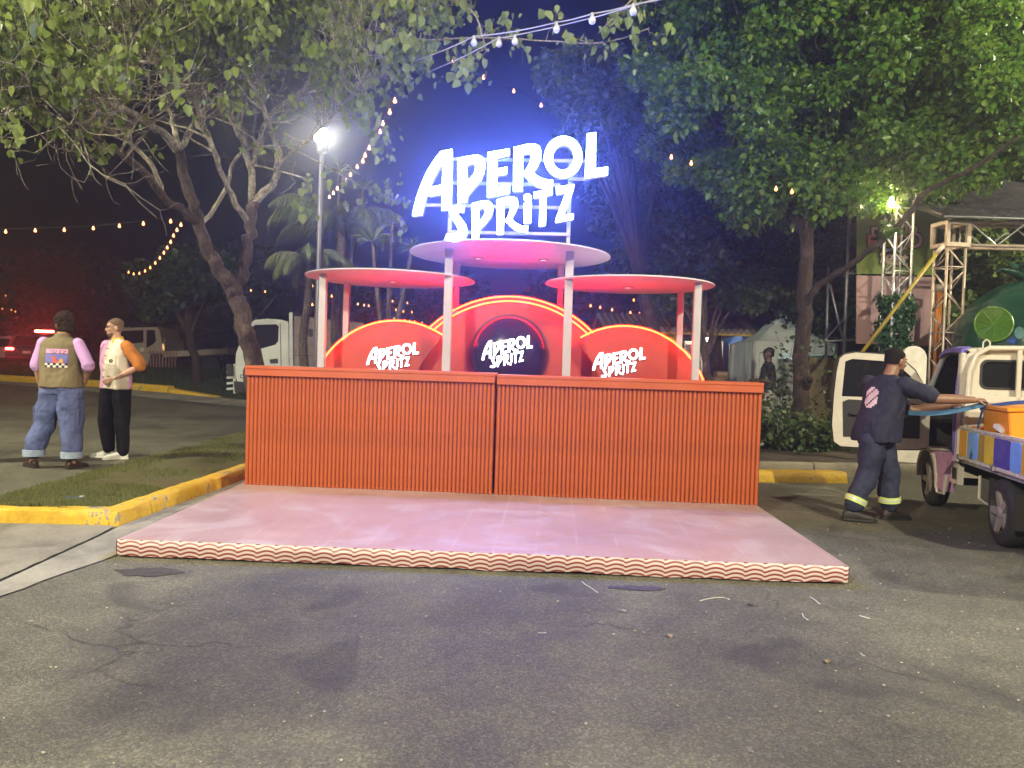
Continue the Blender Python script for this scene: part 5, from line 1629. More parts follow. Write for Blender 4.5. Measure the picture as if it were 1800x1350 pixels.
    def finish(body):
        ex.build('eyes', M('eye_dark', (.02, .012, .01), .2), body, smooth='full')
        br = MB()
        for s in (-1, 1):
            br.limb([at(s * .018, .0965, .028), at(s * .034, .0965, .032), at(s * .050, .084, .027)], .0042 * sc, 6)
        br.build('eyebrows', hairm, body, smooth='full')
        mo = MB(); mo.limb([at(-.020, .0935, -.064), at(0, .1005, -.063), at(.020, .0935, -.064)], .0028 * sc, 6); mo.build('mouth', M('lip', (.16, .05, .045), .5), body, smooth='full')
        meshobj('hair', remesh(hb, .007 if style == 'curly' else .006, .012 if style == 'curly' else .0015, (55, 55, 55), 1), hairm, t)
        if beard: meshobj('beard', remesh(bb, .006, .001, (40, 40, 40), 1), beard, body)
        if style == 'cap':
            cb = MB()
            cb.loft([(at(0, yo, z), X, Yv, a * 1.10 * sc, b * 1.10 * sc) for z, a, b, yo in ((.030, .0745, .097, -.004), (.06, .074, .095, -.006), (.09, .062, .078, -.010), (.112, .038, .046, -.012), (.122, .010, .012, -.012))], 24, 2.1)
            cap = cb.build('cap', M('cap_black', (.012, .012, .014), .75), t, smooth=50)
            vb = MB(); vb.loft([(at(0, .085, .036), X, Z, .062 * sc, .006 * sc), (at(0, .125, .034), X, Z, .064 * sc, .005 * sc), (at(0, .160, .026), X, Z, .045 * sc, .004 * sc)], 16, 2.2); vb.build('visor', M('cap_black', (.012, .012, .014), .75), cap, smooth=40)
    return mb, finish, at
def shoe(t, ankle, direc, mat, sole, L=.285, lowtop=True, roll=0.0, h=.10):
    d = Vector((direc[0], direc[1], 0)).normalized(); w = Vector((-d.y, d.x, 0)); z = Vector((0, 0, 1))
    a = Vector(ankle); a.z = 0
    zoff = Vector((0, 0, ankle[2] - .09))
    o = a + zoff
    mb = MB()
    prof = [(-.075, .030, .020, .045), (-.062, .036, .044, .050), (-.02, .038, .052, .056), (.03, .040, .046, .052), (.08, .044, .036, .044), (.13, .047, .030, .037), (.17, .043, .025, .031), (.195, .028, .018, .024)]
    k = L / .285
    mb.loft([(o + d * y * k + z * zc, w, z, a2, b2) for y, a2, b2, zc in prof], 16, 2.5)
    sh = meshobj('shoe', remesh(mb, .007, .0, smooth_it=3), mat, t)
    sb = MB()
    sb.prism([(y * k, x) for y, x in [(-.082, -.022), (-.07, -.036), (0, -.041), (.08, -.046), (.13, -.050), (.175, -.044), (.205, -.022), (.205, .022), (.175, .044), (.13, .050), (.08, .046), (0, .041), (-.07, .036), (-.082, .022)]], [], 0, 1, lambda y, x, dd: o + d * y + w * x + z * (.003 + .022 * dd))
    sb.build('sole', sole, sh)
    return sh
def tube_secs(mb, pts, rad, wide=1.0, n=16):
    mb.limb(pts, rad, n)

class Fig:
    def __init__(self, label, loc, group=None):
        self.t = thing('person', label, 'person', loc, 0, group)
        self.body = MB()
    def torso(self, mb, pelvis, chest, neck, yaw_p, yaw_c, sw=.205, depth=.125, hipw=.175, belly=.13, hem=-.06):
        """shirt volume from the hem to the neck"""
        pe, ch, ne = Vector(pelvis), Vector(chest), Vector(neck)
        fp, rp = yawv(yaw_p); fc, rc = yawv(yaw_c)
        secs = [(pe + Vector((0, 0, hem)), rp, fp, hipw * 1.05, belly * 1.02), (pe + Vector((0, 0, .03)), rp, fp, hipw, belly)]
        mid = pe.lerp(ch, .5)
        rm = (rp + rc).normalized(); fm = (fp + fc).normalized()
        secs += [(mid + fm * .012, rm, fm, (hipw + sw) * .46, belly * .98), (ch + fc * .01, rc, fc, sw * .93, depth * 1.02), (ch.lerp(ne, .45), rc, fc, sw * .97, depth * .88), (ch.lerp(ne, .72), rc, fc, sw * .80, depth * .68), (ch.lerp(ne, .92), rc, fc, sw * .45, depth * .52), (ne, rc, fc, .066, .066)]
        mb.loft(secs, 28, 2.5)


# ---- man A: olive vest, seen from behind
MSK1 = skinm('tan', (0.36, 0.19, 0.12)); MSK2 = skinm('light', (0.42, 0.24, 0.16)); MSK3 = skinm('brown', (0.22, 0.11, 0.065)); MSK4 = skinm('dark', (0.10, 0.055, 0.035))
MDEN = M('denim', (0.075, 0.095, 0.22), .85, var=.28, scale=7, bmp=.35, bscale=220)
MDENL = M('denim_cuff', (0.26, 0.32, 0.42), .85, var=.2, scale=20)
MOLV = M('olive_vest', (0.155, 0.122, 0.062), .85, var=.14, scale=5, bmp=.2, bscale=150)
MLILS = M('lilac_shirt', (0.47, 0.27, 0.56), .8, var=.10, scale=6)
A0 = Vector((-5.20, 8.85, 0))
fa = Fig('man in an olive vest and baggy blue jeans seen from behind', A0, 'men standing in the lane on the left')
t = fa.t
ya = R(8)
pel, che, nek = (0.01, 0, .98), (-.01, .0, 1.34), (0.0, .02, 1.53)
hm, hfin, hat = head_parts(t, (.0, .05, 1.665), R(48), R(-4), MSK1, M('hair_curly_dark', (.022, .012, .008), .95, spec=.15), 'curly', 1.0)
fa.body = hm
fa.body.limb([(0, .015, 1.46), (0, .035, 1.60)], [.062, .056], 12)
# arms: left hangs, hand in front pocket; right elbow out
LA = [(-.20, .0, 1.44), (-.27, -.01, 1.20), (-.255, .04, .97)]; RA = [(.20, .0, 1.44), (.345, -.04, 1.21), (.24, .10, 1.03)]
for arm, pn, s in ((LA, (1, 0, 0), 1), (RA, (-1, 0, .1), -1)):
    fa.body.limb([arm[0], Vector(arm[0]).lerp(Vector(arm[1]), .5), arm[1], Vector(arm[1]).lerp(Vector(arm[2]), .4), arm[2]], [.052, .050, .043, .042, .028], 12)
    add_hand(fa.body, arm[2], Vector(arm[2]) - Vector(arm[1]), pn, .5, 1, s)
bo = meshobj('body', remesh(fa.body, .0065, 0, smooth_it=2), MSK1, t); hfin(bo)
mb = MB(); fa.torso(mb, pel, che, nek, ya, ya, .222, .135, .215, .165, -.045)
vest = meshobj('vest', remesh(mb, .010, .016, (8, 8, 5), 2, 1.0), MOLV, t)
mb = MB(); mb.loft([(Vector((0, .015, 1.515)), (1, 0, 0), (0, 1, 0), .082, .078), (Vector((0, .02, 1.555)), (1, 0, 0), (0, 1, 0), .074, .070)], 20, 2.2); mb.build('collar', MOLV, vest, smooth=40)
for arm, wo in ((LA, 1), (RA, 1)):
    a, b_, c_ = (Vector(x) for x in arm)
    mb = MB(); mb.limb([a + Vector((0, 0, .01)), a.lerp(b_, .35), a.lerp(b_, .75), b_.lerp(c_, .02), b_.lerp(c_, .12)], [.064, .064, .066, .070, .074], 14)
    meshobj('sleeve', remesh(mb, .010, .007, (9, 9, 5), 3, 4.0), MLILS, t)
mb = MB()
for s, hip, kn, an in ((-1, (-.092, 0, .88), (-.19, .03, .52), (-.27, -.03, .215)), (1, (.11, 0, .88), (.14, .0, .50), (.165, -.03, .205))):
    h_, k_, n_ = Vector(hip), Vector(kn), Vector(an)
    mb.limb([h_, h_.lerp(k_, .5), k_, k_.lerp(n_, .5), n_], [.135, .130, .118, .112, .105], 16)
mb.loft([(Vector((0.005, 0, .86)), (1, 0, 0), (0, 1, 0), .215, .140), (Vector((.01, 0, .94)), (1, 0, 0), (0, 1, 0), .195, .138), (Vector((.01, 0, .99)), (1, 0, 0), (0, 1, 0), .160, .115)], 24, 2.5)
jn = meshobj('jeans', remesh(mb, .011, .022, (9, 9, 7), 2, 8.0), MDEN, t)
for an in ((-.27, -.03, .185), (.165, -.03, .175)):
    mb = MB(); mb.lathe([(.100, an[2] - .045), (.117, an[2] - .045), (.119, an[2] + .025), (.100, an[2] + .028)], 22, (an[0], an[1], 0)); mb.build('cuff', MDENL, jn, smooth=40)
for x, y, z, s in ((-.268, .02, .62, -1), (.236, .0, .60, 1)):
    mb = MB(); mb.box((x, y, z), (.030, .15, .19), bev=.014); mb.build('cargo_pocket', MDEN, jn)
MBR = M('shoe_brown', (.035, .016, .010), .45)
for an, d in (((-.28, -.03, .09), (-.75, .55)), ((.165, -.02, .09), (.35, .9))):
    shoe(t, an, d, MBR, M('sole_dark', (.02, .015, .012), .8))
    mb = MB(); mb.limb([(an[0], an[1], .07), (an[0], an[1], .20)], .042, 10); mb.build('ankle', MSK1, bo, smooth='full')
# back print (flat): lettering block, blue picture field, chequer band
def back_pt(x, z, lift):
    f, r = yawv(ya)
    return Vector((0, 0, 0)) + r * x + Vector((0, 0, z)) - f * (.128 + lift)
from mathutils.bvhtree import BVHTree
def wrap_flat(mesh_obj, x0, x1, z0, z1, nx, nz, origin_y, direction, name, mat, parent, xf, lift=.004, keep=None):
    """a thin printed patch that lies on a garment: a grid dropped onto its surface"""
    bm = bmesh.new(); bm.from_mesh(mesh_obj.data); bv = BVHTree.FromBMesh(bm)
    vs = []; d = Vector(direction)
    for j in range(nz + 1):
        for i in range(nx + 1):
            p = xf(x0 + (x1 - x0) * i / nx, z0 + (z1 - z0) * j / nz)
            hit = bv.ray_cast(p - d * 1.0, d)
            q = (hit[0] if hit[0] is not None else p) - d * lift
            vs.append(q)
    bm.free()
    fs = [(j * (nx + 1) + i, j * (nx + 1) + i + 1, (j + 1) * (nx + 1) + i + 1, (j + 1) * (nx + 1) + i) for j in range(nz) for i in range(nx) if keep is None or keep(i, j)]
    mb = MB(); mb.add(vs, fs)
    return mb.build(name, mat, parent, smooth='full', fix=False)
fA, rA = yawv(ya)
xfA = lambda x, z: Vector((0, 0, 0)) + rA * x + Vector((0, 0, z))
wrap_flat(vest, -.105, .125, 1.325, 1.375, 22, 5, 0, fA, 'print_lettering', M('print_pink', (.62, .28, .50), .7), vest, xfA, .005, lambda i, j: not ((i in (7, 14) and j < 4) or (j == 2 and i in (4, 5, 10, 11, 18, 19)) or (j == 0 and i in (9, 10, 17, 18))))
wrap_flat(vest, -.105, .125, 1.215, 1.318, 10, 5, 0, fA, 'print_picture', M('print_blue', (.13, .13, .42), .7), vest, xfA, .005)
wrap_flat(vest, -.045, .035, 1.218, 1.29, 5, 5, 0, fA, 'print_shape', M('print_red', (.55, .09, .06), .7), vest, xfA, .008, lambda i, j: 1 <= i + j * .3 and i <= 4 - j * .4)
wrap_flat(vest, .025, .085, 1.218, 1.268, 4, 4, 0, fA, 'print_shape', M('print_ochre', (.55, .26, .05), .7), vest, xfA, .008, lambda i, j: i + j < 6 and i >= j * .5)
wrap_flat(vest, -.11, .13, 1.165, 1.212, 16, 2, 0, fA, 'print_dark_checks', M('print_black', (.015, .012, .012), .7), vest, xfA, .005, lambda i, j: (i // 2 + j) % 2 == 0)
wrap_flat(vest, -.11, .13, 1.165, 1.212, 16, 2, 0, fA, 'print_pale_checks', M('print_pale', (.7, .62, .58), .7), vest, xfA, .005, lambda i, j: (i // 2 + j) % 2 == 1)

# ---- man B: cream shirt with orange sleeve, hand on hip
B0 = Vector((-5.05, 9.80, 0))
fb_ = Fig('bearded man in a cream shirt with an orange sleeve and black trousers', B0, 'men standing in the lane on the left')
t = fb_.t
yb = R(152)     # faces the picture's left and a little towards the camera
fB, rB = yawv(yb)
hm, hfin, hat = head_parts(t, (-.02, .0, 1.665), R(122), R(-3), MSK2, M('hair_fade', (.135, .082, .055), .9, spec=.2), 'buzz', 1.0, M('beard_dark', (.10, .055, .035), .85))
body = hm
body.limb([(0, 0, 1.46), (-.012, 0, 1.60)], [.060, .056], 12)
sL = Vector((0, 0, 1.435)) - rB * .195; sR = Vector((0, 0, 1.435)) + rB * .195
LA = [sL, sL + Vector((.175, .03, -.235)), Vector((.065, -.155, 1.025))]
RA = [sR, sR + Vector((-.05, .10, -.26)), Vector((-.17, .06, .98))]
for arm, pn, s in ((LA, (-.5, .5, -.2), 1), (RA, (1, 0, 0), 1)):
    arm = [Vector(x) for x in arm]
    body.limb([arm[0], arm[0].lerp(arm[1], .5), arm[1], arm[1].lerp(arm[2], .4), arm[2]], [.050, .048, .042, .041, .028], 12)
    add_hand(body, arm[2], (arm[2] - arm[1]) * Vector((1, 1, .6)) + Vector((0, 0, -.02)), pn, .35, 1, s)
bo = meshobj('body', remesh(body, .0065, 0, smooth_it=2), MSK2, t); hfin(bo)
mb = MB(); fb_.torso(mb, (.0, 0, .98), (0, 0, 1.33), (0, 0, 1.52), yb, yb, .205, .120, .195, .145, -.085)
MCRM = M('cream_shirt', (0.60, 0.53, 0.43), .8, var=.06, scale=5)
shirt = meshobj('shirt', remesh(mb, .010, .016, (8, 8, 5), 2, 12.0), MCRM, t)
# pink right-hand front panel: shirt faces beyond the button line
mpk = M('pink_panel', (.60, .30, .50), .8, var=.1)
shirt.data.materials.append(mpk)
for p in shirt.data.polygons:
    c = p.center
    if c.dot(rB) > .035 and c.dot(fB) > -.02: p.material_index = 1
    if c.dot(rB) < -.135 and c.dot(fB) < -.03 and c.z < 1.25: p.material_index = 1
for k in range(5):
    z = 1.40 - .09 * k
    bm = bmesh.new(); bm.from_mesh(shirt.data); bv = BVHTree.FromBMesh(bm); bm.free()
    h = bv.ray_cast(rB * .022 + Vector((0, 0, z)) + fB, -fB)
    if h[0] is not None:
        mb = MB(); mb.ball(h[0], .008, 8, 6); mb.build('button', M('button_dark', (.03, .02, .02), .5), shirt)
xfB = lambda x, z: rB * x + Vector((0, 0, z))
wrap_flat(shirt, -.15, -.045, 1.20, 1.315, 6, 6, 0, -fB, 'breast_pocket', MCRM, shirt, xfB, .007)
wrap_flat(shirt, -.125, -.075, 1.225, 1.268, 8, 7, 0, -fB, 'pocket_emblem', M('print_black', (.015, .012, .012), .7), shirt, xfB, .012, lambda i, j: (i - 3.5) ** 2 + (j - 3) ** 2 < 13 and not (j in (2, 4) and 1 < i < 6))
MYL = M('yellow_collar', (.62, .38, .02), .75)
for s in (-1, 1):
    mb = MB()
    base = Vector((0, 0, 1.525))
    pts = [base + rB * s * .015 + fB * .080 + Vector((0, 0, -.055)), base + rB * s * .072 + fB * .062 + Vector((0, 0, -.075)), base + rB * s * .085 + fB * .0 + Vector((0, 0, -.018)), base + rB * s * .05 - fB * .07 + Vector((0, 0, -.01)), base + rB * s * .0 - fB * .082 + Vector((0, 0, -.01))]
    top = [base + rB * s * .018 + fB * .070, base + rB * s * .050 + fB * .050 + Vector((0, 0, .018)), base + rB * s * .068 + Vector((0, 0, .03)), base + rB * s * .045 - fB * .055 + Vector((0, 0, .04)), base - fB * .066 + Vector((0, 0, .04))]
    n = len(pts)
    th = [p + (p - base) * .05 for p in pts]
    mb.add(pts + top + [p - (p - base) * .08 for p in pts], [(i, i + 1, n + i + 1, n + i) for i in range(n - 1)] + [(2 * n + i, n + i, n + i + 1, 2 * n + i + 1) for i in range(n - 1)] + [(i, 2 * n + i, 2 * n + i + 1, i + 1) for i in range(n - 1)])
    mb.build('collar', MYL, shirt, smooth=40)
MORS = M('orange_sleeve', (.40, .13, .012), .8, var=.25, scale=14)
for arm, mt in ((LA, MORS), (RA, mpk)):
    a, b_, c_ = (Vector(x) for x in arm)
    mb = MB(); mb.limb([a + Vector((0, 0, .005)), a.lerp(b_, .35), a.lerp(b_, .8), b_.lerp(c_, .04)], [.072, .078, .080, .078], 14)
    meshobj('sleeve', remesh(mb, .010, .006, (9, 9, 5), 3, 3.0), mt, t)
mb = MB()
MBLK = M('black_trousers', (.005, .0045, .0055), .9, var=.2, spec=.15)
for s, hip, kn, an in ((1, (-.085, .03, .93), (-.145, .04, .50), (-.10, .05, .12)), (-1, (.085, -.03, .93), (.105, -.03, .50), (.135, -.05, .10))):
    h_, k_, n_ = Vector(hip), Vector(kn), Vector(an)
    mb.limb([h_, h_.lerp(k_, .5), k_, k_.lerp(n_, .5), n_], [.115, .108, .092, .082, .072], 16)
mb.loft([(Vector((0, 0, .86)), rB, fB, .170, .125), (Vector((0, 0, .96)), rB, fB, .175, .128), (Vector((0, 0, 1.0)), rB, fB, .155, .108)], 24, 2.5)
meshobj('trousers', remesh(mb, .011, .009, (9, 9, 6), 3, 5.0), MBLK, t)
MWS = M('white_shoe', (.74, .72, .68), .5, var=.06)
shoe(t, (-.115, .05, .09), (-1, -.10), MWS, MWS, .30); shoe(t, (.115, -.06, .09), (-.85, -.45), MWS, MWS, .30)

# ---- man C: navy work clothes, striding to the pickup
C0 = Vector((3.46, 7.18, 0))
fc_ = Fig('worker in navy clothes with reflective ankle bands reaching to the pickup bed', C0)
t = fc_.t
yc = R(-62)     # faces the picture's right, turned partly away
fC, rC = yawv(yc)
hm, hfin, hat = head_parts(t, (.118, .02, 1.495), R(-72), R(-6), MSK3, M('hair_black', (.010, .008, .007), .95, spec=.1), 'short', 1.0, M('beard_black', (.014, .009, .007), .85))
body = hm
body.limb([(.045, 0, 1.31), (.10, .015, 1.44)], [.066, .060], 12)
shl = Vector((.035, 0, 1.285)) - rC * .185 ; shr = Vector((.035, 0, 1.285)) + rC * .185
hand_r = Vector((.68, -.30, 1.165)); hand_l = Vector((.62, -.02, 1.10))
RAc = [shr, Vector((.37, -.25, 1.165)), hand_r]
LAc = [shl, Vector((.33, .12, 1.04)), hand_l]
for arm, pn, s in ((RAc, (0, .2, -1), 1), (LAc, (0, .2, -1), -1)):
    arm = [Vector(x) for x in arm]
    body.limb([arm[0], arm[0].lerp(arm[1], .5), arm[1], arm[1].lerp(arm[2], .4), arm[2]], [.055, .053, .047, .046, .031], 12)
    add_hand(body, arm[2], arm[2] - arm[1], pn, .95, 1, s)
bo = meshobj('body', remesh(body, .0065, 0, smooth_it=2), MSK3, t); hfin(bo)
MNV = M('navy_tshirt', (.009, .009, .030), .85, var=.15, scale=6)
MNV2 = M('navy_trousers', (.016, .019, .048), .85, var=.22, scale=7)
mb = MB(); fc_.torso(mb, (-.035, 0, .82), (.01, 0, 1.15), (.055, .005, 1.365), yc, yc, .205, .140, .205, .178, -.07)
for arm in (RAc, LAc):
    a, b_ = Vector(arm[0]), Vector(arm[1])
    mb.limb([a + Vector((0, 0, .0)), a.lerp(b_, .4), a.lerp(b_, .82)], [.074, .072, .070], 14)
shirt = meshobj('tshirt', remesh(mb, .010, .017, (8, 8, 5), 2, 2.0), MNV, t)
xfC = lambda x, z: rC * x + Vector((.03, 0, z))
wrap_flat(shirt, -.10, .03, 1.04, 1.25, 8, 12, 0, fC, 'back_print', M('print_pale_pink', (.55, .40, .47), .7), shirt, xfC, .006, lambda i, j: (i * 7 + j * 5) % 6 != 0 and (i - 3.5) ** 2 * 1.6 + (j - 6) ** 2 < 34)
mb = MB()
legs = (((-.10, -.06, .76), (-.12, -.05, .47), (-.26, -.08, .155)), ((.035, .06, .76), (.115, .05, .45), (.14, .06, .15)))
for hip, kn, an in legs:
    h_, k_, n_ = Vector(hip), Vector(kn), Vector(an)
    mb.limb([h_, h_.lerp(k_, .5), k_, k_.lerp(n_, .5), n_], [.104, .110, .098, .090, .082], 16)
mb.loft([(Vector((-.035, 0, .72)), rC, fC, .160, .138), (Vector((-.04, 0, .79)), rC, fC, .165, .140), (Vector((-.035, 0, .83)), rC, fC, .145, .120)], 24, 2.5)
tr_ = meshobj('trousers', remesh(mb, .011, .020, (9, 9, 7), 2, 6.0), MNV2, t)
MHV = M('reflective_band', (.50, .62, .16), .45, var=.1)
for hip, kn, an in legs:
    k_, n_ = Vector(kn), Vector(an)
    ax = (k_ - n_).normalized()
    c = n_ + ax * .045
    rot = Vector((0, 0, 1)).rotation_difference(ax).to_matrix()
    mb = MB(); mb.lathe([(.090, -.028), (.099, -.028), (.101, .028), (.090, .028)], 24, c, rot); mb.build('reflective_band', MHV, tr_, smooth=40)
    mb = MB(); mb.lathe([(.095, -.010), (.1025, -.010), (.1025, .010), (.095, .010)], 24, c, rot); mb.build('band_stripe', M('band_grey', (.5, .5, .46), .4), tr_, smooth=40)
MBT = M('work_boot', (.020, .017, .015), .6)
shoe(t, (-.275, -.08, .098), (.9, -.25), MBT, MCHAS, .30); shoe(t, (.145, .06, .09), (1, .15), MBT, MCHAS, .30)
# strap pulled over the crate, held in the worker's hand
sp_ = thing('strap', 'blue lashing strap stretched from the worker\'s hand over the orange crate', 'strap', (0, 0, 0))
h1 = C0 + hand_r + Vector((.09, -.02, -.03))
def ribbon(pts, w, name, mat, parent):
    mb = MB(); vs = []
    pts = [Vector(p) for p in pts]
    for i, p in enumerate(pts):
        d = (pts[min(i + 1, len(pts) - 1)] - pts[max(0, i - 1)]).normalized()
        s = Vector((0, 0, 1)) if abs(d.z) < .7 else Vector((0, 1, 0))
        vs += [p - s * w / 2, p + s * w / 2, p + s * w / 2 + Vector((0, .004, 0)), p - s * w / 2 + Vector((0, .004, 0))]
    fs = []
    for i in range(len(pts) - 1):
        for k in range(4):
            a, b2 = 4 * i + k, 4 * i + (k + 1) % 4
            fs.append((a, b2, b2 + 4, a + 4))
    mb.add(vs, fs); return mb.build(name, mat, parent)
def sagl(a, b, n, s): return [Vector(a).lerp(Vector(b), k / n) - Vector((0, 0, s * math.sin(PI * k / n))) for k in range(n + 1)]
cb_ = on_bed(-.50, .50, 1.03)
ribbon(sagl(h1, on_bed(-.635, .74, 1.09), 6, .02) + sagl(on_bed(-.635, .74, 1.09), on_bed(-.45, .03, 1.185), 6, -.015)[1:], .032, 'webbing', MSTR, sp_)
ribbon(sagl(on_bed(-.64, .66, 1.09), on_bed(-.730, .63, .64), 6, .0), .03, 'webbing_tail', MSTR, sp_)
ribbon(sagl(h1, C0 + Vector((.20, .02, 1.02)), 8, .04), .045, 'loose_end', M('light_blue_strap', (.05, .15, .30), .7), sp_)

# ---- man D: black cap, beyond the right end of the counter
D0 = P(1346, 760, 14.6); D0 = Vector((D0.x, 14.6, 0.0))
fd_ = Fig('man in a black cap and black t-shirt standing behind the right end of the counter', D0)
t = fd_.t
yd = R(84); fD, rD = yawv(yd)
hm, hfin, hat = head_parts(t, (0, 0, 1.70), R(88), R(-4), MSK4, M('hair_black', (.010, .008, .007), .95, spec=.1), 'cap', 1.02)
body = hm
body.limb([(0, 0, 1.48), (0, 0, 1.62)], [.064, .058], 12)
for s in (-1, 1):
    a = Vector((0, 0, 1.46)) + rD * s * .20; b_ = a + Vector((.06, 0, -.28)); c_ = b_ + Vector((-.26, -.02 * s, .02))
    body.limb([a, a.lerp(b_, .5), b_, b_.lerp(c_, .4), c_], [.053, .051, .045, .043, .030], 12)
    add_hand(body, c_, c_ - b_, (0, 0, -1), .4, 1, s)
bo = meshobj('body', remesh(body, .0075, 0, smooth_it=2), MSK4, t); hfin(bo)
MBK = M('black_tshirt', (.014, .013, .015), .85)
mb = MB(); fd_.torso(mb, (0, 0, 1.0), (0, 0, 1.35), (0, 0, 1.55), yd, yd, .21, .135, .18, .15, -.05)
for s in (-1, 1):
    a = Vector((0, 0, 1.46)) + rD * s * .20; b_ = a + Vector((.06, 0, -.28))
    mb.limb([a, a.lerp(b_, .4), a.lerp(b_, .8)], [.080, .078, .074], 12)
shirt = meshobj('tshirt', remesh(mb, .012, .008, (7, 7, 5), 3, 9.0), MBK, t)
xfD = lambda x, z: rD * x + Vector((0, 0, z))
wrap_flat(shirt, -.05, .06, 1.27, 1.40, 6, 6, 0, -fD, 'chest_print', M('print_white', (.6, .6, .62), .7), shirt, xfD, .006, lambda i, j: (i + j * 2) % 5 != 0)
mb = MB()
for s in (-1, 1):
    h_ = Vector((0, 0, .95)) + rD * s * .09; k_ = Vector((0, 0, .52)) + rD * s * .10; n_ = Vector((.02, 0, .10)) + rD * s * .10
    mb.limb([h_, h_.lerp(k_, .5), k_, k_.lerp(n_, .5), n_], [.12, .11, .09, .08, .075], 14)
mb.loft([(Vector((0, 0, .88)), rD, fD, .175, .13), (Vector((0, 0, 1.02)), rD, fD, .17, .13)], 20, 2.5)
meshobj('trousers', remesh(mb, .012, .009, (9, 9, 6), 3, 3.0), M('pale_trousers', (.42, .39, .32), .8), t)
for s in (-1, 1):
    a = Vector((.02, 0, .09)) + rD * s * .10
    shoe(t, a, (-1, 0), MBT, MCHAS, .30)

# ---- man E: only a sleeve and a shoe reach into the picture at the left edge
e0 = G(-52, 812)
E0 = Vector((e0.x, e0.y, 0))
fe_ = Fig('man in a white shirt and tan shoes cut off by the left edge', E0, 'men standing in the lane on the left')
t = fe_.t
ye = R(-70); fE, rE = yawv(ye)
hm, hfin, hat = head_parts(t, (0, 0, 1.62), ye, 0, MSK2, M('hair_black', (.010, .008, .007), .95, spec=.1), 'short', 1.0)
body = hm
body.limb([(0, 0, 1.42), (0, 0, 1.55)], [.062, .056], 12)
arms = []
for s in (-1, 1):
    a = Vector((0, 0, 1.39)) + rE * s * .20; b_ = a + Vector((.10, 0, -.27)); c_ = b_ + Vector((-.02, -.02, -.24))
    arms.append((a, b_, c_))
    body.limb([a, a.lerp(b_, .5), b_, b_.lerp(c_, .4), c_], [.051, .049, .043, .042, .029], 12)
    add_hand(body, c_, c_ - b_, (-1, 0, 0), .5, 1, s)
bo = meshobj('body', remesh(body, .0075, 0, smooth_it=2), MSK2, t); hfin(bo)
mb = MB(); fe_.torso(mb, (0, 0, .97), (0, 0, 1.30), (0, 0, 1.49), ye, ye, .215, .145, .20, .17, -.08)
for a, b_, c_ in arms: mb.limb([a, a.lerp(b_, .4), b_], [.082, .085, .088], 12)
meshobj('shirt', remesh(mb, .012, .009, (7, 7, 5), 3, 7.0), M('white_shirt', (.68, .66, .60), .8, var=.05), t)
mb = MB()
for s in (-1, 1):
    h_ = Vector((0, 0, .92)) + rE * s * .09; k_ = Vector((.01, 0, .5)) + rE * s * .10; n_ = Vector((.02, 0, .11)) + rE * s * .11
    mb.limb([h_, h_.lerp(k_, .5), k_, k_.lerp(n_, .5), n_], [.125, .115, .095, .085, .078], 14)
mb.loft([(Vector((0, 0, .86)), rE, fE, .175, .13), (Vector((0, 0, 1.0)), rE, fE, .17, .13)], 20, 2.5)
meshobj('trousers', remesh(mb, .012, .009, (9, 9, 6), 3, 3.0), MBLK, t)
for s in (-1, 1):
    a = Vector((.06 if s > 0 else .02, 0, .09)) + rE * s * .11
    shoe(t, a, (1, .05), M('tan_shoe', (.22, .14, .08), .6), MWS, .31)
# ================================================================== KIOSK, TENT, TRUSS GATE, BANNERS, LIGHTS, LITTER
def local_px(t, Y):
    o = t.location
    return lambda pts: [(P(x, y, Y).x - o.x, P(x, y, Y).z - o.z) for x, y in pts]
def pprism(t, Y, name, pts, mat, d0, d1, holes=(), parent=None, smooth=False):
    f = local_px(t, Y)
    mb = MB(); mb.prism(f(pts), [f(h) for h in holes], 0, 1, lambda x, z, d: Vector((x, d0 + (d1 - d0) * d, z)))
    return mb.build(name, mat, parent or t, smooth=smooth)
# --- kiosk
Yk = 16.6
kb = P(1210, 700, Yk)
ks = thing('market_kiosk', 'blue and yellow wooden kiosk with a ribbed metal roof behind the right backdrop', 'kiosk', (kb.x, Yk, zg(kb.x, Yk)))
MBLUE = M('kiosk_blue', (.055, .14, .36), .7, var=.15, bmp=.2)
MYEL = M('kiosk_yellow', (.55, .36, .03), .6, var=.12)
MROOF = M('kiosk_roof', (.16, .15, .13), .5, metal=.4, var=.3)
f = local_px(ks, Yk)
x0, x1 = f([(1070, 600)])[0][0], f([(1322, 600)])[0][0]
ze = f([(1260, 587)])[0][1]
for k in range(9):
    z0 = .02 + k * (ze - .04) / 9; z1 = z0 + (ze - .04) / 9 - .008
    mb = MB(); mb.box((x1 - .11, .0, (z0 + z1) / 2), (.22, .04, z1 - z0)); mb.build('corner_plank', MBLUE, ks)
mb = MB(); mb.box((x1 - .02, 1.2, ze / 2), (.05, 2.3, ze)); mb.build('end_wall', MBLUE, ks)
mb = MB(); mb.box(((x0 + x1) / 2, 2.3, ze / 2), (x1 - x0, .05, ze)); mb.build('back_wall', M('kiosk_inside', (.05, .07, .13), .8), ks)
mb = MB(); mb.box((x0 + .9, .02, ze / 2), (1.25, .04, ze)); mb.build('front_wall', MYEL, ks)
mb = MB(); mb.box(((x0 + x1) / 2, -.13, ze + .0), (x1 - x0 + .3, .05, .07)); mb.build('fascia', MYEL, ks)
ns = 26
for k in range(ns):
    xa = x0 - .15 + (x1 - x0 + .3) * (k + .5) / ns
    mb = MB(); mb.tube([(xa, -.2, ze + .05), (xa, 1.15, ze + .42), (xa, 2.5, ze + .05)], .062, 7); mb.build('roof_sheet', MROOF, ks)
mb = MB(); mb.box(((x0 + x1) / 2 + .2, -.05, .95), (x1 - x0 - .6, .5, .05)); mb.box(((x0 + x1) / 2 + .2, .1, .45), (x1 - x0 - .6, .05, .92)); mb.build('serving_counter', MBLUE, ks)
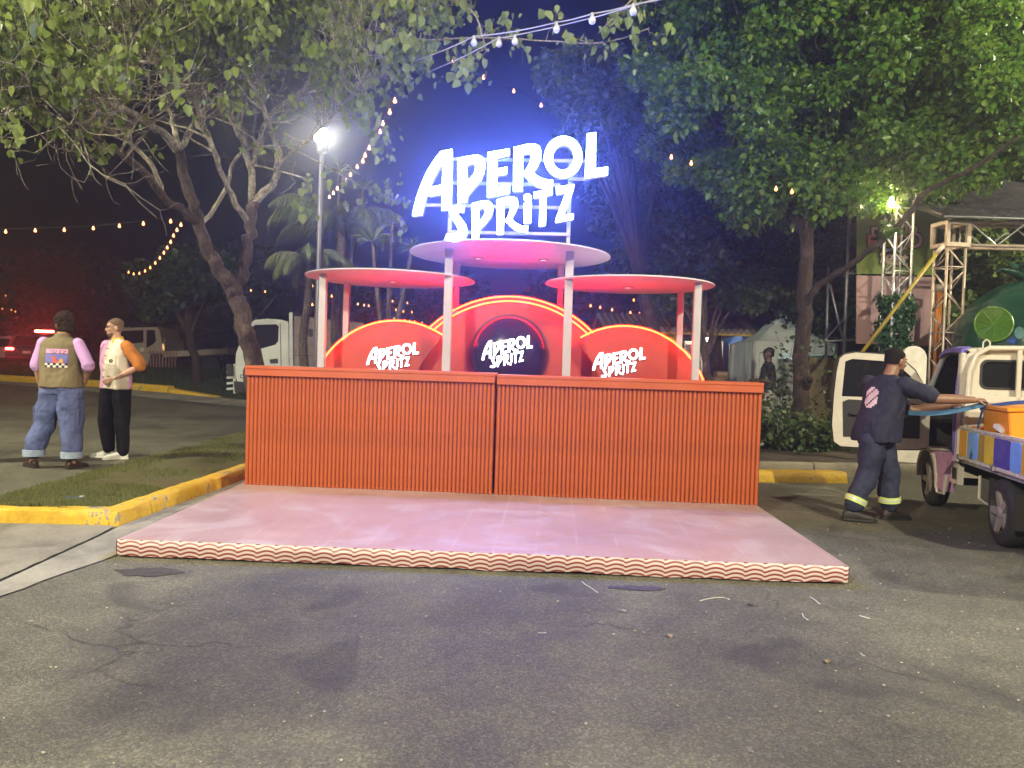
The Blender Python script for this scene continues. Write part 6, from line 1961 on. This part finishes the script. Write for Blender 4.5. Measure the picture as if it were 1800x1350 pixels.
for (a, b2) in ((1224, 1257), (1283, 1294)):
    xa, xb = f([(a, 640)])[0][0], f([(b2, 640)])[0][0]
    for z in (1.35, 1.62, 1.95):
        mb = MB(); mb.box(((xa + xb) / 2, 1.3, z), (xb - xa, .3, .03)); mb.build('shelf', M('shelf_white', (.62, .60, .55), .6), ks)
    for x in (xa, xb):
        mb = MB(); mb.box((x, 1.3, 1.5), (.03, .3, 1.05)); mb.build('shelf_side', M('shelf_white', (.62, .60, .55), .6), ks)
    mb = MB(); mb.box(((xa + xb) / 2, 1.46, 1.5), (xb - xa, .02, 1.05)); mb.build('shelf_back', M('shelf_white', (.62, .60, .55), .6), ks)
mb = MB(); mb.lathe([(.06, ze - .12), (.05, ze - .05)], 12, (f([(1262, 600)])[0][0], 1.0, 0)); mb.build('ceiling_bulb', EM('kiosk_bulb', (1, .9, .7), 260), ks)
MCARD = M('cardboard', (.24, .16, .09), .85, var=.15)
for i, (a, b2, y, zt, lab) in enumerate([(1251, 1278, .0, .24, 'brown cardboard box on the kiosk counter'), (1256, 1274, .0, .12, 'flat brown box on top of the cardboard box in the kiosk')]):
    xa, xb = P(a, 660, Yk).x, P(b2, 660, Yk).x
    zb = ks.location.z + .976 + (0 if i == 0 else .243)
    bx_ = thing('cardboard_box', lab, 'box', ((xa + xb) / 2, Yk - .08, zb))
    mb = MB(); mb.box((0, 0, zt / 2), (xb - xa, .3, zt), bev=.006); cbx = mb.build('carton', MCARD, bx_)
    mb = MB(); mb.box((0, -.151, zt * .55), (xb - xa - .02, .003, .03)); mb.build('tape', M('tape', (.35, .27, .16), .4), cbx)
# --- gazebo
Yg = 15.4
gb = P(1386, 690, Yg)
gz = thing('gazebo_tent', 'white peaked canopy tent glowing inside, behind the dark trunk', 'tent', (gb.x, Yg, zg(gb.x, Yg)))
f = local_px(gz, Yg)
MTENT, ntt, bt = newmat('tent_fabric')
bt.inputs['Base Color'].default_value = (.55, .58, .52, 1); bt.inputs['Roughness'].default_value = .7
bump(ntt, bt, noise_n(ntt, 3, 4, .6), .3, .05)
trn = ntt.nodes.new('ShaderNodeBsdfTranslucent'); trn.inputs['Color'].default_value = (.5, .56, .5, 1)
mxs = ntt.nodes.new('ShaderNodeMixShader'); mxs.inputs[0].default_value = .45
ntt.links.new(bt.outputs[0], mxs.inputs[1]); ntt.links.new(trn.outputs[0], mxs.inputs[2]); ntt.links.new(mxs.outputs[0], ntt.nodes['Material Output'].inputs['Surface'])
xa, xb = f([(1325, 605)])[0][0], f([(1470, 605)])[0][0]
zev = f([(1390, 603)])[0][1]; zpk = f([(1383, 541)])[0][1]
D = xb - xa
def troof(u, v):
    x = xa + (xb - xa) * u; y = D * v
    m = max(abs(u - .5), abs(v - .5)) * 2
    return (x, y, zev + (zpk - zev) * (1 - m) ** 1.35)
mb = MB(); N = 24
mb.add([troof(i / N, j / N) for j in range(N + 1) for i in range(N + 1)], [(j * (N + 1) + i, j * (N + 1) + i + 1, (j + 1) * (N + 1) + i + 1, (j + 1) * (N + 1) + i) for j in range(N) for i in range(N)])
mb.build('roof', MTENT, gz, smooth='full')
mb = MB(); mb.tube([((xa + xb) / 2, D / 2, zpk - .02), ((xa + xb) / 2, D / 2, zpk + .25)], .012, 6); mb.build('finial', MGALV, gz)
for x in (xa, xb):
    for y in (0, D):
        mb = MB(); mb.box((x, y, zev / 2), (.05, .05, zev)); mb.build('tent_leg', MGALV, gz)
def drape(p, q, z0, z1, name, amp=.03, n=40):
    mb = MB(); vs = []
    for i in range(n + 1):
        t = i / n
        w = amp * math.sin(t * 26)
        dx_, dy_ = q[0] - p[0], q[1] - p[1]; l = math.hypot(dx_, dy_)
        x = p[0] + dx_ * t - dy_ / l * w; y = p[1] + dy_ * t + dx_ / l * w
        vs += [(x, y, z0), (x, y, z1)]
    mb.add(vs, [(2 * i, 2 * i + 2, 2 * i + 3, 2 * i + 1) for i in range(n)])
    return mb.build(name, MTENT, gz, smooth='full')
drape((xa, D), (xb, D), .05, zev, 'side_wall'); drape((xa, 0), (xa, D), .05, zev, 'side_wall')
xm = f([(1368, 640)])[0][0]
drape((xa, 0), (xm, 0), .05, zev, 'side_wall', .015); drape((xa, -.02), (xb, -.02), zev - .22, zev + .02, 'valance', .008); drape((xb, 0), (xb, D), zev - .22, zev, 'valance', .008)
mb = MB(); mb.tube([(xa + 1.0, 1.2, zev - .1), (xb - .4, 1.2, zev - .1)], .025, 8); mb.build('tube_light', EM('tube_white', (.80, 1.0, .95), 90), gz)
for i, (px, py, r) in enumerate([(1385, 640, .26), (1384, 662, .24), (1387, 684, .25)]):
    p = P(px, py, Yg + .9)
    sk = tag(MB().ball((0, 0, 0), (r * 1.4, r, r * .55), 16, 10).build('padded_sack', M('sack_white', (.6, .62, .58), .7, bmp=.5, bscale=12), None, smooth='full'), ['top white padded sack of the pile in the tent', 'middle white padded sack of the pile in the tent', 'bottom white padded sack of the pile in the tent'][i], 'sack', 'white sacks piled in the tent')
    sk.location = p
# --- olive crate, stone, post near the trunk
p = P(1446, 700, 14.2)
ob = thing('wooden_crate', 'upright olive-brown plywood crate between the trunk and the open truck door', 'crate', (p.x, 14.2, 0.02))
zt = P(1446, 630, 14.2).z
mb = MB(); mb.box((0, .3, zt / 2), (.50, .55, zt), bev=.01); mb.build('crate_body', M('olive_ply', (.13, .105, .05), .85, var=.2), ob)
for x in (-.24, .24):
    mb = MB(); mb.box((x, .015, zt / 2), (.05, .02, zt)); mb.build('batten', M('olive_ply', (.13, .105, .05), .85, var=.2), ob)
p = G(1436, 772)
stn = tag(MB().ball((0, 0, .10), (.22, .16, .14), 12, 8).build('stone', MKGREY, None, smooth='full'), 'pale stone lying in the bed beside the shrubs', 'stone'); stn.location = (p.x, 11.9, .15)
for v in stn.data.vertices: v.co *= 1 + .25 * noise.noise(v.co * 9)
p = P(1364, 700, 17.5)
bl = thing('bollard', 'thin black post standing before the tent', 'post', (p.x, 17.5, zg(p.x, 17.5)))
mb = MB(); mb.tube([(0, 0, 0), (0, 0, .95)], .035, 10); mb.build('shaft', MTD, bl); mb = MB(); mb.ball((0, 0, .98), .05, 10, 8); mb.build('cap', MGALV, bl)

# --- trusses
MALU = M('truss_aluminium', (.60, .61, .60), .35, metal=.5, var=.12)
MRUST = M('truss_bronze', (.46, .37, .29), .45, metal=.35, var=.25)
def truss(name, label, base, zt, w, bays, mat, group='truss towers of the gate', rz=.12):
    t = thing(name, label, 'truss', base, rz, group)
    h = w / 2
    cs = [(-h, -h), (h, -h), (h, h), (-h, h)]
    for x, y in cs:
        mb = MB(); mb.tube([(x, y, 0.012), (x, y, zt)], .021, 8); mb.build('chord', mat, t, smooth='full')
    for i in range(bays):
        z0, z1 = zt * i / bays, zt * (i + 1) / bays
        for k in range(4):
            a, b2 = cs[k], cs[(k + 1) % 4]
            if (i + k) % 2: a, b2 = b2, a
            mb = MB(); mb.tube([(a[0], a[1], z0 + .02), (b2[0], b2[1], z1 - .02)], .011, 6); mb.build('lacing', mat, t, smooth='full')
        if i % 3 == 0:
            for k in range(4):
                a, b2 = cs[k], cs[(k + 1) % 4]
                mb = MB(); mb.tube([(a[0], a[1], z0 + .03), (b2[0], b2[1], z0 + .03)], .012, 6); mb.build('rung', mat, t, smooth='full')
    mb = MB(); mb.box((0, 0, .006), (w + .2, w + .2, .012)); mb.build('base_plate', mat, t)
    return t
s1 = P(1573, 560, 12.4); z1 = P(1573, 335, 12.4).z
tS = truss('truss_tower', 'silver lattice truss tower wrapped in ivy in front of the banners', (s1.x, 12.4, .0), z1, .29, 13, MALU)
mb = MB(); mb.box((0, 0, z1 + .10), (.36, .30, .22), bev=.03); mb.build('hoist_head', M('hoist_white', (.6, .6, .58), .5), tS)
s2 = P(1664, 560, 12.0); zt2 = P(1664, 436, 12.0).z
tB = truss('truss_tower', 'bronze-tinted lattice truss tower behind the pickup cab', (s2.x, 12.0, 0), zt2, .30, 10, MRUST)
zc2 = P(1664, 391, 12.0).z
for dx_ in (-.17, .17):
    for dy_ in (-.17, .17):
        mb = MB(); mb.box((dx_, dy_, (zt2 + zc2) / 2), (.055, .055, zc2 - zt2)); mb.build('corner_post', MRUST, tB)
for z in (zt2 + .03, zc2 - .03):
    for dx_, dy_, sx, sy in ((0, -.17, .285, .055), (0, .17, .285, .055), (-.17, 0, .055, .285), (.17, 0, .055, .285)):
        mb = MB(); mb.box((dx_, dy_, z), (sx, sy, .06)); mb.build('corner_block_rail', MRUST, tB)
# horizontal truss and roof
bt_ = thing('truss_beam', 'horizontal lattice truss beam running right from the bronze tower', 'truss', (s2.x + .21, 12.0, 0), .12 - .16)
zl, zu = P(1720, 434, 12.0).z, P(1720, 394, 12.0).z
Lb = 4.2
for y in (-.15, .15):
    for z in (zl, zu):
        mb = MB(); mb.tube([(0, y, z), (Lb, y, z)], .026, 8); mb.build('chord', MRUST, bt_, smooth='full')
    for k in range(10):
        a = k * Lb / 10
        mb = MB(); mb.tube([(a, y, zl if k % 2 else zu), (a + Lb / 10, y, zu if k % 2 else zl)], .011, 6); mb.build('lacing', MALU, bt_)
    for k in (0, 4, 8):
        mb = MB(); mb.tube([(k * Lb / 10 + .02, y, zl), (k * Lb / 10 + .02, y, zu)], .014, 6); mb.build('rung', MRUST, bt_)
mrf = M('black_tarpaulin', (.050, .047, .052), .26, var=.12, scale=1.5, bmp=.12, bscale=3.5)
rf = thing('stage_roof', 'black tarpaulin roof sloping up above the truss beam', 'roof', (s2.x, 12.0, 0))
za = zu + .04; zb_ = P(1700, 318, 14.4).z
mb = MB(); NU, NV = 60, 20; vs = []
for j in range(NV + 1):
    for i in range(NU + 1):
        u, v = i / NU, j / NV
        x = -.32 - .25 * v + 3.6 * u; y = -.32 + 2.7 * v
        z = za + (zb_ - za) * v + .05 * noise.noise(Vector((x * 1.2, y * 4.5, 1))) + .025 * noise.noise(Vector((x * 2.5, y * 10, 4))) - .05 * math.sin(PI * v)
        vs.append((x, y, z))
mb.add(vs, [(j * (NU + 1) + i, j * (NU + 1) + i + 1, (j + 1) * (NU + 1) + i + 1, (j + 1) * (NU + 1) + i) for j in range(NV) for i in range(NU)])
mb.build('tarpaulin', mrf, rf, smooth='full')
mb = MB(); mb.tube([(-.30, -.34, za), (-.42, 1.0, (za + zb_) / 2 - .05), (-.56, 2.36, zb_)], .045, 8); mb.build('edge_rope', MTD, rf)
mb = MB(); mb.tube([(-.3, -.34, za - .01), (3.2, -.34, za - .01)], .02, 8); mb.build('front_pole', MGALV, rf)
# --- banners on scaffold
Yb = 13.6
MBG = M('banner_green', (.17, .23, .035), .55, var=.12, scale=3, bmp=.2, bscale=4)
MBP = M('banner_pink', (.42, .27, .27), .5, var=.08, scale=3, bmp=.2, bscale=4)
bp_ = P(1572, 600, Yb)
bn = thing('event_banner', 'green festival banner reading FOOD fest behind the silver truss', 'banner', (bp_.x, Yb, 0))
pprism(bn, Yb, 'banner_sheet', [(1507, 365), (1650, 369), (1645, 484), (1506, 481)], MBG, 0, .02)
def put_px(txt, px, py, hpx, mat, lift, off, tilt=0.0):
    p = P(px, py, Yb)
    o = put_text('banner_lettering', txt, hpx / FPX * Yb * 1.42, mat, bn, (p.x - bn.location.x, -lift, p.z), 0, off, .002, tilt)
    return o
MDB = M('print_brown', (.035, .02, .014), .6)
wordset = [('F', 1532, 428, 27, (.55, .17, .09), .08), ('O', 1560, 430, 27, (.20, .32, .50), .0), ('O', 1586, 427, 27, (.62, .38, .03), -.05), ('D', 1607, 424, 27, (.60, .34, .29), -.10), ('fest', 1571, 454, 24, (.66, .52, .34), -.08), ('no', 1597, 401, 21, (.66, .52, .34), -.10), ('r', 1536, 405, 21, (.66, .52, .34), .1)]
for i, (tx, px, py, h, c, ti) in enumerate(wordset):
    put_px(tx, px, py, h, MDB, .006 + .0005 * i, .034, ti)
    put_px(tx, px, py, h, M('print_' + str(i), c, .55), .014 + .0005 * i, .010, ti)
bn2 = thing('event_banner', 'plain dusty pink banner hung below the green one', 'banner', (bp_.x, Yb, 0))
pprism(bn2, Yb, 'banner_sheet', [(1506, 484), (1645, 487), (1641, 608), (1505, 604)], MBP, 0, .02)
sc_ = thing('scaffold', 'thin galvanised scaffold frame left of the banners', 'scaffold', (P(1490, 600, 13.9).x, 13.9, 0))
def pole(p0, p1, r=.024, Y0=13.9, Y1=13.9, name='scaffold_pole'):
    a, b2 = P(*p0, Y0), P(*p1, Y1)
    mb = MB(); mb.tube([a, b2], r, 8); mb.build(name, MGALV, sc_, smooth='full', world=True)
pole((1494, 365), (1480, 690), .03); pole((1456, 470), (1450, 690), .026, 14.4, 14.4)
pole((1486, 481), (1512, 481)); pole((1448, 600), (1510, 597), .022); pole((1459, 500), (1482, 600), .02); pole((1484, 486), (1510, 470), .016); pole((1450, 598), (1484, 560), .016)
# --- ivy round the silver tower
g = np.random.default_rng(44)
n = 1500
zz0, zz1 = P(1573, 650, 12.2).z, P(1573, 515, 12.2).z
iv = thing('ivy', 'green ivy garland twined round the silver truss tower', 'ivy', (s1.x, 12.4, zz0))
ang = g.uniform(0, 2 * PI, n); zz = g.uniform(0, zz1 - zz0, n)
rr_ = .21 * (1 + .22 * np.sin(zz * 9 + ang)) + g.normal(0, .035, n)
pos = np.stack([np.cos(ang) * rr_, np.sin(ang) * rr_, zz], 1)
nr = np.stack([np.cos(ang), np.sin(ang), .3 + 0 * ang], 1) + g.normal(0, .4, (n, 3))
dd = g.normal(0, .6, (n, 3)); dd[:, 2] -= .7
leaf_mesh('foliage', pos, nr, dd, .085 * g.uniform(.6, 1.2, n), LEAF('leaf_ivy', (.012, .050, .018), (.022, .085, .030), (.05, .14, .05), .3, .2), iv, .5)
mb = MB(); mb.tube([(.20 * math.cos(a), .20 * math.sin(a), (zz1 - zz0) * k / 40) for k, a in enumerate([k * .55 for k in range(41)])], .008, 5); mb.build('stem', MBARKD, iv)
# --- yellow brace, orange pole, white arch board
def single(name, label, cat, a, b2, r, mat, part):
    a, b2 = Vector(a), Vector(b2)
    t = thing(name, label, cat, (a.x, a.y, min(a.z, b2.z)))
    mb = MB(); mb.tube([a, a.lerp(b2, .5), b2], r, 10); mb.build(part, mat, t, smooth='full', world=True)
    mb = MB(); mb.tube([a.lerp(b2, .0), a.lerp(b2, .07)], r * 1.35, 10); mb.build('end_sleeve', MRUST, t, smooth='full', world=True)
    return t
single('brace_pole', 'yellow diagonal brace crossing in front of the banners', 'brace', P(1657, 432, 11.7), P(1500, 640, 11.5), .028, M('brace_yellow', (.27, .20, .012), .45), 'pole')
single('orange_pole', 'orange pole between the pink banner and the bronze tower', 'pole', P(1652, 500, 12.9), P(1643, 690, 12.9), .05, M('pole_orange', (.62, .20, .02), .5), 'pole')
ap = P(1607, 690, 10.8)
ar = thing('arch_board', 'white round-topped board standing behind the worker\'s head', 'sign board', (ap.x, 10.8, 0))
f = local_px(ar, 10.8)
xa, xb = f([(1584, 640)])[0][0], f([(1629, 640)])[0][0]; zt = f([(1606, 608)])[0][1]
rr = (xb - xa) / 2
mb = MB(); mb.prism([(xa, .02), (xb, .02)] + [((xa + xb) / 2 + rr * math.cos(PI * k / 16), zt - rr + rr * math.sin(PI * k / 16)) for k in range(17)], [], 0, 1, lambda x, z, d: Vector((x, .05 * d, z))); mb.build('board', M('board_white', (.66, .62, .52), .5), ar)
mb = MB(); mb.box((xa + .14, -.02, zt - .62), (.22, .02, .34)); mb.build('green_card', M('card_green', (.22, .42, .08), .5), ar)
mb = MB(); mb.box(((xa + xb) / 2, .2, .3), (.05, .4, .05), rot=Matrix.Rotation(R(40), 4, 'X')); mb.build('prop', MTD, ar)
# --- green inflatable with lime slice
ic = P(1812, 612, 11.6)
inf = thing('inflatable', 'giant dark green inflatable with a lime slice emblem behind the pickup', 'inflatable', (ic.x, 11.6, 0))
m, nt, b = newmat('inflatable_green')
cc = coord(nt)
col = ramp(nt, noise_n(nt, 1.6, 3, .5, cc), [(.35, (.006, .035, .022)), (.65, (.014, .070, .042))])
nt.links.new(col, b.inputs['Base Color']); b.inputs['Roughness'].default_value = .22; b.inputs['Coat Weight'].default_value = .4
Ri = 1.05
mb = MB()
NA, NB = 40, 22; vs = []
for j in range(NB + 1):
    th = PI * j / NB
    for i in range(NA):
        ph = 2 * PI * i / NA
        k = 1 + .03 * abs(math.sin(ph * 5)) 
        vs.append((Ri * k * math.sin(th) * math.cos(ph), Ri * k * math.sin(th) * math.sin(ph), ic.z - .0 + Ri * .98 * math.cos(th)))
mb.add(vs, [(j * NA + i, (j + 1) * NA + i, (j + 1) * NA + (i + 1) % NA, j * NA + (i + 1) % NA) for j in range(NB) for i in range(NA)])
mb.build('balloon_body', m, inf, smooth='full', fix=False)
def on_ball(px, py, lift=.02):
    d = ray(px, py).normalized(); o = CAMP - Vector((ic.x, 11.6, ic.z))
    bq = o.dot(d); cq = o.dot(o) - (Ri * 1.02 + lift) ** 2
    dis = bq * bq - cq
    tt = -bq - math.sqrt(max(0, dis))
    return CAMP + d * tt - Vector((ic.x, 11.6, 0))
MLIME = M('lime_green', (.050, .14, .006), .35, var=.12); MLIME2 = M('lime_rind', (.10, .22, .02), .35)
def slice_(cx, cy_, rx, ry):
    mb = MB(); n = 28
    c0 = on_ball(cx, cy_); vs = [c0] + [on_ball(cx + rx * math.cos(2 * PI * k / n), cy_ + ry * math.sin(2 * PI * k / n)) for k in range(n)]
    mb.add(vs, [(0, k + 1, (k + 1) % n + 1) for k in range(n)]); s = mb.build('lime_slice', MLIME, inf, fix=False)
    mb = MB(); mb.tube(vs[1:] + [vs[1]], .014, 6); mb.build('rind', MLIME2, s)
    for k in range(5):
        a = PI * k / 5 + .3
        mb = MB(); mb.tube([on_ball(cx + rx * .85 * math.cos(a) * q, cy_ + ry * .85 * math.sin(a) * q, .024) for q in (-1, -.5, 0, .5, 1)], .005, 5); mb.build('segment_line', MLIME2, s)
slice_(1747, 570, 34, 30)
mb = MB(); cc0 = [on_ball(1792 + 9 * math.cos(2 * PI * k / 16), 585 + 11 * math.sin(2 * PI * k / 16)) for k in range(16)]
mb.add([on_ball(1792, 585)] + cc0, [(0, k + 1, (k + 1) % 16 + 1) for k in range(16)]); mb.build('teal_spot', M('teal_spot', (.03, .14, .13), .4), inf, fix=False)
mb = MB()
for az, el_, L in ((2.5, .9, .55), (3.1, .5, .6), (3.9, .8, .5), (1.2, .9, .6), (0.2, .8, .6), (5.0, .8, .6)):
    d = Vector((math.cos(az) * math.cos(el_), math.sin(az) * math.cos(el_), math.sin(el_)))
    s = Vector((-math.sin(az), math.cos(az), 0))
    o = Vector((-.05, 0, ic.z + Ri * .93))
    mb = MB()
    mb.loft([(o, s, d.cross(s), .10, .05), (o + d * L * .5, s, d.cross(s), .16, .05), (o + d * L * .85 + Vector((0, 0, -.05)), s, d.cross(s), .08, .03), (o + d * L + Vector((0, 0, -.12)), s, d.cross(s), .01, .01)], 12, 2)
    mb.build('crown_leaf', m, inf, smooth='full')
mb = MB(); mb.lathe([(.55, 0), (.62, .1), (.60, ic.z - .75)], 30); mb.build('base', m, inf, smooth=40)

# ------------------------------------------------------------------ string lights
MCAB = M('cable_black', (.015, .015, .016), .6)
MCABL = M('cable_pale', (.35, .35, .36), .6)
def bulb_mesh(r, mat):
    mb = MB(); mb.lathe([(r * .45, r * 1.9), (r * .45, r * 1.1), (r * .7, r * .8), (r, 0), (r * .75, -r * .75), (r * .15, -r * 1.05)], 10)
    me = mb.mesh('bulb', smooth='full'); me.materials.append(mat); return me
MWARM = EM('bulb_warm', (1.0, .27, .03), 5)
MWARMF = EM('bulb_warm_far', (1.0, .36, .07), 5)
MCLEAR = M('bulb_clear', (.45, .46, .5), .1, spec=.8)
BM = bulb_mesh(.024, MWARM); BMF = bulb_mesh(.034, MWARMF); BMC = bulb_mesh(.035, MCLEAR)
def lights(label, pts, bme=BM, cable=True, ends=(), cm=None, cr_=.005):
    w = [P(*p) for p in pts]
    t = thing('string_lights', label, 'string lights', w[0], 0, 'strings of festoon bulbs')
    full = [P(*p) for p in ends[:1]] + w + [P(*p) for p in ends[1:]]
    if cable:
        line = []
        for a, b2 in zip(full[:-1], full[1:]):
            sg_ = (b2 - a).length * .02
            for k in range(4): line.append(a.lerp(b2, k / 4) - Vector((0, 0, sg_ * math.sin(PI * k / 4))) + Vector((0, 0, .06)))
        line.append(full[-1] + Vector((0, 0, .06)))
        mb = MB(); mb.tube(line, cr_, 5); mb.build('cable', cm or MCAB, t, world=True)
    for p in w:
        o = link('bulb', bme, t); o.location = p - w[0]
    return t
lights('row of warm bulbs across the dark at the far left', [(10,408,14),(62,406,14),(113,405,14),(164,402,13.8),(210,398,13.5),(252,394,13.3),(300,390,13)], BM, True, [(-60,410,14),(320,394,13)])
lights('bright warm string curving down left of the forked trunk', [(318,396,13.5),(311,405,14),(305,415,14.5),(300,426,15),(294,436,15.6),(288,445,16.2),(281,454,17),(273,463,17.8),(264,471,18.6),(255,477,19.4),(245,481,20.2),(235,482,21),(226,479,22)], BM, True, [(320,392,13.4),(215,470,23)])
lights('bright warm string swooping down beside the street lamp', [(694,178,9.6),(685,198,10),(673,218,10.4),(668,233,10.8),(656,248,11.2),(649,261,11.6),(642,274,12),(638,284,12.4),(628,294,12.8),(616,308,13.2),(609,317,13.6),(601,325,14),(593,332,14.5),(586,340,15),(579,347,15.5)], BM, True, [(700,160,9.4),(574,354,16)])
lights('spaced warm bulbs descending past the top of the sign', [(745,74,11.4),(797,107,11.8),(850,137,12.2),(903,161,12.6),(951,186,13)], BM, True, [(690,40,11),(1000,205,13.4)])
lights('lone warm bulbs hanging in front of the dark drooping tree', [(1180,277,11.4),(1215,288,11.3)], BM, True, [(1100,250,12),(1260,305,11)])
lights('pair of warm bulbs left of the dark trunk', [(1364,333,11.2),(1392,338,11.2)], BM, False)
lights('single warm bulb at the head of the silver truss tower', [(1567,358,11.9)], bulb_mesh(.05, EM('bulb_floodlit', (1.0, .78, .45), 550)), False)
lights('upper pale cable with unlit clear bulbs crossing the sky', [(833,75,7.6),(978,51,7.2),(1041,36,7.0),(1113,20,6.9)], BMC, True, [(728,118,7.9),(1250,-12,6.7)], MCABL, .006)
lights('lower pale cable with one unlit bulb crossing the sky', [(877,77,7.8),(905,73,7.7)], BMC, True, [(755,136,8.1),(1230,-16,6.6)], MCABL, .006)
far = [('far bulbs behind the left canopy post', [(561,470,27),(549,503,27),(562,520,27),(549,536,27),(560,553,28)]), ('far row of bulbs inside the left canopy', [(583,521,30),(590,526,30),(598,528,31),(613,532,31),(629,535,32),(640,537,33),(648,538,34)]), ('far bulbs between the left canopy and the middle post', [(690,530,34),(703,536,34),(696,545,34),(709,548,34),(724,549,35),(716,533,35)]), ('tiny far bulbs just above the left backdrop', [(693,560,44),(702,562,44),(711,563,44),(720,564,45),(729,565,45),(742,567,46)]), ('far row of bulbs inside the right canopy', [(1038,538,26),(1055,541,26),(1076,545,26.5),(1108,550,27),(1124,552,27),(1140,555,27.5),(1155,557,28)]), ('far bulbs beside the right canopy posts', [(1114,528,27),(1182,541,26),(1210,546,26),(1284,557,25)]), ('tiny far bulbs at the far left edge above the police car', [(4,543,50),(20,545,48),(27,548,50),(10,520,52)]), ('far bulbs behind the forked trunk', [(270,485,34),(287,488,34),(365,500,34),(441,511,34),(466,513,34)])]
for lab, pts in far:
    lights(lab, pts, BMF, False)
# bare service lines near the lamp
def wire(label, a, b2, sag):
    p, q = P(*a), P(*b2)
    t = thing('overhead_wire', label, 'wire', p)
    line = [p.lerp(q, k / 16) - Vector((0, 0, sag * math.sin(PI * k / 16))) for k in range(17)]
    mb = MB(); mb.tube(line, .006, 5); mb.build('cable', MCABL, t, world=True)
    return t
wire('thin guy wire rising right from behind the white truck cab', (440, 570, 21), (485, 520, 19), .02)

# oil stains: thin irregular films on the asphalt
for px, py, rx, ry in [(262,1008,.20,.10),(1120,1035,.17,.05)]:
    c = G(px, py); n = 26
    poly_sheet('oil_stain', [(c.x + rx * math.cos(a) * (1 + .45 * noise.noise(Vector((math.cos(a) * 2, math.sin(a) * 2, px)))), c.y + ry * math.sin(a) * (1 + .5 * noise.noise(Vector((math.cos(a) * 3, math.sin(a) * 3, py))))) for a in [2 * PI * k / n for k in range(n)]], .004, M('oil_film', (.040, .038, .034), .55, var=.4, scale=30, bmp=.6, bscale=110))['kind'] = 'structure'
# ------------------------------------------------------------------ litter on the asphalt
MTIE = M('cable_tie_white', (.50, .48, .42), .6)
for i, (pts, lab) in enumerate([([(1023,1024),(1030,1030),(1040,1036),(1050,1043)], 'pale strip of plastic lying near the middle of the platform front'), ([(1230,1058),(1242,1055),(1258,1052),(1272,1052),(1281,1055)], 'curved pale strip right of centre before the platform'), ([(1424,1051),(1432,1056),(1440,1063)], 'short pale strip near the right corner of the platform'), ([(1410,1080),(1412,1086),(1419,1091)], 'bent pale scrap farther out from the right corner'), ([(1510,1084),(1518,1086),(1527,1089)], 'straight pale scrap beyond the right corner'), ([(945,1114),(958,1115)], 'pale sliver in the middle of the asphalt'), ([(1512,1150),(1518,1155)], 'small pale sliver on the right of the asphalt')]):
    w = [G(x, y) + Vector((0, 0, .006)) for x, y in pts]
    t = thing('plastic_strip', lab, 'litter', w[0], 0, 'pale scraps on the asphalt')
    mb = MB(); mb.tube(w, .0035, 5); mb.build('strip', MTIE, t, world=True)
    mb = MB(); mb.box(w[-1], (.012, .008, .006)); mb.build('tip', MTIE, t, world=True)
for i, (px, py, c, lab) in enumerate([(1178, 1120, (.30, .22, .12), 'dry tan leaf on the asphalt in front of the platform'), (1320, 1066, (.05, .03, .02), 'dark curled leaf on the asphalt near the right strip'), (1455, 1167, (.28, .20, .05), 'yellowish fallen leaf on the right of the asphalt'), (1095, 1076, (.25, .24, .2), 'pale fallen leaf right of the platform centre')]):
    p = G(px, py)
    t = thing('fallen_leaf', lab, 'leaf', (p.x, p.y, .004), i * 1.3)
    mb = MB(); mb.add([(0, -.024, .002), (.015, -.007, .008), (.012, .013, .007), (0, .027, .003), (-.012, .013, .009), (-.015, -.007, .007), (0, 0, .002)], [(0, 1, 6), (1, 2, 6), (2, 3, 6), (3, 4, 6), (4, 5, 6), (5, 0, 6)])
    mb.build('blade', M('dry_leaf_%d' % i, c, .8), t, fix=False)
    mb = MB(); mb.tube([(0, -.023, .003), (.003, -.04, .005)], .0015, 4); mb.build('stalk', M('dry_leaf_%d' % i, c, .8), t)
g = np.random.default_rng(9)
mb = MB()
for k in range(420):
    y = 2.0 + 7 * g.uniform(0, 1) ** 1.3; x = g.uniform(-.75, .75) * (y + .6)
    if -2.62 < x < 2.25 and y > 4.9: continue
    if x < -2.6 and y > 3.0: continue
    r = g.uniform(.003, .0085)
    mb.ball((x, y, r * .5), (r, r * g.uniform(.6, 1), r * .6), 6, 4)
gvl = mb.build('grit', M('grit', (.36, .33, .26), .85, var=.4, scale=3)); struct(gvl, 'stuff', 'loose grit and crumbs scattered on the asphalt')
wp = thing('wrapper', 'scrap of dark blue wrapper in the island grass', 'litter', (*G(130, 880, .1)[:2], .11))
mb = MB(); mb.box((0, 0, .01), (.16, .05, .008), rot=Matrix.Rotation(.3, 4, 'X')); mb.build('foil', M('foil_blue', (.05, .08, .16), .4), wp); mb = MB(); mb.box((.05, .03, .02), (.03, .03, .01)); mb.build('corner', MTIE, wp)
# ================================================================== AIR
mb = MB()
mb.box((0, 45, 6.5), (150, 150, 16.4))
hz = mb.build('haze', None)  # volume added to give the sign and lamps their glow
m, nt, b = newmat('glow_haze')
nt.nodes.remove(b)
pv = nt.nodes.new('ShaderNodeVolumePrincipled')
pv.inputs['Color'].default_value = (0.85, 0.88, 0.95, 1)
pv.inputs['Density'].default_value = 0.0062
pv.inputs['Anisotropy'].default_value = 0.85
nt.links.new(pv.outputs[0], nt.nodes['Material Output'].inputs['Volume'])
hz.data.materials.clear(); hz.data.materials.append(m)
struct(hz, 'stuff', 'thin haze added over the whole car park so the lights glow')

bpy.data.scenes.remove(_tmp)
